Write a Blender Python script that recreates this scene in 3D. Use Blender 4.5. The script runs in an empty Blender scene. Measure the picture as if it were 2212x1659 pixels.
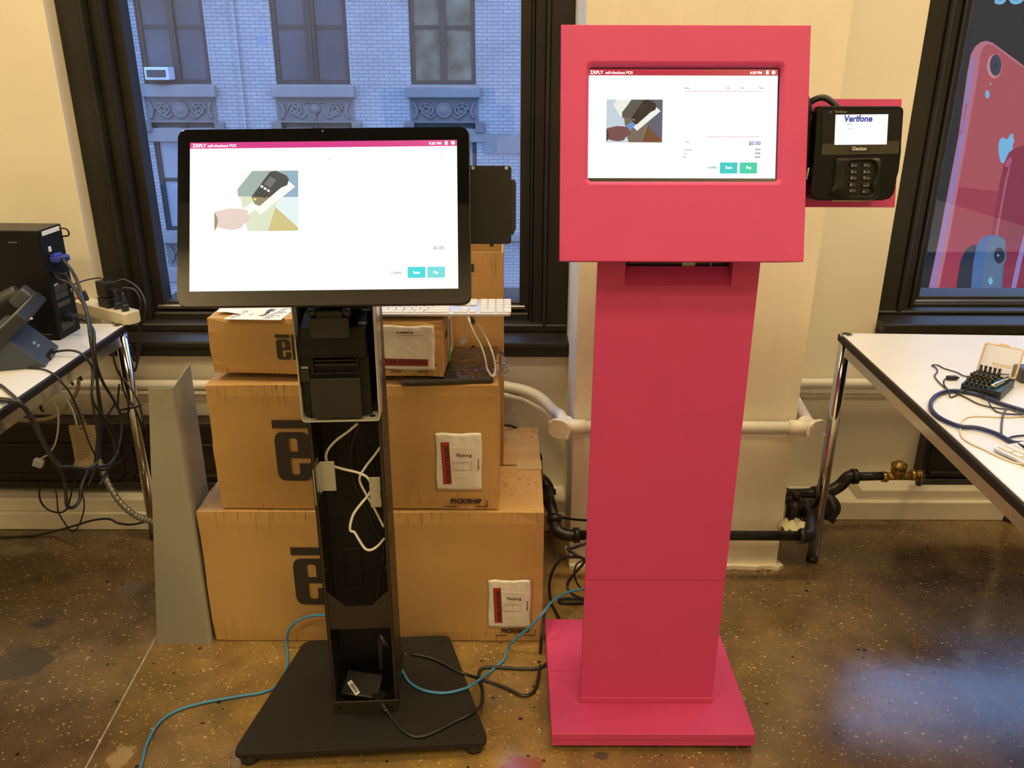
import bpy, bmesh, math, random
from mathutils import Vector, Matrix
random.seed(7)
C = bpy.context.scene.collection
SC = bpy.context.scene

# ------------------------------------------------------------------ camera
IW, IH, FPX = 2212.0, 1659.0, 1800.0
CX, CY = IW/2, IH/2
EYE = Vector((0, 0, 1.457))
_up = Vector((11.0, 4650.5, 1800.0)).normalized()       # world up seen in camera axes
_rt = Vector((1.0, -11.0/4650.5, 0.0)).normalized()
_fw = _up.cross(_rt)
M3 = Matrix((_rt, _fw, _up))                             # camera axes -> world
cam_data = bpy.data.cameras.new('camera')
cam_data.sensor_fit = 'HORIZONTAL'; cam_data.sensor_width = 36.0
cam_data.lens = 36.0*FPX/IW; cam_data.clip_start = 0.02; cam_data.clip_end = 200
cam = bpy.data.objects.new('camera', cam_data); C.objects.link(cam)
cam.matrix_world = Matrix.Translation(EYE) @ M3.to_4x4()
SC.camera = cam

# ------------------------------------------------------------------ view, world, lights
SC.view_settings.view_transform = 'Standard'; SC.view_settings.look = 'None'
SC.view_settings.gamma = 1.0; SC.view_settings.exposure = -0.1
SC.view_settings.use_curve_mapping = False
world = bpy.data.worlds.new('dusk_sky'); SC.world = world; world.use_nodes = True
wn = world.node_tree.nodes; wl = world.node_tree.links
bgn = wn['Background']
tc = wn.new('ShaderNodeTexCoord'); sp = wn.new('ShaderNodeSeparateXYZ'); rp = wn.new('ShaderNodeValToRGB')
wl.new(tc.outputs['Generated'], sp.inputs[0]); wl.new(sp.outputs['Z'], rp.inputs[0]); wl.new(rp.outputs[0], bgn.inputs[0])
rp.color_ramp.elements[0].position = 0.0; rp.color_ramp.elements[0].color = (0.16, 0.25, 0.50, 1)
rp.color_ramp.elements[1].position = 0.5; rp.color_ramp.elements[1].color = (0.34, 0.53, 1.0, 1)
bgn.inputs[1].default_value = 4.0

def area(name, loc, sx, sy, power, col, rot=(0, 0, 0)):
    l = bpy.data.lights.new(name, 'AREA'); l.shape = 'RECTANGLE'; l.size = sx; l.size_y = sy
    l.energy = power; l.color = col
    o = bpy.data.objects.new(name, l); C.objects.link(o); o.location = loc; o.rotation_euler = rot
    return o
WARM = (1.0, 0.76, 0.40)
LIGHTS = [(-2.7, -1.2, 3.6, 58), (0.1, -0.3, 3.6, 44), (2.0, -1.2, 3.6, 52), (-1.75, 1.75, 3.6, 36), (0.15, 1.75, 3.6, 34), (2.0, 1.75, 3.6, 32)]  # the last three are added by the windows to wash the front wall
for i, (x, y, z, p) in enumerate(LIGHTS):
    area('ceiling_tube', (x, y, z-0.012), 1.2, 0.5, p, WARM)

# ------------------------------------------------------------------ pixel -> place helpers
def ray(x, y):
    return M3 @ Vector(((x-CX)/FPX, (CY-y)/FPX, -1.0))
def pY(x, y, Y):
    d = ray(x, y); return EYE + d*((Y-EYE.y)/d.y)
def pZ(x, y, z):
    d = ray(x, y); return EYE + d*((z-EYE.z)/d.z)
def pX(x, y, X):
    d = ray(x, y); return EYE + d*((X-EYE.x)/d.x)
def pH(L):   # list of (x, y, X)
    return [pX(*p) for p in L]
def pT(x, y, t):
    return EYE + ray(x, y)*t
def frame(o, tilt=0.0, yaw=0.0, roll=0.0):
    """local x right, y up, z towards the viewer; tilt leans the top away"""
    th, ps = math.radians(tilt), math.radians(yaw)
    x = Vector((math.cos(ps), math.sin(ps), 0))
    u = Vector((-math.sin(ps)*math.sin(th), math.cos(ps)*math.sin(th), math.cos(th)))
    n = x.cross(u)
    m = Matrix((x, u, n)).transposed().to_4x4()
    return Matrix.Translation(o) @ m @ Matrix.Rotation(math.radians(roll), 4, 'Z')
def stand(o, yaw=0.0):
    """local x right, y away, z up"""
    return Matrix.Translation(o) @ Matrix.Rotation(math.radians(yaw), 4, 'Z')

# ------------------------------------------------------------------ colours and materials
def lin(c):
    c = c/255.0
    return c/12.92 if c <= 0.04045 else ((c+0.055)/1.055)**2.4
def rgb(r, g, b): return (lin(r), lin(g), lin(b), 1.0)
MATS = {}
def mat(name, col, rough=0.5, metal=0.0, spec=0.5, coat=0.0, var=0.0, vscale=8.0, bump=0.0, bscale=60.0, alpha=1.0, trans=0.0, sheen=0):
    if name in MATS: return MATS[name]
    m = bpy.data.materials.new(name); m.use_nodes = True
    n = m.node_tree.nodes; l = m.node_tree.links; p = n['Principled BSDF']
    p.inputs['Base Color'].default_value = col if len(col) == 4 else (*col, 1)
    p.inputs['Roughness'].default_value = rough; p.inputs['Metallic'].default_value = metal
    p.inputs['Specular IOR Level'].default_value = spec; p.inputs['Coat Weight'].default_value = coat
    p.inputs['Coat Roughness'].default_value = 0.05
    p.inputs['Alpha'].default_value = alpha; p.inputs['Transmission Weight'].default_value = trans
    t = n.new('ShaderNodeTexCoord')
    if var > 0:
        nz = n.new('ShaderNodeTexNoise'); nz.inputs['Scale'].default_value = vscale; nz.inputs['Detail'].default_value = 4
        l.new(t.outputs['Object'], nz.inputs['Vector'])
        mr = n.new('ShaderNodeMapRange'); mr.inputs['To Min'].default_value = 1-var; mr.inputs['To Max'].default_value = 1+var
        mr.inputs['From Min'].default_value = 0.3; mr.inputs['From Max'].default_value = 0.7
        l.new(nz.outputs[0], mr.inputs['Value'])
        mx = n.new('ShaderNodeVectorMath'); mx.operation = 'SCALE'
        mx.inputs[0].default_value = col[:3]; l.new(mr.outputs[0], mx.inputs['Scale'])
        l.new(mx.outputs[0], p.inputs['Base Color'])
    if bump > 0:
        nb = n.new('ShaderNodeTexNoise'); nb.inputs['Scale'].default_value = bscale; nb.inputs['Detail'].default_value = 3
        l.new(t.outputs['Object'], nb.inputs['Vector'])
        b = n.new('ShaderNodeBump'); b.inputs['Strength'].default_value = bump; b.inputs['Distance'].default_value = 0.002
        l.new(nb.outputs[0], b.inputs['Height']); l.new(b.outputs[0], p.inputs['Normal'])
    MATS[name] = m
    return m
def emis(name, col, s):
    if name in MATS: return MATS[name]
    m = bpy.data.materials.new(name); m.use_nodes = True
    n = m.node_tree.nodes; l = m.node_tree.links; p = n['Principled BSDF']
    p.inputs['Base Color'].default_value = (0.01, 0.01, 0.01, 1); p.inputs['Roughness'].default_value = 0.25
    if name.startswith('sign'): p.inputs['Specular IOR Level'].default_value = 0.0
    p.inputs['Emission Color'].default_value = col; p.inputs['Emission Strength'].default_value = s
    MATS[name] = m
    return m
def glassmat(name, tint=(1, 1, 1, 1), refl=1.0, rough=0.0):
    m = bpy.data.materials.new(name); m.use_nodes = True
    n = m.node_tree.nodes; l = m.node_tree.links; n.clear()
    o = n.new('ShaderNodeOutputMaterial'); a = n.new('ShaderNodeBsdfTransparent'); g = n.new('ShaderNodeBsdfGlossy')
    a.inputs[0].default_value = tint; g.inputs['Roughness'].default_value = rough
    f = n.new('ShaderNodeFresnel')
    gm = n.new('ShaderNodeNewGeometry'); io = n.new('ShaderNodeMapRange')      # the same reflection on both faces of a thin sheet
    io.inputs['To Min'].default_value = 1.45; io.inputs['To Max'].default_value = 1/1.45
    l.new(gm.outputs['Backfacing'], io.inputs['Value']); l.new(io.outputs[0], f.inputs[0])
    k = n.new('ShaderNodeMath'); k.operation = 'MULTIPLY'; k.inputs[1].default_value = refl; k.use_clamp = True
    x = n.new('ShaderNodeMixShader')
    l.new(f.outputs[0], k.inputs[0]); l.new(k.outputs[0], x.inputs[0]); l.new(a.outputs[0], x.inputs[1]); l.new(g.outputs[0], x.inputs[2])
    l.new(x.outputs[0], o.inputs[0])
    MATS[name] = m
    return m

# ------------------------------------------------------------------ mesh helpers
I4 = Matrix.Identity(4)
def box(bm, x0, x1, y0, y1, z0, z1, bev=0.0, seg=2, M=I4, mi=0):
    r = bmesh.ops.create_cube(bm, size=1.0)
    vs = r['verts']
    for v in vs:
        v.co = Vector((x0+(v.co.x+.5)*(x1-x0), y0+(v.co.y+.5)*(y1-y0), z0+(v.co.z+.5)*(z1-z0)))
    fs = list({f for v in vs for f in v.link_faces})
    if bev > 0:
        es = list({e for v in vs for e in v.link_edges})
        rr = bmesh.ops.bevel(bm, geom=es, offset=bev, segments=seg, profile=0.5, affect='EDGES')
        vs = list({v for f in rr['faces'] for v in f.verts} | {v for v in vs if v.is_valid})
        fs = list({f for v in vs for f in v.link_faces})
    for f in fs: f.material_index = mi
    for v in vs: v.co = M @ v.co
    return vs
def prism(bm, pts, d, M=I4, mi=0, bev=0.0, z0=0.0):
    """polygon in local xy extruded from z0 to z0+d"""
    b = [bm.verts.new(M @ Vector((p[0], p[1], z0))) for p in pts]
    t = [bm.verts.new(M @ Vector((p[0], p[1], z0+d))) for p in pts]
    fs = [bm.faces.new(b[::-1]), bm.faces.new(t)]
    n = len(pts)
    for i in range(n):
        fs.append(bm.faces.new((b[i], b[(i+1) % n], t[(i+1) % n], t[i])))
    for f in fs: f.material_index = mi
    if bev > 0:
        bmesh.ops.bevel(bm, geom=list(fs[1].edges)+list(fs[0].edges), offset=bev, segments=2, profile=0.5, affect='EDGES')
    return b+t
def face(bm, pts, mi=0):
    vs = [bm.verts.new(Vector(p)) for p in pts]
    f = bm.faces.new(vs); f.material_index = mi
    return f
def rrect(x0, x1, y0, y1, r, n=6):
    out = []
    for cx, cy, a0 in ((x1-r, y0+r, -90), (x1-r, y1-r, 0), (x0+r, y1-r, 90), (x0+r, y0+r, 180)):
        for k in range(n+1):
            a = math.radians(a0+90*k/n); out.append((cx+r*math.cos(a), cy+r*math.sin(a)))
    return out
def circ(cx, cy, rx, ry=None, n=24):
    ry = ry or rx
    return [(cx+rx*math.cos(2*math.pi*k/n), cy+ry*math.sin(2*math.pi*k/n)) for k in range(n)]
def cyl(bm, p0, p1, r0, r1=None, n=24, mi=0, cap=True):
    p0, p1 = Vector(p0), Vector(p1); r1 = r0 if r1 is None else r1
    d = (p1-p0).normalized(); a = d.orthogonal().normalized(); b = d.cross(a)
    c0 = [bm.verts.new(p0+(a*math.cos(2*math.pi*k/n)+b*math.sin(2*math.pi*k/n))*r0) for k in range(n)]
    c1 = [bm.verts.new(p1+(a*math.cos(2*math.pi*k/n)+b*math.sin(2*math.pi*k/n))*r1) for k in range(n)]
    for k in range(n):
        f = bm.faces.new((c0[k], c0[(k+1) % n], c1[(k+1) % n], c1[k])); f.smooth = True; f.material_index = mi
    if cap:
        f = bm.faces.new(c0[::-1]); f.material_index = mi
        f = bm.faces.new(c1); f.material_index = mi
def lathe(bm, o, d, prof, n=20, mi=0):
    """prof: (distance along d, radius)"""
    o, d = Vector(o), Vector(d).normalized(); a = d.orthogonal().normalized(); b = d.cross(a)
    rings = []
    for h, r in prof:
        rings.append([bm.verts.new(o+d*h+(a*math.cos(2*math.pi*k/n)+b*math.sin(2*math.pi*k/n))*max(r, 1e-5)) for k in range(n)])
    for i in range(len(rings)-1):
        for k in range(n):
            f = bm.faces.new((rings[i][k], rings[i][(k+1) % n], rings[i+1][(k+1) % n], rings[i+1][k])); f.material_index = mi
            f.smooth = True
    bm.faces.new(rings[0][::-1]).material_index = mi; bm.faces.new(rings[-1]).material_index = mi
def smoothpts(P, n=8):
    P = [Vector(p) for p in P]
    if len(P) < 3: return P
    out = []
    for i in range(len(P)-1):
        p0 = P[i-1] if i else P[0]*2-P[1]; p1 = P[i]; p2 = P[i+1]
        p3 = P[i+2] if i+2 < len(P) else P[-1]*2-P[-2]
        for k in range(n):
            t = k/n
            out.append(0.5*((2*p1)+(p2-p0)*t+(2*p0-5*p1+4*p2-p3)*t*t+(3*p1-p0-3*p2+p3)*t**3))
    out.append(P[-1]); return out
def tube(bm, P, r, n=8, sm=8, mi=0, rf=None, flat=1.0):
    P = smoothpts(P, sm) if sm else [Vector(p) for p in P]
    T = [(P[min(i+1, len(P)-1)]-P[max(i-1, 0)]).normalized() for i in range(len(P))]
    a = T[0].orthogonal().normalized(); prev = None
    for i, p in enumerate(P):
        a = (a-T[i]*a.dot(T[i])).normalized(); b = T[i].cross(a)
        rr = r if rf is None else rf(i/(len(P)-1))*r
        ring = [bm.verts.new(p+(a*math.cos(2*math.pi*k/n)*flat+b*math.sin(2*math.pi*k/n))*rr) for k in range(n)]
        if prev:
            for k in range(n):
                f = bm.faces.new((prev[k], prev[(k+1) % n], ring[(k+1) % n], ring[k])); f.smooth = True; f.material_index = mi
        else: bm.faces.new(ring[::-1]).material_index = mi
        prev = ring
    bm.faces.new(prev).material_index = mi
def text(bm, s, M, x, y, size, z=0.0, align='LEFT', ext=0.0002, bold=0.0, sx=1.0, mi=0, shear=0.0):
    c = bpy.data.curves.new('t', 'FONT'); c.body = s; c.size = size; c.extrude = ext; c.align_x = align
    c.offset = bold; c.shear = shear; c.resolution_u = 3
    o = bpy.data.objects.new('t', c); C.objects.link(o)
    dg = bpy.context.evaluated_depsgraph_get(); dg.update()
    me = bpy.data.meshes.new_from_object(o.evaluated_get(dg))
    me.transform(M @ Matrix.Translation((x, y, z+ext)) @ Matrix.Diagonal((sx, 1, 1, 1)))
    n0 = len(bm.faces); bm.from_mesh(me); bm.faces.ensure_lookup_table()
    for f in bm.faces[n0:]: f.material_index = mi
    bpy.data.objects.remove(o); bpy.data.curves.remove(c); bpy.data.meshes.remove(me)
def BM(): return bmesh.new()
def solidify(bm, geom, thickness):
    bm.normal_update(); bmesh.ops.solidify(bm, geom=geom, thickness=thickness)

def obj(name, bm, m, parent=None, world=False, smooth=False, label=None):
    """mesh in the parent's local axes; world=True: the mesh is in world axes"""
    bmesh.ops.recalc_face_normals(bm, faces=bm.faces[:])
    me = bpy.data.meshes.new(name); bm.to_mesh(me); bm.free()
    ms = m if isinstance(m, (list, tuple)) else [m]
    for x in ms: me.materials.append(x)
    if smooth:
        for f in me.polygons: f.use_smooth = True
    o = bpy.data.objects.new(name, me); C.objects.link(o)
    if parent is not None:
        if world:
            w = parent.matrix_basis.copy(); q = parent.parent
            while q is not None: w = q.matrix_basis @ w; q = q.parent
            me.transform(w.inverted())
        o.parent = parent
    if label: o['label'] = label
    return o
def tag(o, label, cat, group=None, kind=None):
    o['label'] = label; o['category'] = cat
    if group: o['group'] = group
    if kind: o['kind'] = kind
    return o
def thing(name, label, cat, M, group=None):
    if isinstance(M, Vector) or isinstance(M, tuple): M = Matrix.Translation(Vector(M))
    o = bpy.data.objects.new(name, None); C.objects.link(o); o.matrix_basis = M
    o.empty_display_size = 0.05
    return tag(o, label, cat, group)
def solo(name, bm, m, label, cat, group=None, smooth=False, origin=None):
    """a thing that is one mesh given in world axes; its origin moves to its base"""
    vs = [v.co.copy() for v in bm.verts]
    lo = Vector((min(v[i] for v in vs) for i in range(3))); hi = Vector((max(v[i] for v in vs) for i in range(3)))
    org = origin or Vector(((lo.x+hi.x)/2, (lo.y+hi.y)/2, lo.z))
    bmesh.ops.translate(bm, verts=bm.verts[:], vec=-org)
    o = obj(name, bm, m, smooth=smooth); o.location = org
    return tag(o, label, cat, group)
def struct(name, bm, m, parent=None):
    o = obj(name, bm, m, parent)
    if parent is None: o['kind'] = 'structure'
    return o
# ------------------------------------------------------------------ surface materials
def wallmat(name, col, bumpk=0.35, rough=0.55):
    m = mat(name, col, rough, var=0.05, vscale=2.5)
    n = m.node_tree.nodes; l = m.node_tree.links; p = n['Principled BSDF']
    t = n.new('ShaderNodeTexCoord')
    a = n.new('ShaderNodeTexNoise'); a.inputs['Scale'].default_value = 9; a.inputs['Detail'].default_value = 6
    l.new(t.outputs['Object'], a.inputs['Vector'])
    b = n.new('ShaderNodeBump'); b.inputs['Strength'].default_value = bumpk; b.inputs['Distance'].default_value = 0.006
    l.new(a.outputs[0], b.inputs['Height']); l.new(b.outputs[0], p.inputs['Normal'])
    return m
M_WALL = wallmat('cream_wall_paint', (0.80, 0.74, 0.60, 1))
M_WALL2 = wallmat('dull_olive_wall_paint', (0.30, 0.28, 0.22, 1))
M_DARKCEIL = mat('dark_ceiling_paint', (0.02, 0.019, 0.017, 1), 0.8)
M_FRAME = mat('dark_window_paint', (0.022, 0.019, 0.014, 1), 0.42, spec=0.32, var=0.25, vscale=5, bump=0.25, bscale=35)
M_GLASS = glassmat('window_glass', (0.97, 0.98, 1, 1), 1.5)
M_PIPEW = mat('white_pipe_paint', (0.78, 0.75, 0.67, 1), 0.35, bump=0.1)
M_IRON = mat('dark_iron_pipe', (0.035, 0.03, 0.026, 1), 0.35, metal=0.5, var=0.4, vscale=30, bump=0.4, bscale=90)
M_BRASS = mat('aged_brass', (0.42, 0.27, 0.09, 1), 0.35, metal=0.9, var=0.35, vscale=40, bump=0.2)
M_CHROME = mat('chrome', (0.72, 0.70, 0.66, 1), 0.1, metal=1.0)
M_BLACK = mat('black_plastic', (0.012, 0.012, 0.012, 1), 0.42)
M_BLACKM = mat('black_powder_coat', (0.014, 0.013, 0.011, 1), 0.5, bump=0.25, bscale=400)
M_CABLE = mat('black_rubber', (0.014, 0.014, 0.015, 1), 0.4)
M_GLOSSB = mat('gloss_black_bezel', (0.004, 0.004, 0.005, 1), 0.04, spec=0.9, coat=0.6)

def floormat():
    m = bpy.data.materials.new('speckled_terrazzo_floor'); m.use_nodes = True
    n = m.node_tree.nodes; l = m.node_tree.links; p = n['Principled BSDF']
    t = n.new('ShaderNodeTexCoord')
    def noise(s, d=4, w=None):
        x = n.new('ShaderNodeTexNoise'); x.inputs['Scale'].default_value = s; x.inputs['Detail'].default_value = d
        l.new(t.outputs['Object'], x.inputs['Vector']); return x
    def ramp(src, stops):
        r = n.new('ShaderNodeValToRGB'); e = r.color_ramp.elements
        e[0].position, e[0].color = stops[0]; e[1].position, e[1].color = stops[-1]
        for q in stops[1:-1]:
            k = e.new(q[0]); k.color = q[1]
        l.new(src, r.inputs[0]); return r
    def mix(f, a, b, mode='MIX'):
        x = n.new('ShaderNodeMix'); x.data_type = 'RGBA'; x.blend_type = mode
        for s, k in ((f, 0), (a, 6), (b, 7)):
            if hasattr(s, 'default_value') or hasattr(s, 'is_linked'): l.new(s, x.inputs[k])
            else: x.inputs[k].default_value = s
        return x.outputs[2]
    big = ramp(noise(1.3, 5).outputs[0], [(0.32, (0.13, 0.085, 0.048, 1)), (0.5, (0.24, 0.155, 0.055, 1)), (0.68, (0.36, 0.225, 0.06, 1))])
    med = ramp(noise(11, 6).outputs[0], [(0.3, (0.72, 0.72, 0.74, 1)), (0.7, (1.25, 1.22, 1.15, 1))])
    # more golden in a wavering band down the middle, darker brown towards both sides
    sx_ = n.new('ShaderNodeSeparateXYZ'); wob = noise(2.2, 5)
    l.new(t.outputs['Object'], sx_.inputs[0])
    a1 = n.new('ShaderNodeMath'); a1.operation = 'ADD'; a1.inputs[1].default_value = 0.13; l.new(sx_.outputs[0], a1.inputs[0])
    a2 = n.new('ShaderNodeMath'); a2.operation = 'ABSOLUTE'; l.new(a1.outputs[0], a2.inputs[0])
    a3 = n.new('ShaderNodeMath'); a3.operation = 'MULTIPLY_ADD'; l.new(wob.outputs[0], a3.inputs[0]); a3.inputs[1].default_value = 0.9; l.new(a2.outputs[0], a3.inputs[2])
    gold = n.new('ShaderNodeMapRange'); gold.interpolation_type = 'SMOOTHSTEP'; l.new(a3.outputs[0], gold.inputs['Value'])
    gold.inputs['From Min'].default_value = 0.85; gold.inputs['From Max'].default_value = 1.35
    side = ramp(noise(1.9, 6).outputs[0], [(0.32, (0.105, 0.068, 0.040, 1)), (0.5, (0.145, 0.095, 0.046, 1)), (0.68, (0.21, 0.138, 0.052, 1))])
    tone = mix(gold.outputs[0], big.outputs[0], side.outputs[0])
    base = mix(1.0, tone, med.outputs[0], 'MULTIPLY')
    # pale aggregate chips, drawn a little long, and small dark ones
    def chips(scale, thr, seed, stretch=1.0):
        mp = n.new('ShaderNodeMapping'); mp.inputs['Location'].default_value = (seed, seed*2, 0); mp.inputs['Scale'].default_value = (scale, scale*stretch, scale)
        l.new(t.outputs['Object'], mp.inputs[0])
        v = n.new('ShaderNodeTexVoronoi'); v.inputs['Scale'].default_value = 1.0; l.new(mp.outputs[0], v.inputs['Vector'])
        sx = n.new('ShaderNodeSeparateColor'); l.new(v.outputs['Color'], sx.inputs[0])
        a = n.new('ShaderNodeMath'); a.operation = 'LESS_THAN'; a.inputs[1].default_value = thr
        s = n.new('ShaderNodeMath'); s.operation = 'MULTIPLY_ADD'; l.new(sx.outputs[1], s.inputs[0]); s.inputs[1].default_value = -0.25; s.inputs[2].default_value = 0.36
        l.new(sx.outputs[0], a.inputs[0])
        b = n.new('ShaderNodeMath'); b.operation = 'LESS_THAN'; l.new(v.outputs['Distance'], b.inputs[0]); l.new(s.outputs[0], b.inputs[1])
        c = n.new('ShaderNodeMath'); c.operation = 'MULTIPLY'; l.new(a.outputs[0], c.inputs[0]); l.new(b.outputs[0], c.inputs[1])
        return c.outputs[0]
    base = mix(chips(130, 0.30, 0.0), base, (0.40, 0.29, 0.11, 1))
    base = mix(chips(75, 0.10, 3.1, 1.6), base, (0.50, 0.38, 0.16, 1))
    base = mix(chips(60, 0.06, 7.7), base, (0.03, 0.022, 0.015, 1))
    base = mix(chips(200, 0.2, 5.2), base, (0.06, 0.04, 0.02, 1))
    def stain(c, cx, cy, rx, ry, col, seed):
        mp = n.new('ShaderNodeMapping'); mp.vector_type = 'POINT'
        mp.inputs['Location'].default_value = (-cx/rx, -cy/ry, 0); mp.inputs['Scale'].default_value = (1/rx, 1/ry, 0)
        l.new(t.outputs['Object'], mp.inputs[0])
        nz = n.new('ShaderNodeTexNoise'); nz.inputs['Scale'].default_value = 1.6; nz.inputs['Detail'].default_value = 5; l.new(mp.outputs[0], nz.inputs[0])
        ln = n.new('ShaderNodeVectorMath'); ln.operation = 'LENGTH'; l.new(mp.outputs[0], ln.inputs[0])
        ad = n.new('ShaderNodeMath'); ad.operation = 'MULTIPLY_ADD'; l.new(nz.outputs[0], ad.inputs[0]); ad.inputs[1].default_value = 1.5; l.new(ln.outputs['Value'], ad.inputs[2])
        r_ = n.new('ShaderNodeMapRange'); l.new(ad.outputs[0], r_.inputs['Value']); r_.inputs['From Min'].default_value = 1.55; r_.inputs['From Max'].default_value = 1.75; r_.inputs['To Min'].default_value = 0.8; r_.inputs['To Max'].default_value = 0.0
        return mix(r_.outputs[0], c, col)
    for (px_, py_, rx, ry, col) in ((45, 1430, .10, .07, (0.035, 0.03, 0.032, 1)), (95, 1346, .035, .025, (0.035, 0.032, 0.036, 1)), (262, 1634, .030, .034, (0.36, 0.27, 0.14, 1)), (1132, 1655, .05, .03, (0.30, 0.05, 0.04, 1)),
                                   (1545, 1555, .014, .012, (0.03, 0.03, 0.026, 1)), (2090, 1415, .03, .02, (0.17, 0.15, 0.14, 1)), (1300, 1632, .02, .012, (0.04, 0.045, 0.04, 1)), (280, 1270, .04, .04, (0.17, 0.13, 0.10, 1)), (35, 1190, .07, .03, (0.2, 0.15, 0.06, 1))):
        q_ = pZ(px_, py_, 0); base = stain(base, q_.x, q_.y, rx, ry, col, 0)
    l.new(base, p.inputs['Base Color'])
    rr = ramp(noise(3.0, 6).outputs[0], [(0.3, (0.10, 0.10, 0.10, 1)), (0.72, (0.27, 0.27, 0.27, 1))])
    l.new(rr.outputs[0], p.inputs['Roughness']); p.inputs['Specular IOR Level'].default_value = 0.95
    b = n.new('ShaderNodeBump'); b.inputs['Strength'].default_value = 0.15; b.inputs['Distance'].default_value = 0.002
    l.new(noise(25, 6).outputs[0], b.inputs['Height']); l.new(b.outputs[0], p.inputs['Normal'])
    return m
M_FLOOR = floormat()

# ------------------------------------------------------------------ room shell
XL, XR, YB, ZC = -3.4, 3.6, -2.0, 3.95
WY1, WY2 = 2.53, 2.60          # face of the left and right bays
PX0, PX1, PY = 0.178, 0.818, 2.20
W1X0, W1X1, W2X0, W2X1 = -1.30, PX0, 1.185, 2.85
ZS, ZT = 0.585, 3.3            # under the sills, head of the windows
WB = 2.86                      # outer face
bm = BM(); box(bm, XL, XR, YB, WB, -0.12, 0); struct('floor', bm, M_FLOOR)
bm = BM(); box(bm, XL, XR, YB, WB, ZC, ZC+0.1); struct('ceiling', bm, M_DARKCEIL)
bm = BM(); box(bm, XL-0.1, XL, YB, WB, -0.12, ZC+0.1); struct('wall_left', bm, M_WALL2)
bm = BM(); box(bm, XR, XR+0.1, YB, WB, -0.12, ZC+0.1); struct('wall_right', bm, M_WALL2)
bm = BM(); box(bm, XL-0.1, XR+0.1, YB-0.1, YB, -0.12, ZC+0.1); struct('wall_back', bm, M_WALL)
bm = BM()
box(bm, XL, W1X0, WY1, WB, 0, ZC); box(bm, W1X0, W1X1, WY1, WB, 0, ZS); box(bm, W1X0, W1X1, WY1, WB, ZT, ZC)
box(bm, PX1, W2X0, WY2, WB, 0, ZC); box(bm, W2X0, W2X1, WY2, WB, 0, ZS+0.03); box(bm, W2X0, W2X1, WY2, WB, ZT, ZC); box(bm, W2X1, XR, WY2, WB, 0, ZC)
struct('wall_front', bm, M_WALL)
def rough_block(bm, x0, x1, y0, y1, z0, z1, amp, cuts, foot=0.0):
    vs = box(bm, x0, x1, y0, y1, z0, z1)
    bmesh.ops.subdivide_edges(bm, edges=list({e for v in vs for e in v.link_edges}), cuts=cuts, use_grid_fill=True)
    for v in bm.verts:
        if v.co.y < y1-0.01:
            v.co.x += random.uniform(-amp, amp); v.co.y += random.uniform(-amp, amp)
            if v.co.z < z0+0.02: v.co.x += (1 if v.co.x > (x0+x1)/2 else -1)*foot*random.random(); v.co.y -= foot*random.random()
bm = BM(); rough_block(bm, PX0, PX1, PY, WB, 0, ZC, 0.0012, 24, 0.0)
# spilled plaster at the foot of the column
pts = [(PX0-0.005+random.uniform(-.004, .004), PY+0.1)]
for k in range(30): pts.append((PX0+(PX1-PX0)*k/29, PY-0.008-random.uniform(0, .012)))
pts += [(PX1+0.02, PY-0.006), (PX1+0.012, PY+0.02), (PX1, PY+0.06)]
prism(bm, pts, 0.012)
struct('wall_column', bm, M_WALL)

# window joinery ----------------------------------------------------
def window(n, x0, x1, gx0, gx1, wy, gz, nose, sill_z0, sill_z1, mullion=None):
    fy = wy+0.06; gy = wy+0.18
    bm = BM()
    for s, (a, b) in ((1, (x0, gx0)), (-1, (x1, gx1))):      # casing, stop, stile on both sides
        w = b-a
        for q0, q1, y in ((0, 0.45, fy), (0.45, 0.52, fy-0.012), (0.52, 0.74, fy+0.03), (0.74, 0.78, fy+0.02), (0.78, 1.0, gy-0.05)):
            xa, xb = sorted((a+w*q0, a+w*q1)); box(bm, xa, xb, y, gy+0.02, sill_z1, ZT, 0.003, 1)
    box(bm, x0, x1, fy, WB, ZT-0.12, ZT)
    r = struct('window_%d' % n, bm, M_FRAME)
    bm = BM()                                              # bottom rail in steps
    d = gz-sill_z1
    box(bm, gx0-0.01, gx1+0.01, gy-0.04, WB, sill_z1, gz, 0.003, 1)
    box(bm, gx0-0.03, gx1+0.03, gy-0.075, WB, sill_z1, sill_z1+d*0.62, 0.004, 1)
    box(bm, x0, x1, fy-0.01, WB, sill_z1, sill_z1+d*0.33, 0.004, 1)
    obj('bottom_rail', bm, M_FRAME, r)
    bm = BM(); box(bm, gx0-0.02, gx1+0.02, gy-0.062, gy-0.03, gz-0.022, gz-0.008, 0.003, 1)
    obj('weather_strip', bm, mat('grey_metal_strip', (0.16, 0.15, 0.14, 1), 0.3, metal=0.7), r)
    bm = BM()
    box(bm, x0, x1, nose, WB, sill_z0+0.03, sill_z1, 0.006, 2)
    box(bm, x0, x1, nose+0.012, WB, sill_z0, sill_z0+0.03, 0.002, 1)
    obj('window_sill', bm, M_FRAME, r)
    bm = BM(); box(bm, gx0-0.004, gx1+0.004, gy, gy+0.005, gz-0.003, ZT-0.1); obj('pane', bm, M_GLASS, r)
    return r
w1 = window(1, W1X0, W1X1, pY(315, 300, 2.71).x, pY(1124, 300, 2.71).x, WY1, pY(700, 644, 2.71).z, 2.475, ZS, pY(700, 738, 2.48).z)
w2 = window(2, W2X0, W2X1, pY(2032, 300, 2.78).x, 2.72, WY2, pY(2100, 634, 2.78).z, 2.54, ZS+0.03, 0.68)

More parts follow.
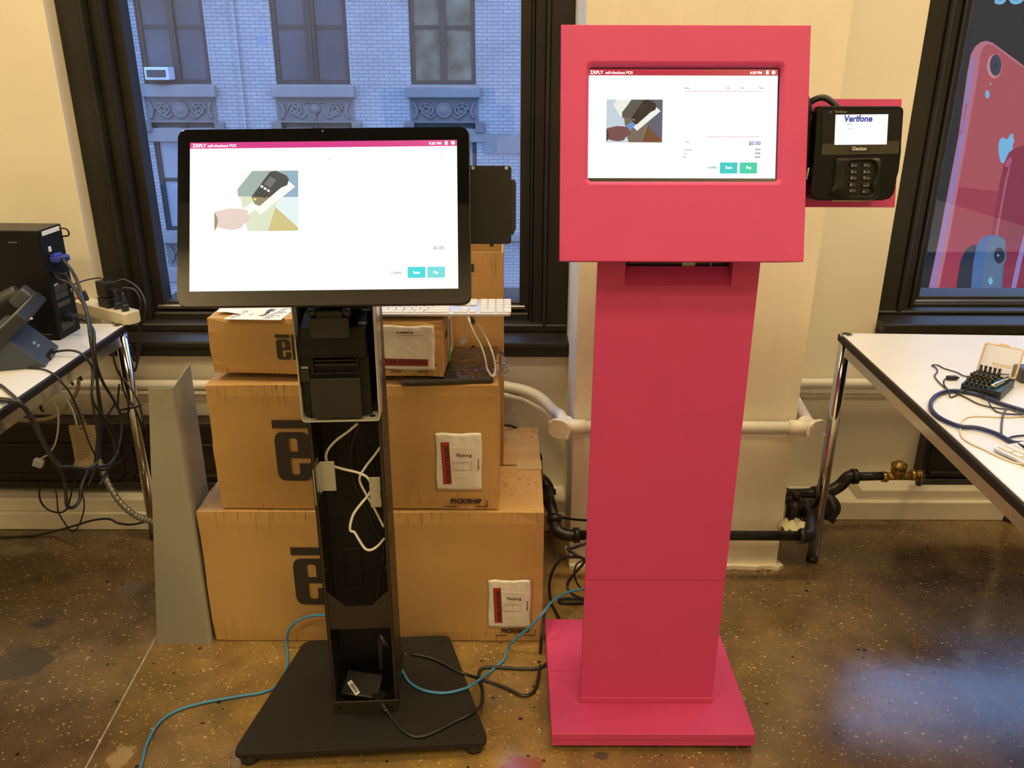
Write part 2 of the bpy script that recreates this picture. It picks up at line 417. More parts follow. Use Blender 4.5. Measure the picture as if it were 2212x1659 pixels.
# skirting, ledge and dark convector covers --------------------------
bm = BM()
box(bm, XL, PX0, 2.41, WY1, 0, 0.062, 0.003, 1); box(bm, XL, PX0, 2.425, WY1, 0.062, 0.108, 0.006, 2)
struct('baseboard_left', bm, M_WALL)
bm = BM()
a = pY(1790, 1122, 2.485)
box(bm, PX1, XR, 2.485, WY2, 0, pY(2000, 1085, 2.485).z, 0.003, 1)
box(bm, pY(1860, 1060, 2.50).x, XR, 2.50, WY2, 0.02, pY(2000, 1058, 2.50).z, 0.006, 2)
struct('baseboard_right', bm, M_WALL)
M_CONV = mat('dark_cover_paint', (0.017, 0.013, 0.009, 1), 0.45, var=0.2, vscale=6, bump=0.2)
def convector(name, x0, x1, y, z0, z1, label):
    r = thing(name, label, 'radiator', Vector(((x0+x1)/2, y, z0)))
    w = (x1-x0)/2; h = z1-z0
    bm = BM(); box(bm, -w, w, 0.012, 0.06, 0, h-0.02); obj('panel', bm, M_CONV, r)
    bm = BM(); box(bm, -w, w, -0.006, 0.06, h-0.02, h, 0.003, 1); obj('top_ledge', bm, M_CONV, r)
    bm = BM()
    for k in range(5):
        xa = -w+0.02+(2*w-0.04)/5*k; xb = xa+(2*w-0.04)/5-0.03
        for (a, b, c, d) in ((xa, xb, h-0.09, h-0.08), (xa, xb, 0.04, 0.05), (xa, xa+0.01, 0.04, h-0.08), (xb-0.01, xb, 0.04, h-0.08)):
            box(bm, a, b, 0.002, 0.016, c, d, 0.002, 1)
    obj('panel_moulding', bm, M_CONV, r)
    bm = BM(); box(bm, -w, w, 0.0, 0.06, 0.0, 0.022, 0.003, 1); obj('kick_rail', bm, M_CONV, r)
    return r
convector('radiator_cover', -3.0, pY(1050, 1000, 2.46).x, 2.465, 0.125, pY(200, 912, 2.465).z, 'long dark panelled radiator cover under the left window, behind the cables')
convector('radiator_cover', pY(1990, 1040, 2.53).x, 3.3, 2.535, pY(2040, 1050, 2.53).z+0.0, pY(1990, 930, 2.53).z+0.02, 'dark radiator cover under the right window, behind the white table')

# floor joint strips ---------------------------------------------------
for i, (p, q) in enumerate((((342, 1368), (120, 1780)), ((1580, 1590), (1680, 1800)))):
    a, b = pZ(*p, 0), pZ(*q, 0); d = (b-a).normalized(); s = Vector((-d.y, d.x, 0))*0.002
    a = a-d*0.02
    bm = BM(); vs = [a-s, b-s, b+s, a+s]
    prism(bm, [(v.x, v.y) for v in vs], 0.0012)
    struct('trim_%d' % (i+1), bm, (mat('pale_floor_joint', (0.36, 0.31, 0.24, 1), 0.5, var=0.3, vscale=40), mat('grey_floor_joint', (0.13, 0.12, 0.10, 1), 0.6, var=0.5, vscale=60))[i])

# ceiling fixtures ------------------------------------------------------
M_HOUS = mat('white_enamel', (0.7, 0.7, 0.68, 1), 0.4)
M_TUBE = emis('warm_lamp_glow', (1.0, 0.77, 0.44, 1), 3.0)
grp = 'hanging panel lights over the room, out of the picture'
for i, (x, y, z, p) in enumerate(LIGHTS):
    r = thing('ceiling_light', 'white hanging panel light, %s one of the row %s' % (('left', 'middle', 'right')[i % 3], ('further from the windows', 'added by the windows as wall wash')[i//3]), 'ceiling light', Vector((x, y, z)), grp)
    bm = BM(); box(bm, -0.64, 0.64, -0.29, 0.29, 0.0, 0.05, 0.008, 2); obj('housing', bm, M_HOUS, r)
    bm = BM(); box(bm, -0.6, 0.6, -0.25, 0.25, -0.008, 0.0); obj('lamp_diffuser', bm, M_TUBE, r)
    for s in (-0.5, 0.5):
        bm = BM(); cyl(bm, (s, 0, 0.05), (s, 0, ZC-z), 0.002, n=6); obj('hanging_wire', bm, M_CHROME, r)

# ------------------------------------------------------------------ pipes on the wall
def conduit(name, label, parts):
    r = thing(name, label, 'pipe', parts[0][1][0] if False else Vector(parts[0][1][len(parts[0][1])//2]))
    for nm, P, rad, m in parts:
        bm = BM(); tube(bm, P, rad, 16, 8); obj(nm, bm, m, r, world=True)
    return r
R = 0.0165
ya, yb = WY1-0.03, PY-0.03
zL = pY(700, 832, ya).z; zF = pY(1400, 922, yb).z; zR = pY(1860, 828, WY2-0.03).z
xe = PX0-0.035
r = thing('wall_pipe', 'cream painted conduit running along the wall around the column', 'pipe', Vector((0.5, yb, zF)))
bm = BM(); tube(bm, [(XL, ya, zL), (-2, ya, zL), (-0.6, ya, zL), (-0.1, ya, zL), (0.0, ya-.015, zL), (0.08, ya-0.07, zL-.006), (xe-.015, ya-0.16, zL-.02), (xe, yb+0.06, zF+0.008), (xe, yb+0.02, zF)], R, 16, 6)
obj('pipe_run', bm, M_PIPEW, r, world=True)
bm = BM(); cyl(bm, (PX0+0.02, yb, zF), (PX1+0.01, yb, zF), R, n=18); obj('pipe_run', bm, M_PIPEW, r, world=True)
bm = BM(); tube(bm, [(PX1+0.035, yb+0.02, zF), (PX1+0.035, yb+0.08, zF+.01), (PX1+0.035, yb+0.25, zF+.03), (PX1+0.05, WY2-0.05, zR), (PX1+0.1, WY2-0.03, zR), (XR, WY2-0.03, zR)], R, 16, 6)
obj('pipe_run', bm, M_PIPEW, r, world=True)
for x, s in ((xe, 1), (PX1+0.035, -1)):
    bm = BM()
    Mx = Matrix.Translation((x, yb, zF)) @ Matrix.Rotation(math.radians(s*-28), 4, 'Z') @ Matrix.Rotation(math.radians(90), 4, 'X')
    prism(bm, rrect(-0.032, 0.032, -0.028, 0.028, 0.02), 0.012, Mx, z0=0.012, bev=0.002)
    prism(bm, rrect(-0.022, 0.022, -0.021, 0.021, 0.015), 0.05, Mx, z0=-0.035, bev=0.003)
    cyl(bm, (x, yb, zF), (x+s*0.065, yb, zF), 0.0215, 0.0205, 18)
    for q in (-1, 1):
        c = Mx @ Vector((q*0.027, -q*0.018, 0.024)); cyl(bm, c, c+Vector((0, -0.004, 0)), 0.005, n=10)
    obj('elbow_box', bm, M_PIPEW, r, world=True)
bm = BM()
for dz in (0.021, 0.026):
    tube(bm, [(PX0-0.02, yb-0.004, zF-dz), (PX0+0.1, yb+0.004, zF-dz-.003), (0.55, yb+0.004, zF-dz), (PX1-0.04, yb+0.004, zF-dz-.004), (PX1+0.02, yb-0.006, zF-dz)], 0.003, 6)
    tube(bm, [(XL, ya-.012, zL-dz), (-0.3, ya-0.012, zL-dz), (-0.02, ya-0.03, zL-dz), (0.08, ya-0.1, zL-dz-.01), (xe-0.02, ya-0.17, zL-dz-.02)], 0.003, 6)
    tube(bm, [(PX1+0.05, WY2-0.04, zR-dz), (PX1+0.4, WY2-0.035, zR-dz-.004), (2.5, WY2-0.035, zR-dz)], 0.003, 6)
obj('painted_wire', bm, M_PIPEW, r, world=True)

# iron steam pipes near the floor
r = thing('steam_pipe', 'black iron steam pipe crossing low in front of the column', 'pipe', Vector((0.6, 2.13, 0.13)))
zp = pY(1640, 1157, 2.13).z
bm = BM(); cyl(bm, (PX0-0.0, 2.13, zp), (PX1+0.03, 2.13, zp), 0.0145, n=18); obj('pipe_run', bm, M_IRON, r, world=True)
def fitting(parent, P, rad, flare=1.25, name='elbow', m=None):
    bm = BM(); tube(bm, P, rad, 16, 5); P = smoothpts(P, 5)
    for e, f in ((P[0], P[1]), (P[-1], P[-2])):
        d = (Vector(f)-Vector(e)).normalized(); cyl(bm, Vector(e)-d*0.002, Vector(e)+d*0.016, rad*flare, n=18)
    return obj(name, bm, m or M_IRON, parent, world=True)
fitting(r, [(PX0+0.02, 2.13, zp), (PX0-0.015, 2.13, zp), (PX0-0.045, 2.145, zp+.01), (PX0-0.052, 2.17, zp+.04)], 0.0185)
topL = pY(1182, 1052, 2.36)
bm = BM(); cyl(bm, (PX0-0.052, 2.17, zp+.035), topL, 0.0155, n=18); obj('pipe_riser', bm, M_IRON, r, world=True)
fitting(r, [topL+Vector((0.004, -.015, -.02)), topL, topL+Vector((-0.02, .03, .012)), topL+Vector((-0.05, .05, .01))], 0.02)
# right hand cluster of valves
r = thing('steam_valve', 'black iron valve and elbows beside the column, behind the chrome leg', 'pipe valve', pZ(1715, 1190, 0))
Yv = 2.2
e0 = Vector((PX1+0.03, 2.13, zp))
fitting(r, [e0, e0+Vector((0.030, 0.004, 0.0)), e0+Vector((0.048, 0.06, 0.015)), e0+Vector((0.066, 0.135, 0.03)), pY(1790, 1108, 2.33)], 0.0195)
e1 = pY(1713, 1120, 2.22)
bm = BM(); lathe(bm, e1, (0, 0, 1), [(0, .02), (.0, .025), (.045, .025), (.05, .03), (.06, .03), (.062, .022), (.07, .02)], 18)
lathe(bm, e1+Vector((0, 0, .068)), (0, 0, 1), [(0, .012), (0.02, .011)], 6)
obj('valve_body', bm, M_IRON, r, world=True)
fitting(r, [pY(1786, 1120, 2.33), pY(1802, 1098, 2.34), pY(1792, 1080, 2.36), pY(1780, 1070, 2.38)], 0.021)
fitting(r, [pY(1690, 1068, 2.36), pY(1730, 1068, 2.38), pY(1765, 1066, 2.39)], 0.019)
fitting(r, [pY(1765, 1066, 2.39), pY(1790, 1062, 2.39), pY(1815, 1048, 2.40), pY(1832, 1031, 2.40), pY(1850, 1029, 2.40)], 0.02)
bm = BM(); cyl(bm, pY(1845, 1030, 2.40), pY(1912, 1028, 2.40), 0.014, n=18); obj('pipe_run', bm, M_IRON, r, world=True)
bm = BM()
c = pY(1940, 1020, 2.40)
lathe(bm, pY(1905, 1030, 2.40), (1, 0, 0), [(0, .018), (.014, .018), (.016, .015), (.02, .014)], 8)
lathe(bm, c+Vector((0, 0, -.022)), (0, 0, 1), [(0, .012), (.004, .02), (.03, .024), (.04, .022), (.042, .025), (.05, .025), (.052, .012), (.06, .012)], 20)
lathe(bm, pY(1962, 1026, 2.40), (1, 0, 0), [(0, .012), (.008, .012), (.008, .018), (.022, .018), (.022, .013), (.034, .013), (.034, .017), (.04, .017)], 8)
cyl(bm, pY(1908, 1029, 2.40), pY(1992, 1029, 2.40), 0.0125, n=16)
obj('brass_valve', bm, M_BRASS, r, world=True, label='brass valve with a hexagonal cap')
bm = BM(); cyl(bm, pY(1990, 1018, 2.45), pY(1984, 1045, 2.47), 0.011, n=12); cyl(bm, pY(1990, 1026, 2.40), pY(1990, 1022, 2.52), 0.012, n=12)
obj('drop_pipe', bm, M_IRON, r, world=True)
bm = BM()
q = pZ(1722, 1152, 0.155)
rag = []
for i in range(9):
    for j in range(6):
        rag.append(bm.verts.new(q+Vector(((i-4)*.0095, (j-2.5)*.013+.02, 0.012+.009*math.sin(i*1.7+j)+.006*math.cos(j*2.3)-0.0006*(i-4)**2))))
for i in range(8):
    for j in range(5): bm.faces.new((rag[i*6+j], rag[i*6+j+1], rag[(i+1)*6+j+1], rag[(i+1)*6+j]))
solidify(bm, geom=bm.faces[:], thickness=0.004)
solo('rag', bm, mat('pale_yellow_cloth', (0.62, 0.58, 0.36, 1), 0.9, var=0.15), 'pale yellow crumpled rag stuffed on the iron pipe fitting beside the column', 'rag', smooth=True)
# ------------------------------------------------------------------ the building across the street
FY = 18.0
def brickmat():
    m = bpy.data.materials.new('painted_white_brick'); m.use_nodes = True
    n = m.node_tree.nodes; l = m.node_tree.links; p = n['Principled BSDF']
    t = n.new('ShaderNodeTexCoord'); mp = n.new('ShaderNodeMapping'); mp.inputs['Rotation'].default_value = (math.radians(90), 0, 0)
    l.new(t.outputs['Object'], mp.inputs[0])
    b = n.new('ShaderNodeTexBrick'); b.inputs['Scale'].default_value = 1.0
    b.inputs['Brick Width'].default_value = 0.21; b.inputs['Row Height'].default_value = 0.07; b.inputs['Mortar Size'].default_value = 0.006
    b.inputs['Color1'].default_value = (0.38, 0.37, 0.36, 1); b.inputs['Color2'].default_value = (0.33, 0.325, 0.325, 1); b.inputs['Mortar'].default_value = (0.14, 0.15, 0.18, 1)
    b.inputs['Mortar Smooth'].default_value = 0.3
    l.new(mp.outputs[0], b.inputs['Vector'])
    nz = n.new('ShaderNodeTexNoise'); nz.inputs['Scale'].default_value = 0.9; nz.inputs['Detail'].default_value = 5; l.new(t.outputs['Object'], nz.inputs['Vector'])
    mr = n.new('ShaderNodeMapRange'); mr.inputs['From Min'].default_value = .3; mr.inputs['From Max'].default_value = .7; mr.inputs['To Min'].default_value = .86; mr.inputs['To Max'].default_value = 1.08
    l.new(nz.outputs[0], mr.inputs['Value'])
    sc = n.new('ShaderNodeVectorMath'); sc.operation = 'SCALE'; l.new(b.outputs['Color'], sc.inputs[0]); l.new(mr.outputs[0], sc.inputs['Scale'])
    l.new(sc.outputs[0], p.inputs['Base Color']); p.inputs['Roughness'].default_value = 0.8
    bp = n.new('ShaderNodeBump'); bp.inputs['Strength'].default_value = 0.4; bp.inputs['Distance'].default_value = 0.01; bp.invert = True
    l.new(b.outputs['Fac'], bp.inputs['Height']); l.new(bp.outputs[0], p.inputs['Normal'])
    return m
M_BRICK = brickmat()
M_STONE = mat('grey_stone', (0.17, 0.155, 0.145, 1), 0.8, var=0.12, vscale=3)
M_STONEL = mat('pale_stone', (0.24, 0.225, 0.215, 1), 0.8, var=0.1, vscale=3)
M_WFR = mat('dark_sash_paint', (0.035, 0.03, 0.027, 1), 0.5)
M_WPANE = mat('dim_window_pane', (0.065, 0.07, 0.08, 1), 0.3, var=0.3, vscale=0.8)
M_WPANEC = mat('curtained_window_pane', (0.15, 0.14, 0.09, 1), 0.3, var=0.6, vscale=2.2)
M_WPANEL = mat('blind_window_pane', (0.28, 0.29, 0.31, 1), 0.3, var=0.1, vscale=1.5)
bld = thing('building', 'white painted brick building across the street, seen through the left window', 'building', Vector((-2.5, FY, -9.0)))
def fX(x, y): return pY(x, y, FY).x
def fZ(y): return pY(700, y, FY).z
rows = []
zt0 = fZ(182); pitch = fZ(192)-fZ(508)
cols = [(fX(312, 180), fX(457, 180), 'a'), (fX(597, 180), fX(757, 180), 'b'), (fX(888, 180), fX(1028, 180), 'c'), (0.85, 2.2, 'b'), (3.5, 4.85, 'a'), (6.2, 7.6, 'b'), (-10.5, -9.1, 'b')]
WH = 2.35
holes = []
for rI in (-1, 0, 1):
    zb = zt0-pitch*rI
    for (xa, xb, k) in cols: holes.append((xa, xb, zb, zb+min(WH, pitch-0.75), k, rI))
bm = BM()                                                   # wall with real openings
xs = sorted({-12.5, 12.0} | {h[0] for h in holes} | {h[1] for h in holes}); zs = sorted({-9.0, 9.0} | {h[2] for h in holes} | {h[3] for h in holes})
for i in range(len(xs)-1):
    for j in range(len(zs)-1):
        cx, cz = (xs[i]+xs[i+1])/2, (zs[j]+zs[j+1])/2
        if any(h[0] < cx < h[1] and h[2] < cz < h[3] for h in holes): continue
        box(bm, xs[i], xs[i+1], FY, FY+0.3, zs[j], zs[j+1])
box(bm, -12.5, fX(515, 60), FY-0.12, FY, -9, 9) if False else None
obj('facade_wall', bm, M_BRICK, bld, world=True)
bm = BM(); box(bm, fX(436, 240), fX(512, 60), FY-0.10, FY, zt0-pitch*1.95, 9) if False else box(bm, fX(528, 240)-0.05, fX(528, 240)+0.03, FY-0.07, FY, -6, 9)
obj('pilaster', bm, M_BRICK, bld, world=True)
bm = BM(); box(bm, -12.4, 11.9, FY+0.3, FY+0.35, -9, 9); obj('inner_wall', bm, mat('dim_interior', (0.05, 0.05, 0.06, 1), 0.9), bld, world=True)
for (xa, xb, za, zb, k, rI) in holes:
    w = xb-xa; fr = 0.09
    bm = BM(); y0, y1 = FY+0.05, FY+0.14
    box(bm, xa, xa+fr, y0, y1, za, zb); box(bm, xb-fr, xb, y0, y1, za, zb); box(bm, xa+fr, xb-fr, y0, y1, za, za+0.08); box(bm, xa+fr, xb-fr, y0, y1, zb-0.08, zb)
    xm = (xa+xb)/2; mw = 0.13 if k != 'b' else 0.2
    box(bm, xm-mw/2, xm+mw/2, y0-0.02, y1, za, zb)
    if k == 'b': box(bm, xm-0.03, xm+0.03, y0-0.05, y0-0.02, za, zb)
    zmid = za+0.48*(zb-za)
    box(bm, xa+fr, xb-fr, y0+0.02, y1, zmid-0.035, zmid+0.035)
    f = obj('window', bm, M_WFR, bld, world=True)
    for (p0, p1) in ((xa+fr, xm-mw/2), (xm+mw/2, xb-fr)):
        mm = M_WPANEC if (k == 'c' and rI == 0) else (M_WPANEL if rI == 1 else M_WPANE)
        bm = BM(); box(bm, p0, p1, FY+0.10, FY+0.115, za, zb); obj('pane', bm, mm, f, world=True)
    bm = BM(); box(bm, xa-0.09, xb+0.09, FY-0.16, FY+0.06, za-0.25, za-0.02, 0.015, 1); obj('window_sill', bm, M_STONEL, bld, world=True)
    for s in (xa-0.16, xb-0.02):
        bm = BM(); box(bm, s, s+0.2, FY-0.09, FY, za+1.62 if rI == 0 else zb-0.18, (za+1.62 if rI == 0 else zb-0.18)+0.2, 0.01, 1); obj('stone_block', bm, M_STONE, bld, world=True)
    # carved relief under each sill
    zp1 = za-0.29; zp0 = za-0.70; bm = BM()
    box(bm, xa-0.04, xb+0.04, FY-0.03, FY, zp0-0.04, zp1+0.04, 0.01, 1)
    box(bm, xa-0.02, xb+0.02, FY-0.06, FY-0.03, zp0-0.04, zp0-0.005); box(bm, xa-0.02, xb+0.02, FY-0.06, FY-0.03, zp1+0.005, zp1+0.04)
    zc = (zp0+zp1)/2
    if k == 'b':
        lathe(bm, (xm, FY-0.03, zc+0.02), (0, -1, 0), [(0, .12), (.05, .10), (.09, .05), (.10, .01)], 16)
        for s in (-1, 1):
            tube(bm, [(xm+s*.1, FY-.04, zc+.14), (xm+s*.16, FY-.06, zc+.17), (xm+s*.2, FY-.04, zc+.12)], .022, 6, 4)
        tube(bm, [(xm, FY-.06, zc-.05), (xm-.02, FY-.07, zc-.12), (xm, FY-.05, zc-.19)], .035, 6, 4)
    else:
        lathe(bm, (xm, FY-0.03, zc), (0, -1, 0), [(0, .17), (.04, .165), (.05, .13), (.04, .11), (.07, .08), (.08, .01)], 20)
    for s in (-1, 1):
        cx = xm+s*w*0.27
        sp_ = [(cx+s*(0.16-0.008*q)*math.cos(q*0.75), FY-0.05, zc+(0.15-0.0075*q)*math.sin(q*0.75)) for q in range(18)]
        tube(bm, sp_, 0.028, 6, 3)
        tube(bm, [(xm+s*.18, FY-.05, zc-.08), (xm+s*.28, FY-.06, zc-.15), (xm+s*.4, FY-.05, zc-.08), (xm+s*.48, FY-.06, zc+.05)], .026, 6, 4)
        for q in range(5):
            lathe(bm, (cx+s*0.08*math.cos(q*1.3), FY-0.04, zc+0.09*math.sin(q*1.3)), (0, -1, 0), [(0, .035), (.03, .028), (.045, .005)], 8)
        tube(bm, [(xm+s*w*.46, FY-.05, zc-.17), (xm+s*w*.42, FY-.06, zc-.02), (xm+s*w*.47, FY-.05, zc+.16)], .035, 6, 4)
    obj('relief_panel', bm, M_STONE, bld, world=True)
    bm = BM(); box(bm, xa-0.16, xb+0.2, FY-0.04, FY, za-1.13, za-0.86, 0.008, 1); obj('stone_lintel', bm, M_STONEL, bld, world=True)
for (a, b) in ((-12.5, -10.8), (fX(1028, 290)+0.15, 0.6), (5.1, 6.0), (7.85, 12.0)):
    bm = BM(); box(bm, a, b, FY-0.03, FY, fZ(330), fZ(288)); obj('stone_band', bm, M_STONEL, bld, world=True)
bm = BM(); box(bm, -12.5, 12.0, FY-0.12, FY, fZ(518), fZ(505), 0.01, 1); obj('stone_band', bm, M_STONEL, bld, world=True)
bm = BM(); box(bm, fX(553, 75), fX(576, 100), FY-0.006, FY, fZ(97), fZ(77)); obj('paint_patch', bm, mat('blue_grey_paint', (0.26, 0.29, 0.36, 1), 0.8), bld, world=True)
# air conditioner in the first window
a0 = pY(327, 172, FY); a1 = pY(374, 145, FY)
r = thing('air_conditioner', 'white boxed air conditioner sticking out of a window across the street', 'air conditioner', Vector(((a0.x+a1.x)/2, FY-0.1, a0.z)))
w = (a1.x-a0.x)/2; h = a1.z-a0.z
bm = BM(); box(bm, -w, w, -0.2, 0.2, 0, h, 0.01, 1); obj('casing', bm, mat('pale_enamel', (0.6, 0.66, 0.74, 1), 0.4), r)
bm = BM(); box(bm, -w+.05, w-.05, -0.212, -0.2, 0.05, h-0.05)
for q in range(7): box(bm, -w+.05, w-.05, -0.222, -0.212, 0.06+q*(h-.12)/7, 0.075+q*(h-.12)/7)
obj('grille', bm, mat('dark_grille', (0.05, 0.055, 0.06, 1), 0.5), r)
bm = BM(); box(bm, -16, 16, 3.4, FY, -9.1, -9.0); struct('street_ground', bm, mat('asphalt', (0.06, 0.06, 0.065, 1), 0.9, var=0.2))

# ------------------------------------------------------------------ backlit phone billboard beyond the right window
BY = 7.0
E = lambda r, g, b, s=1.0: tuple(list(rgb(r, g, b)[:3])+[1])
def bbmat(nm, r, g, b, s=1.0): return emis('sign_'+nm, rgb(r, g, b), s)
bb = thing('billboard', 'large lit advertising sign with pink and blue phones outside the right window', 'sign', Vector((pY(2150, 300, BY).x+1.2, BY, -1.5)))
bx0, bx1 = pY(1930, 640, BY).x-0.6, pY(2212, 0, BY).x+2.2
zlo, zhi = pY(2100, 900, BY).z, pY(2100, -35, BY).z
bm = BM(); box(bm, bx0, bx1, BY, BY+0.12, zlo, zhi, 0.01, 1); obj('sign_panel', bm, bbmat('dark', 33, 36, 40), bb, world=True)
bm = BM()
for (a, b) in ((bx0-.05, bx0), (bx1, bx1+.05)): box(bm, a, b, BY-0.03, BY+0.15, zlo, zhi)
box(bm, bx0-.05, bx1+.05, BY-0.03, BY+.15, zhi, zhi+.05); box(bm, bx0-.05, bx1+.05, BY-.03, BY+.15, zlo-.05, zlo)
obj('sign_frame', bm, M_FRAME, bb, world=True)
bm = BM()
for x in (bx0+0.5, bx1-0.5): box(bm, x-0.06, x+0.06, BY+0.15, BY+0.27, -9, zhi)
obj('sign_post', bm, M_FRAME, bb, world=True)
LAY = [0.0]
def art(bm, pts, mi, conv=None):
    LAY[0] += 0.0006
    P = [pY(x, y, BY) for x, y in pts]
    face(bm, [(p.x, BY-LAY[0], p.z) for p in P], mi)
def Z(cx, cy, s=2.305, ox=1940, oy=0): return (ox+cx/s, oy+cy/s)
ms = [bbmat('coral', 178, 84, 92), bbmat('rim', 186, 118, 138), bbmat('lilac', 150, 130, 190), bbmat('crimson', 140, 48, 72), bbmat('crimson_rim', 178, 90, 118),
      bbmat('lens', 52, 66, 84), bbmat('pale', 120, 190, 230), bbmat('steel', 92, 118, 150), bbmat('steel_rim', 78, 112, 165), bbmat('deep', 42, 50, 66), bbmat('lens_ring', 205, 140, 145), bbmat('coral_low', 165, 60, 80)]
bm = BM()
art(bm, [Z(145, 1470), Z(205, 1180), Z(300, 680), Z(345, 360), Z(362, 270), Z(385, 230), Z(412, 209), Z(440, 203), Z(470, 212), Z(627, 328), Z(900, 520), Z(900, 1600), Z(120, 1600)], 1)
art(bm, [Z(152, 1470), Z(212, 1180), Z(308, 680), Z(352, 370), Z(368, 280), Z(378, 300), Z(366, 400), Z(328, 680), Z(232, 1180), Z(172, 1470)], 2)
art(bm, [Z(196, 1470), Z(255, 1180), Z(340, 700), Z(392, 400), Z(402, 330), Z(410, 270), Z(425, 235), Z(445, 220), Z(472, 226), Z(627, 340), Z(900, 535), Z(900, 1600), Z(170, 1600)], 0)
art(bm, [Z(196, 1470), Z(255, 1180), Z(300, 930), Z(560, 960), Z(900, 940), Z(900, 1600), Z(170, 1600)], 11)
art(bm, [Z(336, 512), Z(345, 520), Z(318, 665), Z(303, 672), Z(303, 655), Z(318, 650)], 4)
def ell(cx, cy, rx, ry, n=26, rot=0.0):
    return [Z(cx+rx*math.cos(2*math.pi*k/n)*math.cos(rot)-ry*math.sin(2*math.pi*k/n)*math.sin(rot), cy+ry*math.sin(2*math.pi*k/n)*math.cos(rot)+rx*math.cos(2*math.pi*k/n)*math.sin(rot)) for k in range(n)]
art(bm, ell(478, 330, 37, 60), 10); art(bm, ell(484, 325, 29, 53), 5); art(bm, ell(484, 325, 8, 14), 9)
art(bm, ell(443, 470, 11, 20), 6); art(bm, ell(459, 417, 3, 6), 6)
# the apple, with its bite and leaf
art(bm, [Z(*q) for q in ((514, 686), (525, 686), (538, 694), (550, 684), (563, 680), (573, 690), (577, 704), (570, 716), (568, 732), (573, 748), (568, 772), (553, 795), (540, 806), (530, 805), (520, 813), (510, 808), (502, 785), (498, 750), (498, 716), (504, 696))], 6)
art(bm, [Z(*q) for q in ((547, 694), (549, 680), (556, 670), (566, 665), (573, 668), (571, 682), (562, 691))], 6)
art(bm, [Z(*q) for q in ((395, 1600), (440, 1300), (478, 1060), (505, 900), (530, 800), (548, 760), (575, 738), (627, 722), (900, 690), (900, 1600))], 3)
art(bm, [Z(*q) for q in ((500, 1060), (528, 905), (548, 830), (556, 830), (540, 905), (512, 1060), (470, 1300), (455, 1300))], 4)
art(bm, [Z(*q) for q in ((528, 820), (540, 795), (558, 780), (566, 800), (552, 828), (536, 832))], 4)
art(bm, [Z(*q) for q in ((545, 1500), (590, 1290), (627, 1150), (660, 1030), (690, 1030), (650, 1160), (612, 1300), (570, 1500))], 2)
art(bm, [Z(*q) for q in ((275, 1600), (290, 1400), (310, 1290), (335, 1240), (370, 1215), (395, 1225), (370, 1600))], 9)
art(bm, [Z(*q) for q in ((345, 1600), (372, 1300), (392, 1210), (420, 1178), (458, 1168), (500, 1174), (524, 1186), (532, 1205), (500, 1600))], 8)
art(bm, [Z(*q) for q in ((400, 1600), (425, 1300), (440, 1215), (462, 1184), (500, 1180), (524, 1190), (530, 1212), (502, 1420), (490, 1600))], 7)
art(bm, ell(496, 1272, 40, 50), 7); art(bm, ell(500, 1270, 27, 40), 9); art(bm, ell(494, 1270, 5, 6), 6)
art(bm, ell(456, 1397, 11, 18), 6)
obj('phone_artwork', bm, ms, bb, world=True)
bm = BM(); p = pY(2144, 8, BY); q = pY(2213, 8, BY)
text(bm, 'so much.', Matrix.Translation((p.x, BY-0.01, p.z)) @ Matrix.Rotation(math.radians(90), 4, 'X'), 0, 0, 0.26, bold=0.004)
obj('lettering', bm, ms[6], bb, world=True)

# ------------------------------------------------------------------ the two white tables
M_TOP = mat('white_laminate', (0.70, 0.71, 0.74, 1), 0.28, var=0.02)
M_EDGE = mat('black_table_edge', (0.016, 0.013, 0.011, 1), 0.55, spec=0.25)
M_RAIL = mat('brushed_steel_rail', (0.55, 0.52, 0.47, 1), 0.22, metal=0.9)
def table(label, M, w, d, h, sgn):
    """origin at the far corner nearest the middle of the room; w runs along sgn*x, d runs towards the camera"""
    r = thing('table', label, 'table', M, )
    X = lambda a: sorted((0, 0))
    def bx(bm, a0, a1, b0, b1, c0, c1, bev=0, seg=1):
        xs_ = sorted((sgn*a0, sgn*a1)); box(bm, xs_[0], xs_[1], -b1, -b0, c0, c1, bev, seg)
    bm = BM(); bx(bm, 0.006, w-0.006, 0.006, d-0.006, h-0.004, h, 0.001); obj('tabletop', bm, M_TOP, r)
    bm = BM(); bx(bm, 0.0, w, 0.0, d, h-0.024, h-0.0035, 0.002); obj('table_edge', bm, M_EDGE, r)
    for (a, b) in ((0.0175, 0.0175), (w-0.0175, 0.0175), (0.0175, d-0.0175), (w-0.0175, d-0.0175)):
        bm = BM(); x = sgn*a
        cyl(bm, (x, -b, 0.018), (x, -b, h+0.0015), 0.0172, n=28)
        lg = obj('leg', bm, M_CHROME, r)
        bm = BM(); cyl(bm, (x, -b, 0), (x, -b, 0.02), 0.0178, n=24); obj('rubber_foot', bm, M_BLACK, lg)
        bm = BM(); cyl(bm, (x, -b, h+0.0015), (x, -b, h+0.0022), 0.012, n=24); obj('leg_cap', bm, M_BLACK, lg)
    for (a0, a1, b0, b1) in ((0.012, 0.030, 0.035, d-0.035), (w-0.03, w-0.012, 0.035, d-0.035), (0.035, w-0.035, 0.012, 0.03), (0.035, w-0.035, d-0.03, d-0.012)):
        bm = BM(); bx(bm, a0, a1, b0, b1, h-0.062, h-0.024, 0.003); obj('rail', bm, M_RAIL, r)
    return r
HL, HR = 0.728, 0.743
cl = pZ(272, 700, HL); cl2 = pZ(0, 884, HL)
ya_l = math.degrees(math.atan2(-(cl.x-cl2.x), cl.y-cl2.y))
pl = pZ(283, 705, HL)
tL = table('white topped table with black edge and chrome legs on the left, under the computer tower', stand(Vector((-1.145, 2.378, 0)), -ya_l*1.0), 0.75, 1.5, HL, -1)
cr = pZ(1818, 724, HR); cr2 = pZ(2212, 1088, HR)
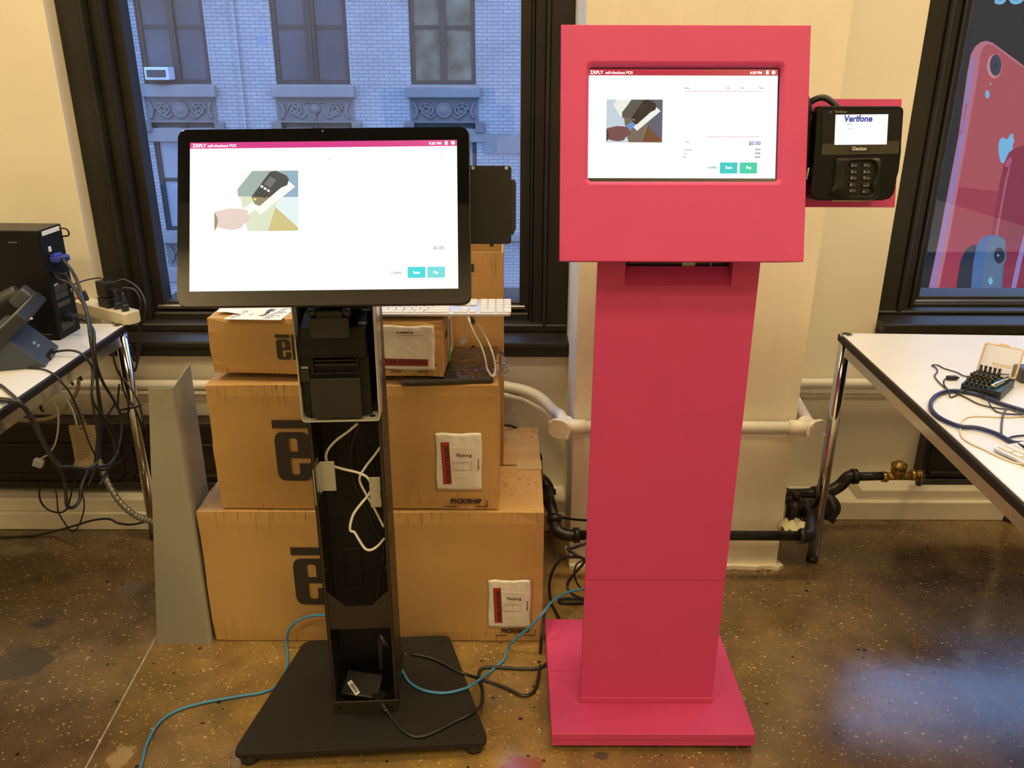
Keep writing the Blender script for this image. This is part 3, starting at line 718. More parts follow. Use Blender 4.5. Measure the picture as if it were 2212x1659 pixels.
ya_r = math.degrees(math.atan2(-(cr.x-cr2.x), cr.y-cr2.y))
tR = table('white topped table with black edge and chrome legs on the right, holding the bit case', stand(Vector((cr.x, pZ(1830, 718, HR).y, 0)), ya_r), 1.5, 1.45, HR, 1)
print('TABLES', cl, cl2, ya_l, cr, cr2, ya_r, pl)
# ------------------------------------------------------------------ cardboard
def cardmat(name, col, streak=0.5):
    m = bpy.data.materials.new(name); m.use_nodes = True
    n = m.node_tree.nodes; l = m.node_tree.links; p = n['Principled BSDF']
    t = n.new('ShaderNodeTexCoord')
    mp = n.new('ShaderNodeMapping'); mp.inputs['Scale'].default_value = (150, 150, 6); l.new(t.outputs['Object'], mp.inputs[0])
    a = n.new('ShaderNodeTexNoise'); a.inputs['Scale'].default_value = 1.0; a.inputs['Detail'].default_value = 2; l.new(mp.outputs[0], a.inputs['Vector'])
    b = n.new('ShaderNodeTexNoise'); b.inputs['Scale'].default_value = 5; b.inputs['Detail'].default_value = 4; l.new(t.outputs['Object'], b.inputs['Vector'])
    # scuffs gather in patches towards the top and bottom rims of the faces
    s = n.new('ShaderNodeSeparateXYZ'); l.new(t.outputs['Generated'], s.inputs[0])
    e = n.new('ShaderNodeMath'); e.operation = 'SUBTRACT'; l.new(s.outputs[2], e.inputs[0]); e.inputs[1].default_value = 0.5
    e2 = n.new('ShaderNodeMath'); e2.operation = 'ABSOLUTE'; l.new(e.outputs[0], e2.inputs[0])
    e3 = n.new('ShaderNodeMapRange'); e3.inputs['From Min'].default_value = 0.30; e3.inputs['From Max'].default_value = 0.46; l.new(e2.outputs[0], e3.inputs['Value'])
    r = n.new('ShaderNodeMapRange'); r.inputs['From Min'].default_value = 0.54; r.inputs['From Max'].default_value = 0.68; l.new(a.outputs[0], r.inputs['Value'])
    q = n.new('ShaderNodeMapRange'); q.inputs['From Min'].default_value = 0.40; q.inputs['From Max'].default_value = 0.62; l.new(b.outputs[0], q.inputs['Value'])
    k = n.new('ShaderNodeMath'); k.operation = 'MULTIPLY'; l.new(r.outputs[0], k.inputs[0]); l.new(q.outputs[0], k.inputs[1])
    k2 = n.new('ShaderNodeMath'); k2.operation = 'MULTIPLY'; l.new(k.outputs[0], k2.inputs[0]); l.new(e3.outputs[0], k2.inputs[1])
    k3 = n.new('ShaderNodeMath'); k3.operation = 'MULTIPLY'; l.new(k2.outputs[0], k3.inputs[0]); k3.inputs[1].default_value = streak
    mx = n.new('ShaderNodeMix'); mx.data_type = 'RGBA'; l.new(k3.outputs[0], mx.inputs[0]); mx.inputs[6].default_value = col; mx.inputs[7].default_value = (0.07, 0.045, 0.022, 1)
    v = n.new('ShaderNodeMapRange'); v.inputs['From Min'].default_value = .3; v.inputs['From Max'].default_value = .7; v.inputs['To Min'].default_value = .9; v.inputs['To Max'].default_value = 1.08; l.new(b.outputs[0], v.inputs['Value'])
    sc = n.new('ShaderNodeVectorMath'); sc.operation = 'SCALE'; l.new(mx.outputs[2], sc.inputs[0]); l.new(v.outputs[0], sc.inputs['Scale'])
    l.new(sc.outputs[0], p.inputs['Base Color']); p.inputs['Roughness'].default_value = 0.72; p.inputs['Specular IOR Level'].default_value = 0.3
    bp = n.new('ShaderNodeBump'); bp.inputs['Strength'].default_value = 0.12; bp.inputs['Distance'].default_value = 0.001; l.new(a.outputs[0], bp.inputs['Height']); l.new(bp.outputs[0], p.inputs['Normal'])
    return m
M_CARD = cardmat('corrugated_cardboard', (0.50, 0.305, 0.115, 1), 0.75)
M_CARDIN = mat('plain_cardboard', (0.47, 0.285, 0.11, 1), 0.75, var=0.08)
M_INK = mat('dark_print_ink', (0.028, 0.022, 0.018, 1), 0.6)
M_TAPE = mat('brown_parcel_tape', (0.40, 0.24, 0.085, 1), 0.3, var=0.05)
M_POUCH = mat('clear_film_pouch', (0.74, 0.72, 0.68, 1), 0.18, var=0.06, vscale=30, bump=1.0, bscale=28)
M_PAPER = mat('white_paper', (0.80, 0.79, 0.76, 1), 0.6, var=0.03, vscale=40)
M_RED = mat('red_label_print', (0.42, 0.025, 0.022, 1), 0.4)

def carton(label, M, w, d, h, seam=True, bulge=0.004, group=None, sag=None):
    """origin: middle of the front bottom edge"""
    r = thing('cardboard_box', label, 'box', M, group)
    bm = BM(); vs = box(bm, -w/2, w/2, 0, d, 0, h)
    bmesh.ops.subdivide_edges(bm, edges=bm.edges[:], cuts=11, use_grid_fill=True)
    rnd = random.Random(int(w*1000))
    ph = [rnd.uniform(0, 6) for _ in range(6)]
    for v in bm.verts:
        a, b, c = (v.co.x/w+.5), v.co.y/d, v.co.z/h
        k = bulge*math.sin(math.pi*a)*math.sin(math.pi*b)
        if c > 0.999: v.co.z += -k*1.3*(1 if seam else 0.3)+0.0012*math.sin(9*a+ph[0])
        if b < 0.001: v.co.y += -bulge*0.7*math.sin(math.pi*a)*math.sin(math.pi*c)+0.0012*math.sin(8*a+5*c+ph[1])
        if a > 0.999: v.co.x += bulge*0.7*math.sin(math.pi*b)*math.sin(math.pi*c)
        if a < 0.001: v.co.x -= bulge*0.7*math.sin(math.pi*b)*math.sin(math.pi*c)+0.001*math.sin(9*c+ph[2])
        # soft, slightly crushed corners
        e = (a < 0.001 or a > 0.999)+(b < 0.001 or b > 0.999)+(c < 0.001 or c > 0.999)
        if e >= 2:
            v.co += Vector(((0.5-a), (0.5-b), (0.5-c)))*0.003*(1+rnd.random())
    obj('carton', bm, M_CARD, r, smooth=False)
    if seam:
        bm = BM(); box(bm, -w/2+0.008, w/2-0.006, d/2-0.0012, d/2+0.0012, h-0.004, h+0.0004); obj('flap_gap', bm, M_INK, r)
        bm = BM(); box(bm, w/2-0.07, w/2+0.002, d/2-0.028, d/2+0.028, h-0.001, h+0.0014); box(bm, w/2+0.0, w/2+0.0025, d/2-0.028, d/2+0.028, h-0.06, h+0.0014)
        obj('tape', bm, mat('clear_tape', (0.50, 0.36, 0.17, 1), 0.2), r)
    return r
def FR(x=0, z=0, y=-0.0):   # decal frame on the front face (x right, z up, towards the viewer)
    return Matrix.Translation((x, y, z)) @ Matrix.Rotation(math.radians(90), 4, 'X')
def logo(parent, x, z, h, y=-0.006):
    """heavy condensed e with a bar over it, then l and o"""
    M = FR(x, z, y) @ Matrix.Diagonal((.84, 1, 1, 1)); d = 0.0012; s = h
    bm = BM()
    def P(pts): prism(bm, [(a*s, b*s) for a, b in pts], d, M)
    # e: built from bars so that the counters stay open
    P([(.0, .16), (.03, .07), (.09, .015), (.17, 0), (.30, 0), (.30, 1), (.17, 1), (.09, .985), (.03, .93), (0, .84)])
    P([(.30, 0), (.60, 0), (.68, .015), (.74, .07), (.77, .16), (.77, .36), (.50, .36), (.50, .16), (.46, .12), (.34, .12), (.30, .16)])
    P([(.30, .84), (.34, .88), (.46, .88), (.50, .84), (.50, .60), (.77, .60), (.77, .84), (.74, .93), (.68, .985), (.60, 1), (.30, 1)])
    P([(.30, .47), (.77, .47), (.77, .60), (.30, .60)])
    P([(-.02, 1.08), (.79, 1.08), (.79, 1.24), (-.02, 1.24)])
    P([(.90, 0), (1.17, 0), (1.17, 1.24), (.90, 1.24)])
    o = 1.30
    P([(o, .16), (o+.03, .07), (o+.09, .015), (o+.17, 0), (o+.30, 0), (o+.30, 1), (o+.17, 1), (o+.09, .985), (o+.03, .93), (o, .84)])
    P([(o+.47, 0), (o+.60, 0), (o+.68, .015), (o+.74, .07), (o+.77, .16), (o+.77, .84), (o+.74, .93), (o+.68, .985), (o+.60, 1), (o+.47, 1)])
    P([(o+.30, 0), (o+.47, 0), (o+.47, .14), (o+.30, .14)]); P([(o+.30, .86), (o+.47, .86), (o+.47, 1), (o+.30, 1)])
    obj('printed_logo', bm, M_INK, parent)
def pouch(parent, x, z, w, h, M=None, rot=0, flip=False, txt='PACKING LIST ENCLOSED', y=-0.006):
    """film pouch with a folded list inside; red band along one side"""
    B = FR(x, z, y) @ Matrix.Rotation(math.radians(rot), 4, 'Z')
    bm = BM()
    nx, ny = 16, 18; g = []
    for j in range(ny+1):
        for i in range(nx+1):
            a, b = i/nx, j/ny
            hz = 0.0012+0.0022*max(0, math.sin(math.pi*a)*math.sin(math.pi*b))+0.0009*math.sin(9*a+13*b*a+4*b)*math.sin(11*b+2*a)
            g.append(bm.verts.new(B @ Vector((w*a+0.0012*math.sin(7*b+3), h*b+0.0012*math.sin(9*a), hz))))
    for j in range(ny):
        for i in range(nx): bm.faces.new((g[j*(nx+1)+i], g[j*(nx+1)+i+1], g[(j+1)*(nx+1)+i+1], g[(j+1)*(nx+1)+i])).smooth = True
    solidify(bm, geom=bm.faces[:], thickness=-0.0008)
    p = obj('packing_list_pouch', bm, M_POUCH, parent)
    bm = BM()
    if not flip:
        prism(bm, [(w*.32, h*.10), (w*.86, h*.07), (w*.88, h*.74), (w*.34, h*.76)], 0.0004, B, z0=0.0036)
    else:
        prism(bm, [(w*.08, h*.26), (w*.92, h*.26), (w*.92, h*.9), (w*.08, h*.9)], 0.0003, B, z0=0.0036)
    obj('packing_list', bm, mat('folded_list_paper', (0.70, 0.66, 0.58, 1), 0.5, var=0.05, vscale=30), p)
    bm = BM(); bt = BM(); bk = BM()
    if not flip:
        R_ = B @ Matrix.Translation((w*.15, h*.11, 0)) @ Matrix.Rotation(math.radians(2), 4, 'Z')
        W_, H_ = w*.18, h*.74
        prism(bm, [(0, 0), (W_, 0), (W_, H_), (0, H_)], 0.0004, R_, z0=0.0042)
        text(bt, txt, R_ @ Matrix.Translation((W_*.82, H_*.04, 0)) @ Matrix.Rotation(math.radians(90), 4, 'Z'), 0, 0, H_*0.105, z=0.0047, sx=0.72, bold=0.0006)
        for q in ((0, W_*.08), (W_*.92, W_)): prism(bt, [(q[0], 0), (q[1], 0), (q[1], H_), (q[0], H_)], 0.0003, R_, z0=0.0047)
        text(bt, 'Packing', B, w*.45, h*.60, w*.11, z=0.0043, bold=0.0002)
        for k in range(3): prism(bt, [(w*.38, h*(.22+.13*k)), (w*.62, h*(.22+.13*k)), (w*.62, h*(.222+.13*k)), (w*.38, h*(.222+.13*k))], 0.0002, B, z0=0.0042)
        for (a0, a1, b0, b1) in ((.36, .78, .36, .364), (.36, .78, .50, .504), (.36, .364, .36, .5), (.776, .78, .36, .5), (.58, .584, .36, .5)):
            prism(bt, [(w*a0, h*b0), (w*a1, h*b0), (w*a1, h*b1), (w*a0, h*b1)], 0.0002, B, z0=0.0042)
        text(bt, 'CARRIER PICKUP SLIP', B @ Matrix.Translation((w*.945, h*.36, 0)) @ Matrix.Rotation(math.radians(90), 4, 'Z'), 0, 0, w*.05, z=0.0036, sx=.6)
    else:
        R_ = B @ Matrix.Translation((w*.06, h*.10, 0)) @ Matrix.Rotation(math.radians(0), 4, 'Z')
        W_, H_ = w*.82, h*.155
        prism(bm, [(0, 0), (W_, 0), (W_, H_), (0, H_)], 0.0004, R_, z0=0.0042)
        text(bt, txt, R_ @ Matrix.Translation((W_*.97, H_*.82, 0)) @ Matrix.Rotation(math.radians(180), 4, 'Z'), 0, 0, H_*.8, z=0.0047, sx=0.80, bold=0.0006)
        for q in ((0, H_*.07), (H_*.93, H_)): prism(bt, [(0, q[0]), (W_, q[0]), (W_, q[1]), (0, q[1])], 0.0003, R_, z0=0.0047)
        text(bt, 'REF. SHIPMENT NO', B @ Matrix.Translation((w*.62, h*.87, 0)) @ Matrix.Rotation(math.radians(180), 4, 'Z'), 0, 0, w*.045, z=0.0042, sx=.8, bold=.0002)
        prism(bt, [(w*.35, h*.78), (w*.8, h*.795), (w*.8, h*.80), (w*.35, h*.785)], 0.0002, B, z0=0.0042)
    obj('red_band', bm, M_RED, p); obj('printed_text', bt, M_INK, p)
def pickship(parent, x, z, s, y=-0.006, words=True):
    bm = BM(); M = FR(x, z, y)
    if words: text(bm, 'PICK/SHIP', M, 0, 0, s, ext=0.0006, bold=0.0007, sx=1.05)
    for (a0, a1, b0, b1) in ((-.9, .9, -.62, -.5), (3.6, 5.5, -.62, -.5), (5.38, 5.5, -.5, .55)):
        prism(bm, [(a0*s, b0*s), (a1*s, b0*s), (a1*s, b1*s), (a0*s, b1*s)], 0.0012, M)
    obj('printed_marking', bm, M_INK, parent)

# bottom box
a, b = pZ(460, 1388, 0), pZ(1170, 1383, 0)
Yb = (a.y+b.y)/2
ztop = pY(700, 1106, Yb).z
x0, x1 = pY(421, 1106, Yb).x, pY(1177, 1106, Yb).x
yk = pZ(1160, 922, ztop).y
print('BOTTOM', a, b, ztop, x0, x1, yk)
b1 = carton('biggest brown cardboard box on the floor, bottom of the stack behind the black kiosk', stand(Vector(((x0+x1)/2, Yb, 0))), x1-x0, yk-Yb, ztop, True, 0.006)
cx0 = (x0+x1)/2
def onf(x, y, Y): p = pY(x, y, Y); return p
p = onf(643, 1302, Yb); q = onf(643, 1204, Yb); logo(b1, p.x-cx0, p.z, (q.z-p.z))
p = onf(1056, 1351, Yb); q = onf(1146, 1250, Yb); pouch(b1, p.x-cx0, p.z, q.x-p.x, q.z-p.z)
p = onf(1083, 1363, Yb); pickship(b1, p.x-cx0, p.z, 0.0165)
# middle box
Ym = pZ(700, 1103, ztop).y+0.004
zm = pY(700, 832, Ym).z; x0, x1 = pY(440, 835, Ym).x, pY(1077, 835, Ym).x
cxm = (x0+x1)/2
print('MID', Ym, zm, x0, x1)
b2 = carton('brown cardboard box in the middle of the stack behind the black kiosk', stand(Vector((cxm, Ym, ztop+0.001))), x1-x0, 0.235, zm-ztop-0.001, True, 0.003)
p = onf(604, 1036, Ym); q = onf(604, 932, Ym); logo(b2, p.x-cxm, p.z-ztop, (q.z-p.z))
p = onf(945, 1056, Ym); q = onf(1040, 934, Ym); pouch(b2, p.x-cxm, p.z-ztop, q.x-p.x, q.z-p.z)
p = onf(974, 1085, Ym); pickship(b2, p.x-cxm, p.z-ztop, 0.0170)
# tall open box at the back
zt = zm+0.0
Yt = Ym+0.25
xr = pY(1087, 700, Yt).x; ztt = pY(1060, 546, Yt).z
r = thing('cardboard_box', 'tall narrow open cardboard box standing behind the black card reader plate', 'box', stand(Vector((xr-0.13, Yt, ztop+0.001)), 0))
hh = ztt-ztop; wT, dT = 0.26, 0.19
bm = BM()
for (a0, a1, c0, c1) in ((-wT/2, wT/2, 0, 0.004), (-wT/2, wT/2, dT-.004, dT), (-wT/2, -wT/2+.004, .004, dT-.004), (wT/2-.004, wT/2, .004, dT-.004)):
    box(bm, a0, a1, c0, c1, 0, hh)
box(bm, -wT/2+.004, wT/2-.004, .004, dT-.004, 0, 0.004)
bmesh.ops.subdivide_edges(bm, edges=bm.edges[:], cuts=4, use_grid_fill=True)
for v in bm.verts: v.co.y += 0.0015*math.sin(12*v.co.z+20*v.co.x)
obj('carton', bm, M_CARD, r)
bm = BM(); prism(bm, [(-wT/2, hh-0.002), (wT/2, hh-0.002), (wT/2-.004, hh+.045), (-wT/2, hh+.04)], 0.004, Matrix.Translation((0, dT, 0)) @ Matrix.Rotation(math.radians(90), 4, 'X'))
obj('flap', bm, M_CARDIN, r)
bm = BM()
for z in (hh-.05, hh-.19, hh-.27): box(bm, 0.045, 0.055, -0.0015, 0.0, z, z+0.02)
box(bm, -0.2+0.075, wT/2+0.001, -0.002, 0, hh-.155, hh-.153)
obj('torn_mark', bm, M_INK, r)
# small box on top
pz = zm+0.0155
A, B_ = pZ(458, 809, pz), pZ(960, 815, pz)
yw = math.degrees(math.atan2(B_.y-A.y, B_.x-A.x))
wS = (B_-A).length; hS = pY(958, 692, B_.y).z-pz
print('SMALL', A, B_, yw, wS, hS)
b3 = carton('small flat cardboard box on top of the stack, under the white keyboard', stand((A+B_)/2, yw-1.0), wS, 0.235, hS, False, 0.002)
def locS(x, y):
    W = b3.matrix_basis.inverted(); o = W @ EYE; d = (W.to_3x3() @ ray(x, y)); t = -o.y/d.y; return o+d*t
p = locS(601, 775); q = locS(601, 732); logo(b3, p.x, p.z, (q.z-p.z), -0.004)
p = locS(824, 796); q = locS(938, 703); pouch(b3, p.x, p.z, q.x-p.x, q.z-p.z, flip=True, y=-0.004)
p = locS(848, 802); pickship(b3, p.x+0.01, p.z+0.009, 0.014, -0.004, False)
bm = BM(); text(bm, 'PICK/SHIP', FR(p.x+0.05, p.z+0.012, -0.0035) , 0, 0, 0.013, ext=0.0006, bold=0.0005)
obj('printed_marking', bm, M_INK, b3)
def topS(x, y):
    W = b3.matrix_basis.inverted(); o = W @ EYE; d = (W.to_3x3() @ ray(x, y)); t = (hS-o.z)/d.z; return o+d*t
bm = BM(); q = [topS(*c) for c in ((482, 690), (606, 692), (640, 664), (545, 662))]
prism(bm, [(v.x, v.y) for v in q], 0.0012, z0=hS-0.0002); lb = obj('shipping_label', bm, M_PAPER, b3)
bm = BM()
O, U, V = q[0], (q[1]-q[0]), (q[3]-q[0])
def LB(u0, u1, v0, v1):
    P_ = [O+U*u+V*v for u, v in ((u0, v0), (u1, v0), (u1, v1), (u0, v1))]; prism(bm, [(c.x, c.y) for c in P_], 0.0004, z0=hS+0.001)
rr = random.Random(3)
for i in range(13):
    for j in range(10):
        if rr.random() < 0.55: LB(.30+i*.021, .30+i*.021+.018, .30+j*.05, .30+j*.05+.042)
for k in range(8): LB(.05, .05+.17*rr.random()+.04, .12+.1*k, .15+.1*k)
for k in range(9): LB(.64, .7+.2*rr.random(), .1+.09*k, .125+.09*k)
obj('label_print', bm, M_INK, lb)
# the crumpled white slip lying over the label
p = topS(500, 676)
bm = BM(); W = b3.matrix_basis
g = []
for i in range(6):
    for j in range(4):
        g.append(bm.verts.new(W @ Vector((p.x-0.03+i*.024, p.y-.012+j*.018-0.003*i, hS+0.003+0.004*math.sin(i*1.3+j)+0.004*(j == 3)+(0.003 if i in (0, 5) else 0)))))
for i in range(5):
    for j in range(3): bm.faces.new((g[i*4+j], g[(i+1)*4+j], g[(i+1)*4+j+1], g[i*4+j+1]))
solidify(bm, geom=bm.faces[:], thickness=0.0006)
solo('paper_slip', bm, M_PAPER, 'crumpled white paper slip lying on the small cardboard box, left of the printer', 'paper')
# right side of the small box: labels
bm = BM(); SM = Matrix.Translation((wS/2+0.0012, 0, 0)) @ Matrix.Rotation(math.radians(90), 4, 'Z') @ Matrix.Rotation(math.radians(90), 4, 'X')
prism(bm, [(.085, .02), (.145, .02), (.145, hS-.005), (.085, hS-.005)], 0.0008, SM); lb = obj('barcode_label', bm, M_PAPER, b3)
bm = BM()
for k in range(16): prism(bm, [(.092, .035+k*.005), (.135, .035+k*.005), (.135, .0365+k*.005+.001*(k % 3)), (.092, .0365+k*.005+.001*(k % 3))], 0.0004, SM, z0=.0008)
for k in range(4): prism(bm, [(.035+.011*k, .085), (.041+.011*k, .085), (.041+.011*k, .10), (.035+.011*k, .10)], 0.0004, SM, z0=.0)
obj('label_print', bm, M_INK, lb)
bm = BM(); prism(bm, [(.075, .012), (.115, .012), (.115, .042), (.075, .042)], 0.0006, SM, z0=.0009); obj('green_sticker', bm, mat('green_sticker', (0.10, 0.55, 0.10, 1), 0.5), b3)

# ------------------------------------------------------------------ tablet-like panel in a clear bag, on the middle box
zb = zm+0.003
q = [pZ(x, y, zb) for x, y in ((868, 833), (1066, 826), (1076, 748), (905, 760))]
bm = BM(); prism(bm, [(v.x, v.y) for v in q], 0.010, z0=zb, bev=0.002)
r = thing('display_panel', 'flat black panel wrapped in a clear plastic bag, lying beside the small cardboard box', 'display panel', Vector((sum(v.x for v in q)/4, sum(v.y for v in q)/4, zb)))
obj('panel', bm, mat('dark_grey_plastic', (0.03, 0.032, 0.033, 1), 0.35), r, world=True)
M_FILM = glassmat('clear_plastic_film', (0.95, 0.95, 0.95, 1), 1.3, 0.06)
_n = M_FILM.node_tree.nodes; _l = M_FILM.node_tree.links
_t = _n.new('ShaderNodeTexCoord'); _z = _n.new('ShaderNodeTexNoise'); _z.inputs['Scale'].default_value = 22; _l.new(_t.outputs['Object'], _z.inputs[0])
_b = _n.new('ShaderNodeBump'); _b.inputs['Distance'].default_value = 0.02; _l.new(_z.outputs[0], _b.inputs['Height'])
for nd in _n:
    if nd.type in ('BSDF_GLOSSY', 'FRESNEL'): _l.new(_b.outputs[0], nd.inputs['Normal'])
bm = BM(); q2 = [pZ(x, y, zb) for x, y in ((846, 836), (1104, 822), (1083, 752), (900, 760))]
g = []; NX, NY = 18, 10
for j in range(NY+1):
    for i in range(NX+1):
        u, v = i/NX, j/NY
        p = (q2[0]*(1-u)+q2[1]*u)*(1-v)+(q2[3]*(1-u)+q2[2]*u)*v
        e = min(1, 6*min(u, 1-u))*min(1, 6*min(v, 1-v))
        g.append(bm.verts.new(Vector((p.x, p.y, zb+0.0135*e+0.003+0.004*abs(math.sin(7*u+5*v)*math.sin(9*v-4*u))+0.012*(1-e)*abs(math.sin(19*u+9*v))*0.6))))
for j in range(NY):
    for i in range(NX): bm.faces.new((g[j*(NX+1)+i], g[j*(NX+1)+i+1], g[(j+1)*(NX+1)+i+1], g[(j+1)*(NX+1)+i])).smooth = True
obj('plastic_bag', bm, M_FILM, r, world=True)

# ------------------------------------------------------------------ leaning grey cover
M_GREYP = mat('grey_powder_coat', (0.30, 0.29, 0.235, 1), 0.42, var=0.05, vscale=3)
bot0, bot1 = pZ(340, 1391, 0.0), pZ(457, 1390, 0.0)
Yp = bot0.y
zt_ = pY(350, 838, Yp).z
tl, tm = pY(321, 838, Yp), pY(372, 838, Yp)
r = thing('kiosk_cover_panel', 'grey bent metal cover panel standing on the floor left of the boxes', 'metal panel', Vector((bot0.x+0.06, Yp+0.05, 0)))
bm = BM(); th = 0.0015
FP = [(bot0.x, 0.004), (bot0.x+.006, 0), (bot1.x-.012, 0.0), (tm.x, zt_), (tl.x+0.012, zt_), (tl.x, zt_-0.012)]
MF = Matrix.Translation((0, Yp, 0)) @ Matrix.Rotation(math.radians(90), 4, 'X')
# front sheet, rounded bend, side sheet swept as one strip of columns
cols_ = []
fl = pZ(409, 786, zt_)
dd = Vector((fl.x-tm.x, fl.y-Yp, 0)); Ls = dd.length; dd.normalize(); rb = 0.010
def colpts(z):
    f = z/zt_
    xL = bot0.x+(tl.x-bot0.x)*f; xB = bot1.x+(tm.x-bot1.x)*f
    P_ = [Vector((xL, Yp, z))]
    P_.append(Vector((xB-rb, Yp, z)))
    for k in range(1, 7):
        t_ = k/6; P_.append((Vector((xB-rb, Yp, z))*(1-t_)**2+Vector((xB, Yp, z))*2*t_*(1-t_)+(Vector((xB, Yp, z))+dd*rb)*t_**2))
    P_.append(Vector((xB, Yp, z))+dd*(Ls))
    return P_
rows_ = [colpts(zt_*k/14) for k in range(15)]
V_ = [[bm.verts.new(p) for p in rr_] for rr_ in rows_]
for j in range(14):
    for i in range(len(V_[0])-1): bm.faces.new((V_[j][i], V_[j][i+1], V_[j+1][i+1], V_[j+1][i])).smooth = True
solidify(bm, geom=bm.faces[:], thickness=-0.002)
for f in bm.faces: f.smooth = False
obj('sheet', bm, M_GREYP, r, world=True)
bm = BM()
for (x, y) in ((350, 863), (367, 1372)):
    p = pY(x, y, Yp-0.001); cyl(bm, p+Vector((0, 0.0005, 0)), p+Vector((0, -0.0016, 0)), 0.0035, n=14)
obj('screw_hole', bm, mat('bright_steel', (0.7, 0.68, 0.6, 1), 0.25, metal=1.0), r, world=True)
# ================================================================== screens' contents
W_ = emis('screen_white', (0.95, 0.98, 1.0, 1), 1.12)
S_HDR1 = emis('screen_magenta', rgb(222, 50, 140), 1.0); S_HDR2 = emis('screen_crimson', rgb(190, 18, 60), 1.0)
S_TXT = emis('screen_text_white', (1, 1, 1, 1), 1.4)
S_T1 = emis('screen_teal_a', rgb(70, 225, 230), 1.0); S_T2 = emis('screen_teal_b', rgb(120, 230, 228), 1.0)
S_T3 = emis('screen_teal_c', rgb(0, 205, 200), 1.0); S_T4 = emis('screen_teal_d', rgb(30, 210, 175), 1.0)
S_INKF = emis('screen_faint_text', rgb(190, 190, 190), 1.0); S_INK = emis('screen_violet_text', rgb(90, 75, 155), 1.0); S_LINE = emis('screen_rose_line', rgb(225, 150, 180), 1.0)
S_INKG = emis('screen_grey_text', rgb(130, 150, 150), 1.0)
def pal(nm, cols): return [emis('%s_%d' % (nm, i), rgb(*c), 1.0) for i, c in enumerate(cols)]
PAL1 = pal('pale_picture', [(163, 184, 178), (150, 182, 205), (226, 236, 206), (216, 203, 140), (255, 255, 250), (72, 76, 76), (112, 116, 122), (150, 140, 112), (236, 214, 206), (160, 148, 118), (245, 235, 120), (236, 250, 252), (50, 54, 56)])
PAL2 = pal('dark_picture', [(84, 80, 76), (86, 90, 112), (112, 100, 88), (110, 66, 40), (240, 244, 236), (26, 20, 26), (44, 30, 36), (40, 26, 28), (116, 70, 74), (36, 40, 56), (96, 150, 216), (198, 214, 226), (18, 14, 18)])
def picture(parent, M, x, y, w, h, palette, dark):
    """the card reader picture; unit square coordinates from the top left"""
    bm = BM(); k = [0]
    def F(pts, mi):
        k[0] += 1; face(bm, [M @ Vector((x+w*a, y-h*b, 0.0005+0.00004*k[0])) for a, b in pts], mi)
    if dark:
        F([(0, 0), (1, 0), (1, 1), (0, 1)], 11); F([(0, 0), (.16, 0), (.12, .18), (.26, .40), (.3, .7), (0, .75)], 11)
        F([(.12, .12), (.18, 0), (.42, 0), (.26, .42)], 4)
    else:
        F([(.28, 0), (.45, 0), (.45, .55), (.30, .42)], 4)
    F([(.45, 0), (.9, 0), (.82, .45), (.40, .45), (.28, .42), (.275, .30)], 0)
    F([(.86, 0), (1, 0), (1, .44), (.80, .44)], 1)
    F([(1, .44), (1, .98), (.72, .60), (.80, .44)], 11 if not dark else 1)
    F([(.31, .42), (.80, .44), (.72, .60), (.64, 1), (.40, 1), (.36, .8)], 2)
    F([(.725, .60), (1, .95), (1, 1), (.64, 1)], 3)
    F([(.875, .16), (.965, .27), (.55, .73), (.47, .63)], 4)
    F([(.66, .02), (.73, 0), (.86, .08), (.89, .15), (.87, .24), (.79, .29), (.54, .585), (.48, .55), (.44, .43)], 5)
    F([(.44, .43), (.56, .44), (.66, .44), (.54, .585), (.48, .55)], 7)
    F([(.66, .07), (.75, .14), (.67, .31), (.575, .23)], 12); F([(.665, .09), (.745, .15), (.67, .29), (.585, .225)], 6)
    for i in range(3):
        for j in range(3):
            a, b = .50+.045*i+.028*j, .36+.025*i-.045*j
            F([(a, b), (a+.025, b+.012), (a+.012, b+.045), (a-.012, b+.03)], 12)
        a, b = .555+.04*i, .235+.035*i; F([(a, b), (a+.03, b+.02), (a+.02, b+.055), (a-.008, b+.035)], 4 if not dark else 6)
    F([(.475, .445), (.505, .47), (.495, .50), (.465, .475)], 10)
    F([(.34, .62), (.46, .52), (.52, .60), (.41, .73)], 10 if dark else 4)
    F([(0, .68), (.05, .66), (.19, .62), (.31, .63), (.40, .66), (.405, .70), (.38, .71), (.43, .74), (.43, .80), (.40, .86), (.36, .87), (.31, .955), (.22, .98), (.11, .96), (.04, .93), (0, .98)], 8)
    F([(0, .68), (.035, .76), (.045, .84), (.03, .92), (0, 1)], 9)
    obj('picture', bm, palette, parent)
def glyph_logo(bm, M, x, y, s):
    text(bm, '\u03a3RPLY', M, x, y, s, z=0.0006, bold=s*0.02)
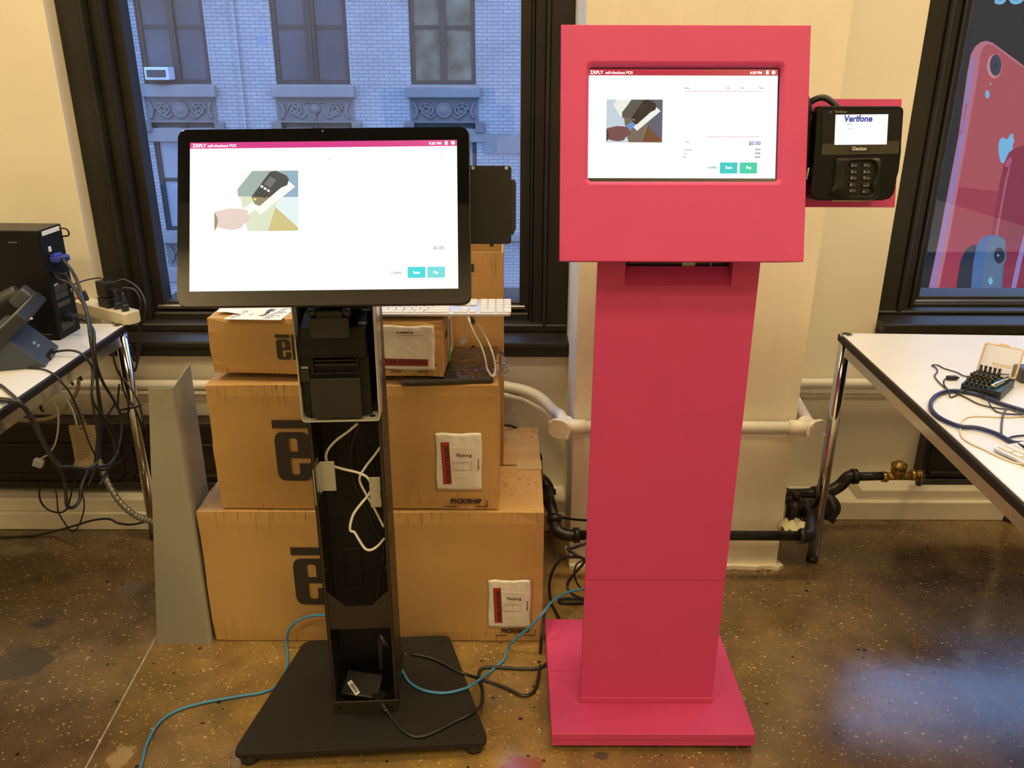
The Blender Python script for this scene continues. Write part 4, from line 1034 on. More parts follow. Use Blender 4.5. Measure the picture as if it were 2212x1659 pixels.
def ui(parent, M, W, H, first):
    """W, H: lit area; M: its frame with the origin in the middle"""
    L = lambda a: -W/2+a*W; T = lambda b: H/2-b*H
    bm = BM(); prism(bm, [(L(0), T(0.041 if first else .058)), (L(1), T(0.041 if first else .058)), (L(1), T(0)), (L(0), T(0))], 0.0002, M, z0=0.0002)
    obj('header_bar', bm, S_HDR1 if first else S_HDR2, parent)
    hb = .033 if first else .046; ts = H*.030 if first else H*.040
    bm = BM(); glyph_logo(bm, M, L(.010), T(hb), ts*1.05); obj('header_logo', bm, S_TXT, parent)
    bm = BM(); text(bm, 'self-checkout POS', M, L(.066 if first else .09), T(hb*.97), ts*.86, z=0.0006, bold=ts*.01); obj('header_title', bm, S_TXT, parent)
    bm = BM(); text(bm, '4:30 PM', M, L(.942 if first else .915), T(hb*.95), ts*.86, z=0.0006, align='RIGHT', bold=ts*.01); obj('header_clock', bm, S_TXT, parent)
    for q, sh in ((.960 if first else .943, 0), (.985 if first else .976, 1)):
        bm = BM(); c = (L(q), T(hb*.62)); s = ts*.42
        if sh == 0:
            prism(bm, [(c[0]-s*.7, c[1]-s), (c[0]+s*.7, c[1]-s), (c[0]+s*.7, c[1]+s*.6), (c[0]-s*.7, c[1]+s*.6)], 0.0002, M, z0=0.0006)
            prism(bm, [(c[0]-s*.9, c[1]+s*.75), (c[0]+s*.9, c[1]+s*.75), (c[0]+s*.3, c[1]+s*1.1), (c[0]-s*.3, c[1]+s*1.1)], 0.0002, M, z0=0.0006)
        else:
            pts = []
            for k in range(16):
                rr_ = s*(1.15 if k % 2 else .85); pts.append((c[0]+rr_*math.cos(k*math.pi/8), c[1]+rr_*math.sin(k*math.pi/8)))
            prism(bm, pts, 0.0002, M, z0=0.0006)
        obj('header_icon', bm, S_TXT, parent)
    for s_, a in (('Scan', .845 if first else .752), ('Pay', .917 if first else .858)):
        bm = BM(); text(bm, s_, M, L(a), T(.899 if first else .912), H*(.026 if first else .036), z=0.0006, align='CENTER', bold=.0001); obj('button_text', bm, S_TXT, parent)
    b1_ = ((.812, .878), (.886, .951)) if first else ((.705, .798), (.810, .902))
    yb_ = (.853, .926) if first else (.853, .955)
    for (a, b), mm in zip(b1_, (S_T1, S_T2) if first else (S_T3, S_T4)):
        bm = BM(); prism(bm, rrect(L(a), L(b), T(yb_[1]), T(yb_[0]), H*.006, 3), 0.0002, M, z0=0.0002); obj('screen_button', bm, mm, parent)
    if first:
        for s_, a, b, h_ in (('$0.00', .948, .737, .032), ('Loyalty', .79, .897, .024)):
            bm = BM(); text(bm, s_, M, L(a), T(b), H*h_, z=0.0004, align='RIGHT', bold=.00015); obj('faint_text', bm, S_INKF, parent)
        bm = BM()
        prism(bm, [(L(.517), T(.121)), (L(.53), T(.121)), (L(.53), T(.118)), (L(.517), T(.118))], 0.0002, M, z0=0.0003)
        obj('faint_text', bm, S_INKF, parent); bm = BM()
        prism(bm, [(L(.933), T(.121)), (L(.942), T(.121)), (L(.942), T(.118)), (L(.933), T(.118))], 0.0002, M, z0=0.0003)
        obj('faint_text', bm, S_INKF, parent)
        picture(parent, M, L(.093), T(.196), W*.312, H*.405, PAL1, False)
    else:
        bm = BM()
        rows_t = [('$0.00', .918, .692, .044, 'RIGHT', S_INK), ('Price', .925, .176, .018, 'RIGHT', S_INKG), ('Name', .508, .178, .017, 'LEFT', S_INKG), ('Unit', .728, .176, .017, 'LEFT', S_INKG),
                  ('Qty', .805, .176, .017, 'LEFT', S_INKG), ('Total', .518, .672, .015, 'LEFT', S_INKG), ('Net amount', .513, .742, .013, 'LEFT', S_INKG), ('Tax', .513, .778, .013, 'LEFT', S_INKG),
                  ('Sum', .508, .812, .013, 'LEFT', S_INKG), ('Loyalty', .688, .908, .027, 'RIGHT', S_INKG)]+[('$0.00', .918, .740+.035*k, .019, 'RIGHT', S_INK) for k in range(3)]
        for (s_, a, b, h_, al, mm) in rows_t:
            bm = BM(); text(bm, s_, M, L(a), T(b), H*h_*1.12, z=0.0004, align=al, bold=0.0001); obj('screen_text', bm, mm, parent)
        for (a, b, t) in ((.510, .926, .202), (.632, .915, .619)):
            bm = BM(); prism(bm, [(L(a), T(t)), (L(b), T(t)), (L(b), T(t-.004)), (L(a), T(t-.004))], 0.0002, M, z0=0.0003); obj('rule_line', bm, S_LINE, parent)
        picture(parent, M, L(.099), T(.278), W*.296, H*.392, PAL2, True)

# ================================================================== black kiosk
YAW = 3.4
o = pZ(790, 1500, 0.0); KX, KY = -0.345, 1.62
k1 = thing('self_checkout_kiosk', 'black self checkout stand with a wide tilted touch screen and an open column', 'kiosk', stand(Vector((KX, KY, 0)), YAW))
Wk = k1.matrix_basis.inverted()
def kz(x, y, z): return Wk @ pZ(x, y, z)
PZ = 0.036
cs = [kz(x, y, PZ) for x, y in ((498, 1632), (1057, 1605), (970, 1372), (658, 1385))]
def round_poly(cs_, r, n=6):
    out = []; N = len(cs_)
    for i in range(N):
        p, a, b = cs_[i], cs_[i-1], cs_[(i+1) % N]
        u = (a-p).normalized(); v = (b-p).normalized(); ang = u.angle(v); L_ = r/math.tan(ang/2)
        s, e = p+u*L_, p+v*L_
        for k in range(n+1):
            t_ = k/n; q_ = s*(1-t_)**2+p*2*t_*(1-t_)+e*t_*t_; out.append((q_.x, q_.y))
    return out
M_PLATE = mat('textured_black_steel', (0.010, 0.0085, 0.007, 1), 0.5, spec=.4, bump=0.5, bscale=700)
bm = BM(); prism(bm, round_poly([Vector((c.x, c.y, 0)) for c in cs], 0.022), 0.012, z0=PZ-0.012, bev=0.0015); obj('base_plate', bm, M_PLATE, k1)
ctr = sum((c for c in cs), Vector())/4
for c in cs:
    p = c+(ctr-c)*0.12; p.z = 0
    bm = BM(); lathe(bm, p, (0, 0, 1), [(0, .017), (.003, .021), (.018, .022), (PZ-.012, .019)], 24); ft = obj('foot', bm, M_BLACK, k1)
    bm = BM(); p.z = PZ; lathe(bm, p+Vector((0, 0, -.001)), (0, 0, 1), [(0, .0045), (.0012, .0045), (.0022, .003)], 14); obj('foot_screw', bm, mat('dark_screw', (0.03, 0.03, 0.03, 1), 0.3, metal=0.8), ft)
cf0, cf1 = kz(723, 1539, PZ), kz(861, 1536, PZ)
yc = (cf0.y+cf1.y)/2; xa, xb = cf0.x, cf1.x; DC = 0.135; zt1 = 1.075
print('COLUMN', cf0, cf1, cs)
M_COL = mat('black_sheet_steel', (0.020, 0.015, 0.010, 1), 0.42, bump=0.1, bscale=500)
M_COLIN = mat('black_inner_steel', (0.007, 0.006, 0.005, 1), 0.6)
for sx_, x in ((1, xa), (-1, xb)):
    bm = BM(); x0_, x1_ = sorted((x, x+sx_*0.0018))
    vs = box(bm, x0_, x1_, yc, yc+DC, PZ, zt1)
    x0_, x1_ = sorted((x, x+sx_*0.007)); box(bm, x0_, x1_, yc, yc+0.002, PZ, 0.80)
    pn = obj('side_wall', bm, M_COL, k1)
    bm = BM()                                   # slots along the side wall
    for z in (0.12, 0.46, 0.55, 0.70): box(bm, x-0.0006, x+0.0024 if sx_ > 0 else x+0.0006, yc+0.035, yc+0.043, z, z+0.035) if False else box(bm, (x-0.0005) if sx_ > 0 else (x+0.0), (x) if sx_ > 0 else (x+0.0005), yc+0.035, yc+0.043, z, z+0.035)
    obj('slot', bm, M_COLIN, pn)
bm = BM(); box(bm, xa+.0018, xb-.0018, yc+DC-.002, yc+DC, PZ, zt1)
for z in (0.3, 0.6): box(bm, xa+.03, xa+.07, yc+DC-.006, yc+DC-.002, z, z+.1, .001, 1)
obj('back_wall', bm, M_COLIN, k1)
# the cross plate with a slanted cut-out
def kY(x, y, yy):   # point on the local plane y=yy
    o_ = Wk @ EYE; d_ = Wk.to_3x3() @ ray(x, y); t_ = (yy-o_.y)/d_.y; return o_+d_*t_
zA, zB, zC = kY(780, 1360, yc).z, kY(780, 1311, yc).z, kY(780, 1274, yc).z
xm0, xm1 = kY(746, 1311, yc).x, kY(803, 1311, yc).x
bm = BM(); prism(bm, [(xa+.002, zA), (xb-.002, zA), (xb-.002, zC), (xm1, zB), (xm0, zB), (xa+.002, zC)], 0.0025, Matrix.Translation((0, yc+0.006, 0)) @ Matrix.Rotation(math.radians(90), 4, 'X'))
obj('cross_plate', bm, M_COL, k1)
bm = BM(); box(bm, xa-.001, xb+.001, yc-.001, yc+.003, PZ, PZ+.032, .001, 1); box(bm, xa+.003, xb-.003, yc+.003, yc+.03, PZ, PZ+.004)
obj('bottom_flange', bm, M_COL, k1)
bm = BM()
for x in (xa+.016, xb-.016): cyl(bm, (x, yc-.0005, PZ+.016), (x, yc-.003, PZ+.016), .004, n=12)
obj('flange_screw', bm, MATS['dark_screw'], k1)
bm = BM()
for x in (xa+0.005, xb-0.012):
    for z in (0.335, 0.42, 0.6): box(bm, x, x+0.007, yc+0.004, yc+0.012, z, z+0.012)
obj('inner_tab', bm, MATS['dark_screw'], k1)
# pale grey brackets
M_BRK = mat('pale_zinc_sheet', (0.36, 0.36, 0.29, 1), 0.4, metal=0.3)
for sd, (px0, py0, px1, py1) in ((0, (697, 996, 722, 1060)), (1, (801, 1030, 821, 1095))):
    p, q = kY(px0, py1, yc+.02), kY(px1, py0, yc+.02)
    bm = BM(); box(bm, p.x, q.x, yc+.018, yc+.020, p.z, q.z, .0005, 1)
    if sd == 0:
        p2 = kY(687, 1080, yc+0.0); box(bm, xa+.0025, xa+.0045, yc-0.004, yc+.055, p.z-.022, q.z-.008); 
        prism(bm, [(xa+.004, p.z-.02), (p.x, p.z), (p.x, q.z), (xa+.004, q.z-.012)], 0.0015, Matrix.Translation((0, yc+.019, 0)) @ Matrix.Rotation(math.radians(90), 4, 'X'))
    else: box(bm, xb-.004, xb-.0022, yc+.002, yc+.05, p.z, q.z)
    obj('cover_bracket', bm, M_BRK, k1, label='pale grey sheet metal bracket')
# power supply in the foot
bm = BM(); PS = Matrix.Translation((xa+.062, yc+.055, PZ+.028)) @ Matrix.Rotation(math.radians(-14), 4, 'Z') @ Matrix.Rotation(math.radians(28), 4, 'X')
box(bm, -.045, .045, -.03, .03, -.014, .014, .004, 2, M=PS); psu = obj('power_supply', bm, M_BLACK, k1)
bm = BM(); T_ = PS @ Matrix.Translation((-.017, -.012, .0142)) @ Matrix.Rotation(math.radians(-42), 4, 'Z'); prism(bm, [(-.02, -.006), (.02, -.006), (.02, .006), (-.02, .006)], .0004, T_)
st = obj('barcode_sticker', bm, M_PAPER, psu)
bm = BM()
for k in range(14): prism(bm, [(-.012+k*.002, -.0035), (-.0112+k*.002+.0004*(k % 3), -.0035), (-.0112+k*.002+.0004*(k % 3), .0045), (-.012+k*.002, .0045)], .0003, T_, z0=.0004)
me_ = obj('barcode', bm, M_INK, psu)

# printer bracket ----------------------------------------------------
yp = yc-0.035
gl, gr = kY(652, 905, yp), kY(821, 905, yp); zb0 = kY(740, 911, yp).z; gx0, gx1 = gl.x, gr.x
M_SHELL = mat('pale_grey_shell', (0.42, 0.42, 0.36, 1), 0.38)
M_SHELLS = mat('silver_side_panel', (0.42, 0.40, 0.37, 1), 0.24, metal=0.6)
zt2 = 1.06
bm = BM()
pr = [(gx0, zt2), (gx0, zb0+.006), (gx0+.002, zb0+.002), (gx0+.006, zb0), (gx1-.006, zb0), (gx1-.002, zb0+.002), (gx1, zb0+.006), (gx1, zt2)]
pi = [(gx1-.0022, zt2), (gx1-.0022, zb0+.007), (gx1-.004, zb0+.004), (gx1-.007, zb0+.0022), (gx0+.007, zb0+.0022), (gx0+.004, zb0+.004), (gx0+.0022, zb0+.007), (gx0+.0022, zt2)]
prism(bm, pr+pi, -0.045, Matrix.Translation((0, yp, 0)) @ Matrix.Rotation(math.radians(90), 4, 'X'))
sh = obj('printer_shroud', bm, M_SHELL, k1, label='pale grey U-shaped shroud around the receipt printer')
bm = BM()
for x in (gx0+.018, gx0+.073, gx0+.098, gx1-.016): lathe(bm, (x, yp+.02, zb0+.002), (0, 0, 1), [(0, .0055), (.001, .0055), (.0018, .003)], 14)
obj('shroud_screw', bm, MATS['dark_screw'], sh)
bm = BM(); MS = Matrix.Translation((gx1-.001, 0, 0)) @ Matrix.Rotation(math.radians(90), 4, 'Z') @ Matrix.Rotation(math.radians(90), 4, 'X')
prism(bm, [(yp+.04, zb0+.004), (yc+.05, zb0+.09), (yc+.06, zb0+.17), (yc+.06, zt2), (yp+.04, zt2)], .002, MS)
obj('silver_side', bm, M_SHELLS, k1)
# printer --------------------------------------------------------------
M_PRN = mat('charcoal_printer_plastic', (0.007, 0.0068, 0.006, 1), 0.5, spec=0.3, bump=0.15, bscale=600)
M_PRN2 = mat('charcoal_printer_cover', (0.019, 0.018, 0.015, 1), 0.42, spec=0.4)
yq = yp+.010
bm = BM()
px_l, px_r = gx0+.004, gx1-.016
z_ = lambda py: kY(740, py, yq).z
x_ = lambda px, py: kY(px, py, yq).x
box(bm, px_l, px_r, yq, yc+DC-.01, zb0+.012, z_(772), .003, 2)
obj('printer_body', bm, M_PRN, k1)
bm = BM()
box(bm, x_(643, 740), px_r-.001, yq-.010, yc+DC-.01, z_(771), z_(724), .005, 2)
MSl = Matrix.Translation((px_r-.002, 0, 0)) @ Matrix.Rotation(math.radians(90), 4, 'Z') @ Matrix.Rotation(math.radians(-90), 4, 'X') if False else None
MP = Matrix(((0, 0, 1, 0), (1, 0, 0, 0), (0, 1, 0, 0), (0, 0, 0, 1)))   # profile (y,z) swept along x
w0, w1 = x_(646, 700), px_r-.002
prism(bm, [(yq-.008, z_(724)-.002), (yq-.004, z_(706)), (yq+.05, z_(690)), (yc+.11, z_(688)), (yc+.11, z_(724))], w1-w0, Matrix.Translation((w0, 0, 0)) @ MP, bev=.003)
obj('printer_lid', bm, M_PRN, k1)
bm = BM(); fx0, fx1 = x_(675, 780), x_(775, 780)
for (a0, a1, c0, c1, dy) in ((fx0, fx1, z_(803), z_(800), -.001), (fx0, fx1, z_(766), z_(763), -.011), (fx0, fx0+.003, z_(803), z_(763), -.003), (fx1-.003, fx1, z_(803), z_(763), -.003)):
    box(bm, a0, a1, yq-.0125, yq+.002, min(c0, c1), max(c0, c1), .0008, 1)
box(bm, fx0+.004, fx1-.004, yq-.0118, yq+.003, z_(776), z_(773), .0005, 1); box(bm, fx0+.004, fx1-.004, yq-.0108, yq+.003, z_(787), z_(781), .0005, 1)
obj('paper_slot', bm, mat('black_slot_trim', (0.008, 0.008, 0.008, 1), 0.3), k1)
bm = BM(); box(bm, x_(673, 850), x_(782, 850), yq-.012, yq, z_(898), z_(813), .002, 2); obj('front_cover', bm, M_PRN2, k1, label='charcoal front cover of the receipt printer')
bm = BM(); box(bm, x_(648, 800), x_(669, 800), yq-.006, yq, z_(822), z_(796), .002, 2); obj('latch', bm, M_PRN2, k1)
bm = BM(); box(bm, x_(650, 792), x_(667, 792), yq-.004, yq, z_(794.5), z_(789), .001, 1); obj('metal_catch', bm, mat('pale_zinc', (0.4, 0.38, 0.32, 1), 0.3, metal=0.6), k1)
bm = BM(); box(bm, x_(775, 690), x_(793, 690), yc+.02, yc+.0212, z_(686), z_(683), 0); text(bm, 'star', Matrix.Translation((x_(775, 696), yq-.006, z_(699))) @ Matrix.Rotation(math.radians(62), 4, 'X'), 0, 0, 0.009, bold=0.0002, ext=0.0006, sx=1.2)
obj('printer_lettering', bm, mat('grey_print', (0.25, 0.25, 0.24, 1), 0.5), k1)
bm = BM(); box(bm, x_(780, 690), x_(797, 690), yq+.052, yq+.0525, z_(689)+.001, z_(689)+.006); obj('blue_sticker', bm, mat('blue_sticker', (0.02, 0.10, 0.20, 1), 0.5), k1)
# hinge under the screen
bm = BM(); yh = yp-.035
X = lambda px, py: kY(px, py, yh).x; ZH = lambda py: kY(715, py, yh).z
prism(bm, rrect(X(670, 700), X(754, 700), ZH(727), ZH(684), .004), .010, Matrix.Translation((0, yh, 0)) @ Matrix.Rotation(math.radians(90), 4, 'X'), bev=.001)
box(bm, X(683, 676), X(740, 676), yh-.006, yh+.004, ZH(686), ZH(671), .001, 1); box(bm, X(683, 676), X(740, 676), yh-.004, yp+.06, ZH(684), ZH(676), .001, 1)
obj('mount_plate', bm, M_PRN2, k1)
bm = BM(); zc_ = ZH(675)
for a, b in ((666, 683), (741, 757)):
    bm = BM(); cyl(bm, (X(a, 675), yh, zc_), (X(b, 675), yh, zc_), .0085, n=20); obj('hinge_barrel', bm, M_BLACK, k1)
bm = BM(); box(bm, X(655, 665), X(780, 665), yh+.01, yp+.10, ZH(667)+.002, ZH(667)+.012, .002, 1); box(bm, X(690, 640), X(735, 640), yh+.03, yh+.06, ZH(667), ZH(560), .002, 1)
box(bm, xa+.02, xb-.02, yc+.04, yc+.10, zt1-.1, 1.16, .002, 1)
obj('mount_arm', bm, M_BLACK, k1)

# touch screen -----------------------------------------------------------
T0 = 1.446
pc = pT(699.0, 467, T0); TILT = 23.6
MM = frame(pc, TILT, 0.2, 0.75)
WM, HM = 0.5065, 0.3095
def onM(M, x, y):
    Wi = M.inverted(); o_ = Wi @ EYE; d_ = Wi.to_3x3() @ ray(x, y); t_ = -o_.z/d_.z; return o_+d_*t_
c4 = [onM(MM, *c) for c in ((380, 273), (1008, 272), (1018, 655), (384, 660))]
print('MON', c4)
bm = BM(); prism(bm, rrect(-WM/2, WM/2, -HM/2, HM/2, .014), .004, MM, z0=-.004, bev=.0012); mo = obj('bezel_glass', bm, M_GLOSSB, k1, world=True)
bm = BM(); prism(bm, rrect(-WM/2-.0012, WM/2+.0012, -HM/2-.0012, HM/2+.0012, .015), .014, MM, z0=-.0185, bev=.003)
prism(bm, rrect(-WM/2+.03, WM/2-.03, -HM/2+.03, HM/2-.03, .02), .016, MM, z0=-.034, bev=.006)
obj('monitor_housing', bm, M_BLACK, k1, world=True)
s4 = [onM(MM, *c) for c in ((408, 305.5), (984, 305.5), (993, 624), (412, 629))]
print('SCR', s4)
sx0, sx1 = (s4[0].x+s4[3].x)/2, (s4[1].x+s4[2].x)/2; sy0, sy1 = (s4[2].y+s4[3].y)/2, (s4[0].y+s4[1].y)/2
bm = BM(); prism(bm, [(sx0, sy0), (sx1, sy0), (sx1, sy1), (sx0, sy1)], .0004, MM); sc1 = obj('screen', bm, W_, k1, world=True)
MS1 = MM @ Matrix.Translation(((sx0+sx1)/2, (sy0+sy1)/2, .0004))
MLOC = Wk @ MS1     # children of the screen live in the kiosk's axes (the screen has no transform of its own)
ui(sc1, MLOC, sx1-sx0, sy1-sy0, True)
p = onM(MM, 697, 283); bm = BM(); prism(bm, circ(p.x, p.y, .0022), .0006, MM); obj('webcam', bm, mat('lens_grey', (0.08, 0.085, 0.09, 1), 0.15), k1, world=True)
# reader plate at the screen's right side
MR = frame(pT(1061, 441, 1.53), TILT-14, 0, 0)
q = [onM(MR, *c) for c in ((1006, 358), (1105, 357), (1104, 527), (1012, 527))]
rx0, rx1, ry0, ry1 = q[0].x, (q[1].x+q[2].x)/2, q[2].y, q[0].y
bm = BM(); prism(bm, rrect(rx0, rx1, ry0, ry1, .006), .003, MR, bev=.0006); rp_ = obj('reader_mount_plate', bm, mat('dark_grey_plate', (0.012, 0.011, 0.010, 1), 0.5, spec=.3), k1, world=True)
MATS['pale_hole'] = mat('pale_hole', (0.35, 0.42, 0.5, 1), 0.4)
for c in ((1022, 363), (1094, 363)):
    bm = BM(); p = onM(MR, *c); prism(bm, circ(p.x, p.y, .0032), .0006, MR, z0=.003)
    obj('plate_hole', bm, mat('pale_hole', (0.35, 0.42, 0.5, 1), 0.4), rp_, world=True)
p0, p1 = onM(MR, 1105, 508), onM(MR, 1115, 387)
bm = BM(); prism(bm, [(p0.x-.012, p0.y), (p0.x+.003, p0.y), (p1.x, p0.y+.012), (p1.x, p1.y-.006), (p1.x-.003, p1.y), (p0.x-.012, p1.y)], .012, MR, z0=-.016, bev=.0015)
box(bm, rx0-.03, rx0+.03, ry0+.02, ry0+.06, -.03, -.001, M=MR); box(bm, onM(MR, 1058, 527).x, onM(MR, 1066, 527).x, ry0-.005, ry0+.004, -.006, -.001, M=MR)
obj('reader_bracket', bm, M_BLACK, k1, world=True)

# ================================================================== pink kiosk
def pinkmat(name, col, rough=0.5):
    m = mat(name, col, rough, spec=0.35, var=0.03, vscale=14)
    n = m.node_tree.nodes; l = m.node_tree.links; p = n['Principled BSDF']
    t = n.new('ShaderNodeTexCoord'); mp = n.new('ShaderNodeMapping'); mp.inputs['Scale'].default_value = (60, 60, 9); l.new(t.outputs['Object'], mp.inputs[0])
    a = n.new('ShaderNodeTexNoise'); a.inputs['Scale'].default_value = 4; a.inputs['Detail'].default_value = 5; l.new(mp.outputs[0], a.inputs['Vector'])
    b = n.new('ShaderNodeBump'); b.inputs['Strength'].default_value = .12; b.inputs['Distance'].default_value = .001; l.new(a.outputs[0], b.inputs['Height']); l.new(b.outputs[0], p.inputs['Normal'])
    return m
M_PINK = pinkmat('hot_pink_paint', (0.56, 0.056, 0.19, 1))
M_SEAM = mat('pink_seam', (0.34, 0.02, 0.06, 1), 0.6)
PH = 0.012                                              # on small feet
bf0, bf1 = pZ(1191, 1612, PH), pZ(1629, 1611, PH); Yf = (bf0.y+bf1.y)/2
zP = pY(1400, 1586, Yf).z
bkL, bkR = pZ(1173, 1337, zP), pZ(1553.6, 1386.3, zP)
print('PINK base', bf0, bf1, zP, bkL, bkR)
Xl, Xr = bf0.x, bf1.x; Yk = bkL.y
k2 = thing('self_checkout_kiosk', 'hot pink painted self checkout stand with a boxed screen head', 'kiosk', Vector(((Xl+Xr)/2, (Yf+Yk)/2, 0)))
Yc = pZ(1400, 1516, zP).y; cxl, cxr = pY(1253.5, 1516, Yc).x, pY(1537, 1516, Yc).x
zs_ = pY(1400, 566, Yc).z
bm = BM(); box(bm, Xl, Xr, Yf, Yk, PH, zP, .0012, 1)
obj('base', bm, M_PINK, k2, world=True)
bm = BM(); box(bm, Xl+.002, Xr-.002, Yf-.0004, Yf+.001, (PH+zP)/2-.0005, (PH+zP)/2+.0005); box(bm, Xl+.001, cxl-.02, (Yf+Yk)/2-.0006, (Yf+Yk)/2+.0006, zP-.0002, zP+.0003)
obj('base_joint', bm, M_SEAM, k2, world=True)
for x, y in ((Xl+.03, Yf+.035), (Xr-.05, Yf+.035), (Xl+.03, Yk-.035), (Xr-.05, Yk-.035)):
    bm = BM(); lathe(bm, (x, y, 0), (0, 0, 1), [(0, .010), (.004, .012), (PH, .011)], 18); obj('foot', bm, M_BLACK, k2, world=True)
# column: front board wider than the sides behind it
Yb2 = Yc+.17
zN0 = pY(1465, 617, Yc).z; nx0, nx1 = pY(1350, 600, Yc).x, pY(1580.5, 600, Yc).x
zHead = 1.30
bm = BM(); MFp = Matrix.Translation((0, Yc+.012, 0)) @ Matrix.Rotation(math.radians(90), 4, 'X')
prism(bm, [(cxl, zP+.006), (cxr, zP+.006), (cxr, zHead), (nx1, zHead), (nx1, zN0), (nx0, zN0), (nx0, zHead), (cxl, zHead)], .012, MFp)
obj('column_front', bm, M_PINK, k2, world=True)
seamz = pY(1400, 1253.5, Yc).z
bm = BM(); box(bm, cxl+.001, cxr-.0002, Yc-.00035, Yc+.001, seamz-.0006, seamz+.0006); obj('column_seam', bm, M_SEAM, k2, world=True)
zst = pY(1400, 1507, Yc-.003).z
bm = BM(); box(bm, cxl-.0015, cxr+.0015, Yc-.004, Yc+.02, zP, zst, .001, 1); obj('column_plinth', bm, M_PINK, k2, world=True)
for (a, b, y0_, y1_) in ((cxl+.0, cxl+.012, Yc+.012, Yb2), (cxr-.012, cxr, Yc+.012, Yb2), (cxl+.03, cxr-.03, Yb2-.012, Yb2)):
    bm = BM()
    if a == cxl:
        prism(bm, [(cxl+.001, Yc+.012), (cxl+.014, Yc+.012), (cxl+.034, Yb2), (cxl+.022, Yb2)], zHead-zP, Matrix.Translation((0, 0, zP)))
    elif b == cxr:
        prism(bm, [(cxr-.014, Yc+.012), (cxr-.001, Yc+.012), (cxr-.022, Yb2), (cxr-.034, Yb2)], zHead-zP, Matrix.Translation((0, 0, zP)))
    else: box(bm, a, b, y0_, y1_, zP, zHead)
    obj('column_side', bm, M_PINK, k2, world=True)
# chute under the head and the little printer inside
yin = Yc+.03; z1_ = pY(1465, 575, yin).z
bm = BM(); face(bm, [(nx0, Yc, zN0), (nx1, Yc, zN0), (nx1, yin, z1_), (nx0, yin, z1_)]); solidify(bm, geom=bm.faces[:], thickness=.004)
for k in range(7): pass
box(bm, nx0-.004, nx0, Yc+.012, yin, zN0-.006, zHead-.1); box(bm, nx1, nx1+.004, Yc+.012, yin, zN0-.006, zHead-.1)
obj('chute', bm, M_PINK, k2, world=True)
bm = BM(); box(bm, cxl+.03, cxr-.03, yin+.012, yin+.06, zN0-.03, zHead-.12, .002, 1)
box(bm, nx0+.01, nx1-.02, yin+.004, yin+.012, z1_+.004, z1_+.009)
pr_ = obj('inner_printer', bm, M_BLACK, k2, world=True)
bm = BM(); box(bm, nx0+.115, nx0+.14, yin+.003, yin+.011, z1_-.004, z1_+.012); box(bm, nx0+.17, nx0+.172, yin+.003, yin+.011, z1_-.004, z1_+.012)
obj('printer_tab', bm, mat('pale_tab', (0.5, 0.42, 0.34, 1), 0.5), pr_, world=True)
# head ------------------------------------------------------------------
TH = 1.478
MH = frame(pT(1477.5, 308, TH), 16.3, 0, 0)
h4 = [onM(MH, *c) for c in ((1213, 53), (1754, 53), (1735, 566), (1207, 566))]
print('HEAD', h4, MH.translation)
hx0, hx1 = (h4[0].x+h4[3].x)/2, (h4[1].x+h4[2].x)/2; hy0, hy1 = h4[2].y, h4[0].y
o4 = [onM(MH, *c) for c in ((1266, 134), (1695, 134), (1692, 397), (1264, 398))]
ox0, ox1 = (o4[0].x+o4[3].x)/2, (o4[1].x+o4[2].x)/2; oy0, oy1 = (o4[2].y+o4[3].y)/2, (o4[0].y+o4[1].y)/2
# front board with a softly rounded opening: ring of quads between the outline and rings of the opening
bm = BM(); n_ = 8
def ring(x0_, x1_, y0_, y1_, r, z):
    return [bm.verts.new(MH @ Vector((x, y, z))) for x, y in rrect(x0_, x1_, y0_, y1_, r, n_)]
DH = 0.085
rings = [ring(hx0+.022, hx1-.022, hy0+.004, hy1-.01, .0008, -DH), ring(hx0, hx1, hy0, hy1, .0008, -.0015), ring(hx0+.0012, hx1-.0012, hy0+.0012, hy1-.0012, .0008, 0.0),
         ring(ox0-.002, ox1+.002, oy0-.002, oy1+.002, .012, 0.0), ring(ox0+.002, ox1-.002, oy0+.002, oy1-.002, .010, -.0018), ring(ox0+.005, ox1-.005, oy0+.005, oy1-.005, .007, -.006), ring(ox0+.0065, ox1-.0065, oy0+.0065, oy1-.0065, .005, -.016)]
for i in range(len(rings)-1):
    N_ = len(rings[i])
    for k in range(N_):
        f = bm.faces.new((rings[i][k], rings[i][(k+1) % N_], rings[i+1][(k+1) % N_], rings[i+1][k])); f.smooth = i >= 3
bm.faces.new(rings[0][::-1])
hd = obj('screen_head', bm, M_PINK, k2, world=True)
u4 = [onM(MH @ Matrix.Translation((0, 0, -.013)), *c) for c in ((1271, 148), (1680, 151), (1675, 386), (1268, 384))]
ux0, ux1 = (u4[0].x+u4[3].x)/2, (u4[1].x+u4[2].x)/2; uy0, uy1 = (u4[2].y+u4[3].y)/2, (u4[0].y+u4[1].y)/2
bm = BM(); prism(bm, [(ux0-.012, uy0-.012), (ux1+.012, uy0-.012), (ux1+.012, uy1+.012), (ux0-.012, uy1+.012)], .002, MH, z0=-.0155); obj('screen_bezel', bm, M_GLOSSB, k2, world=True)
bm = BM(); prism(bm, [(ux0, uy0), (ux1, uy0), (ux1, uy1), (ux0, uy1)], .0004, MH, z0=-.0135); sc2 = obj('screen', bm, W_, k2, world=True)
ML2 = k2.matrix_basis.inverted() @ MH @ Matrix.Translation(((ux0+ux1)/2, (uy0+uy1)/2, -.0131))
ui(sc2, ML2, ux1-ux0, uy1-uy0, False)
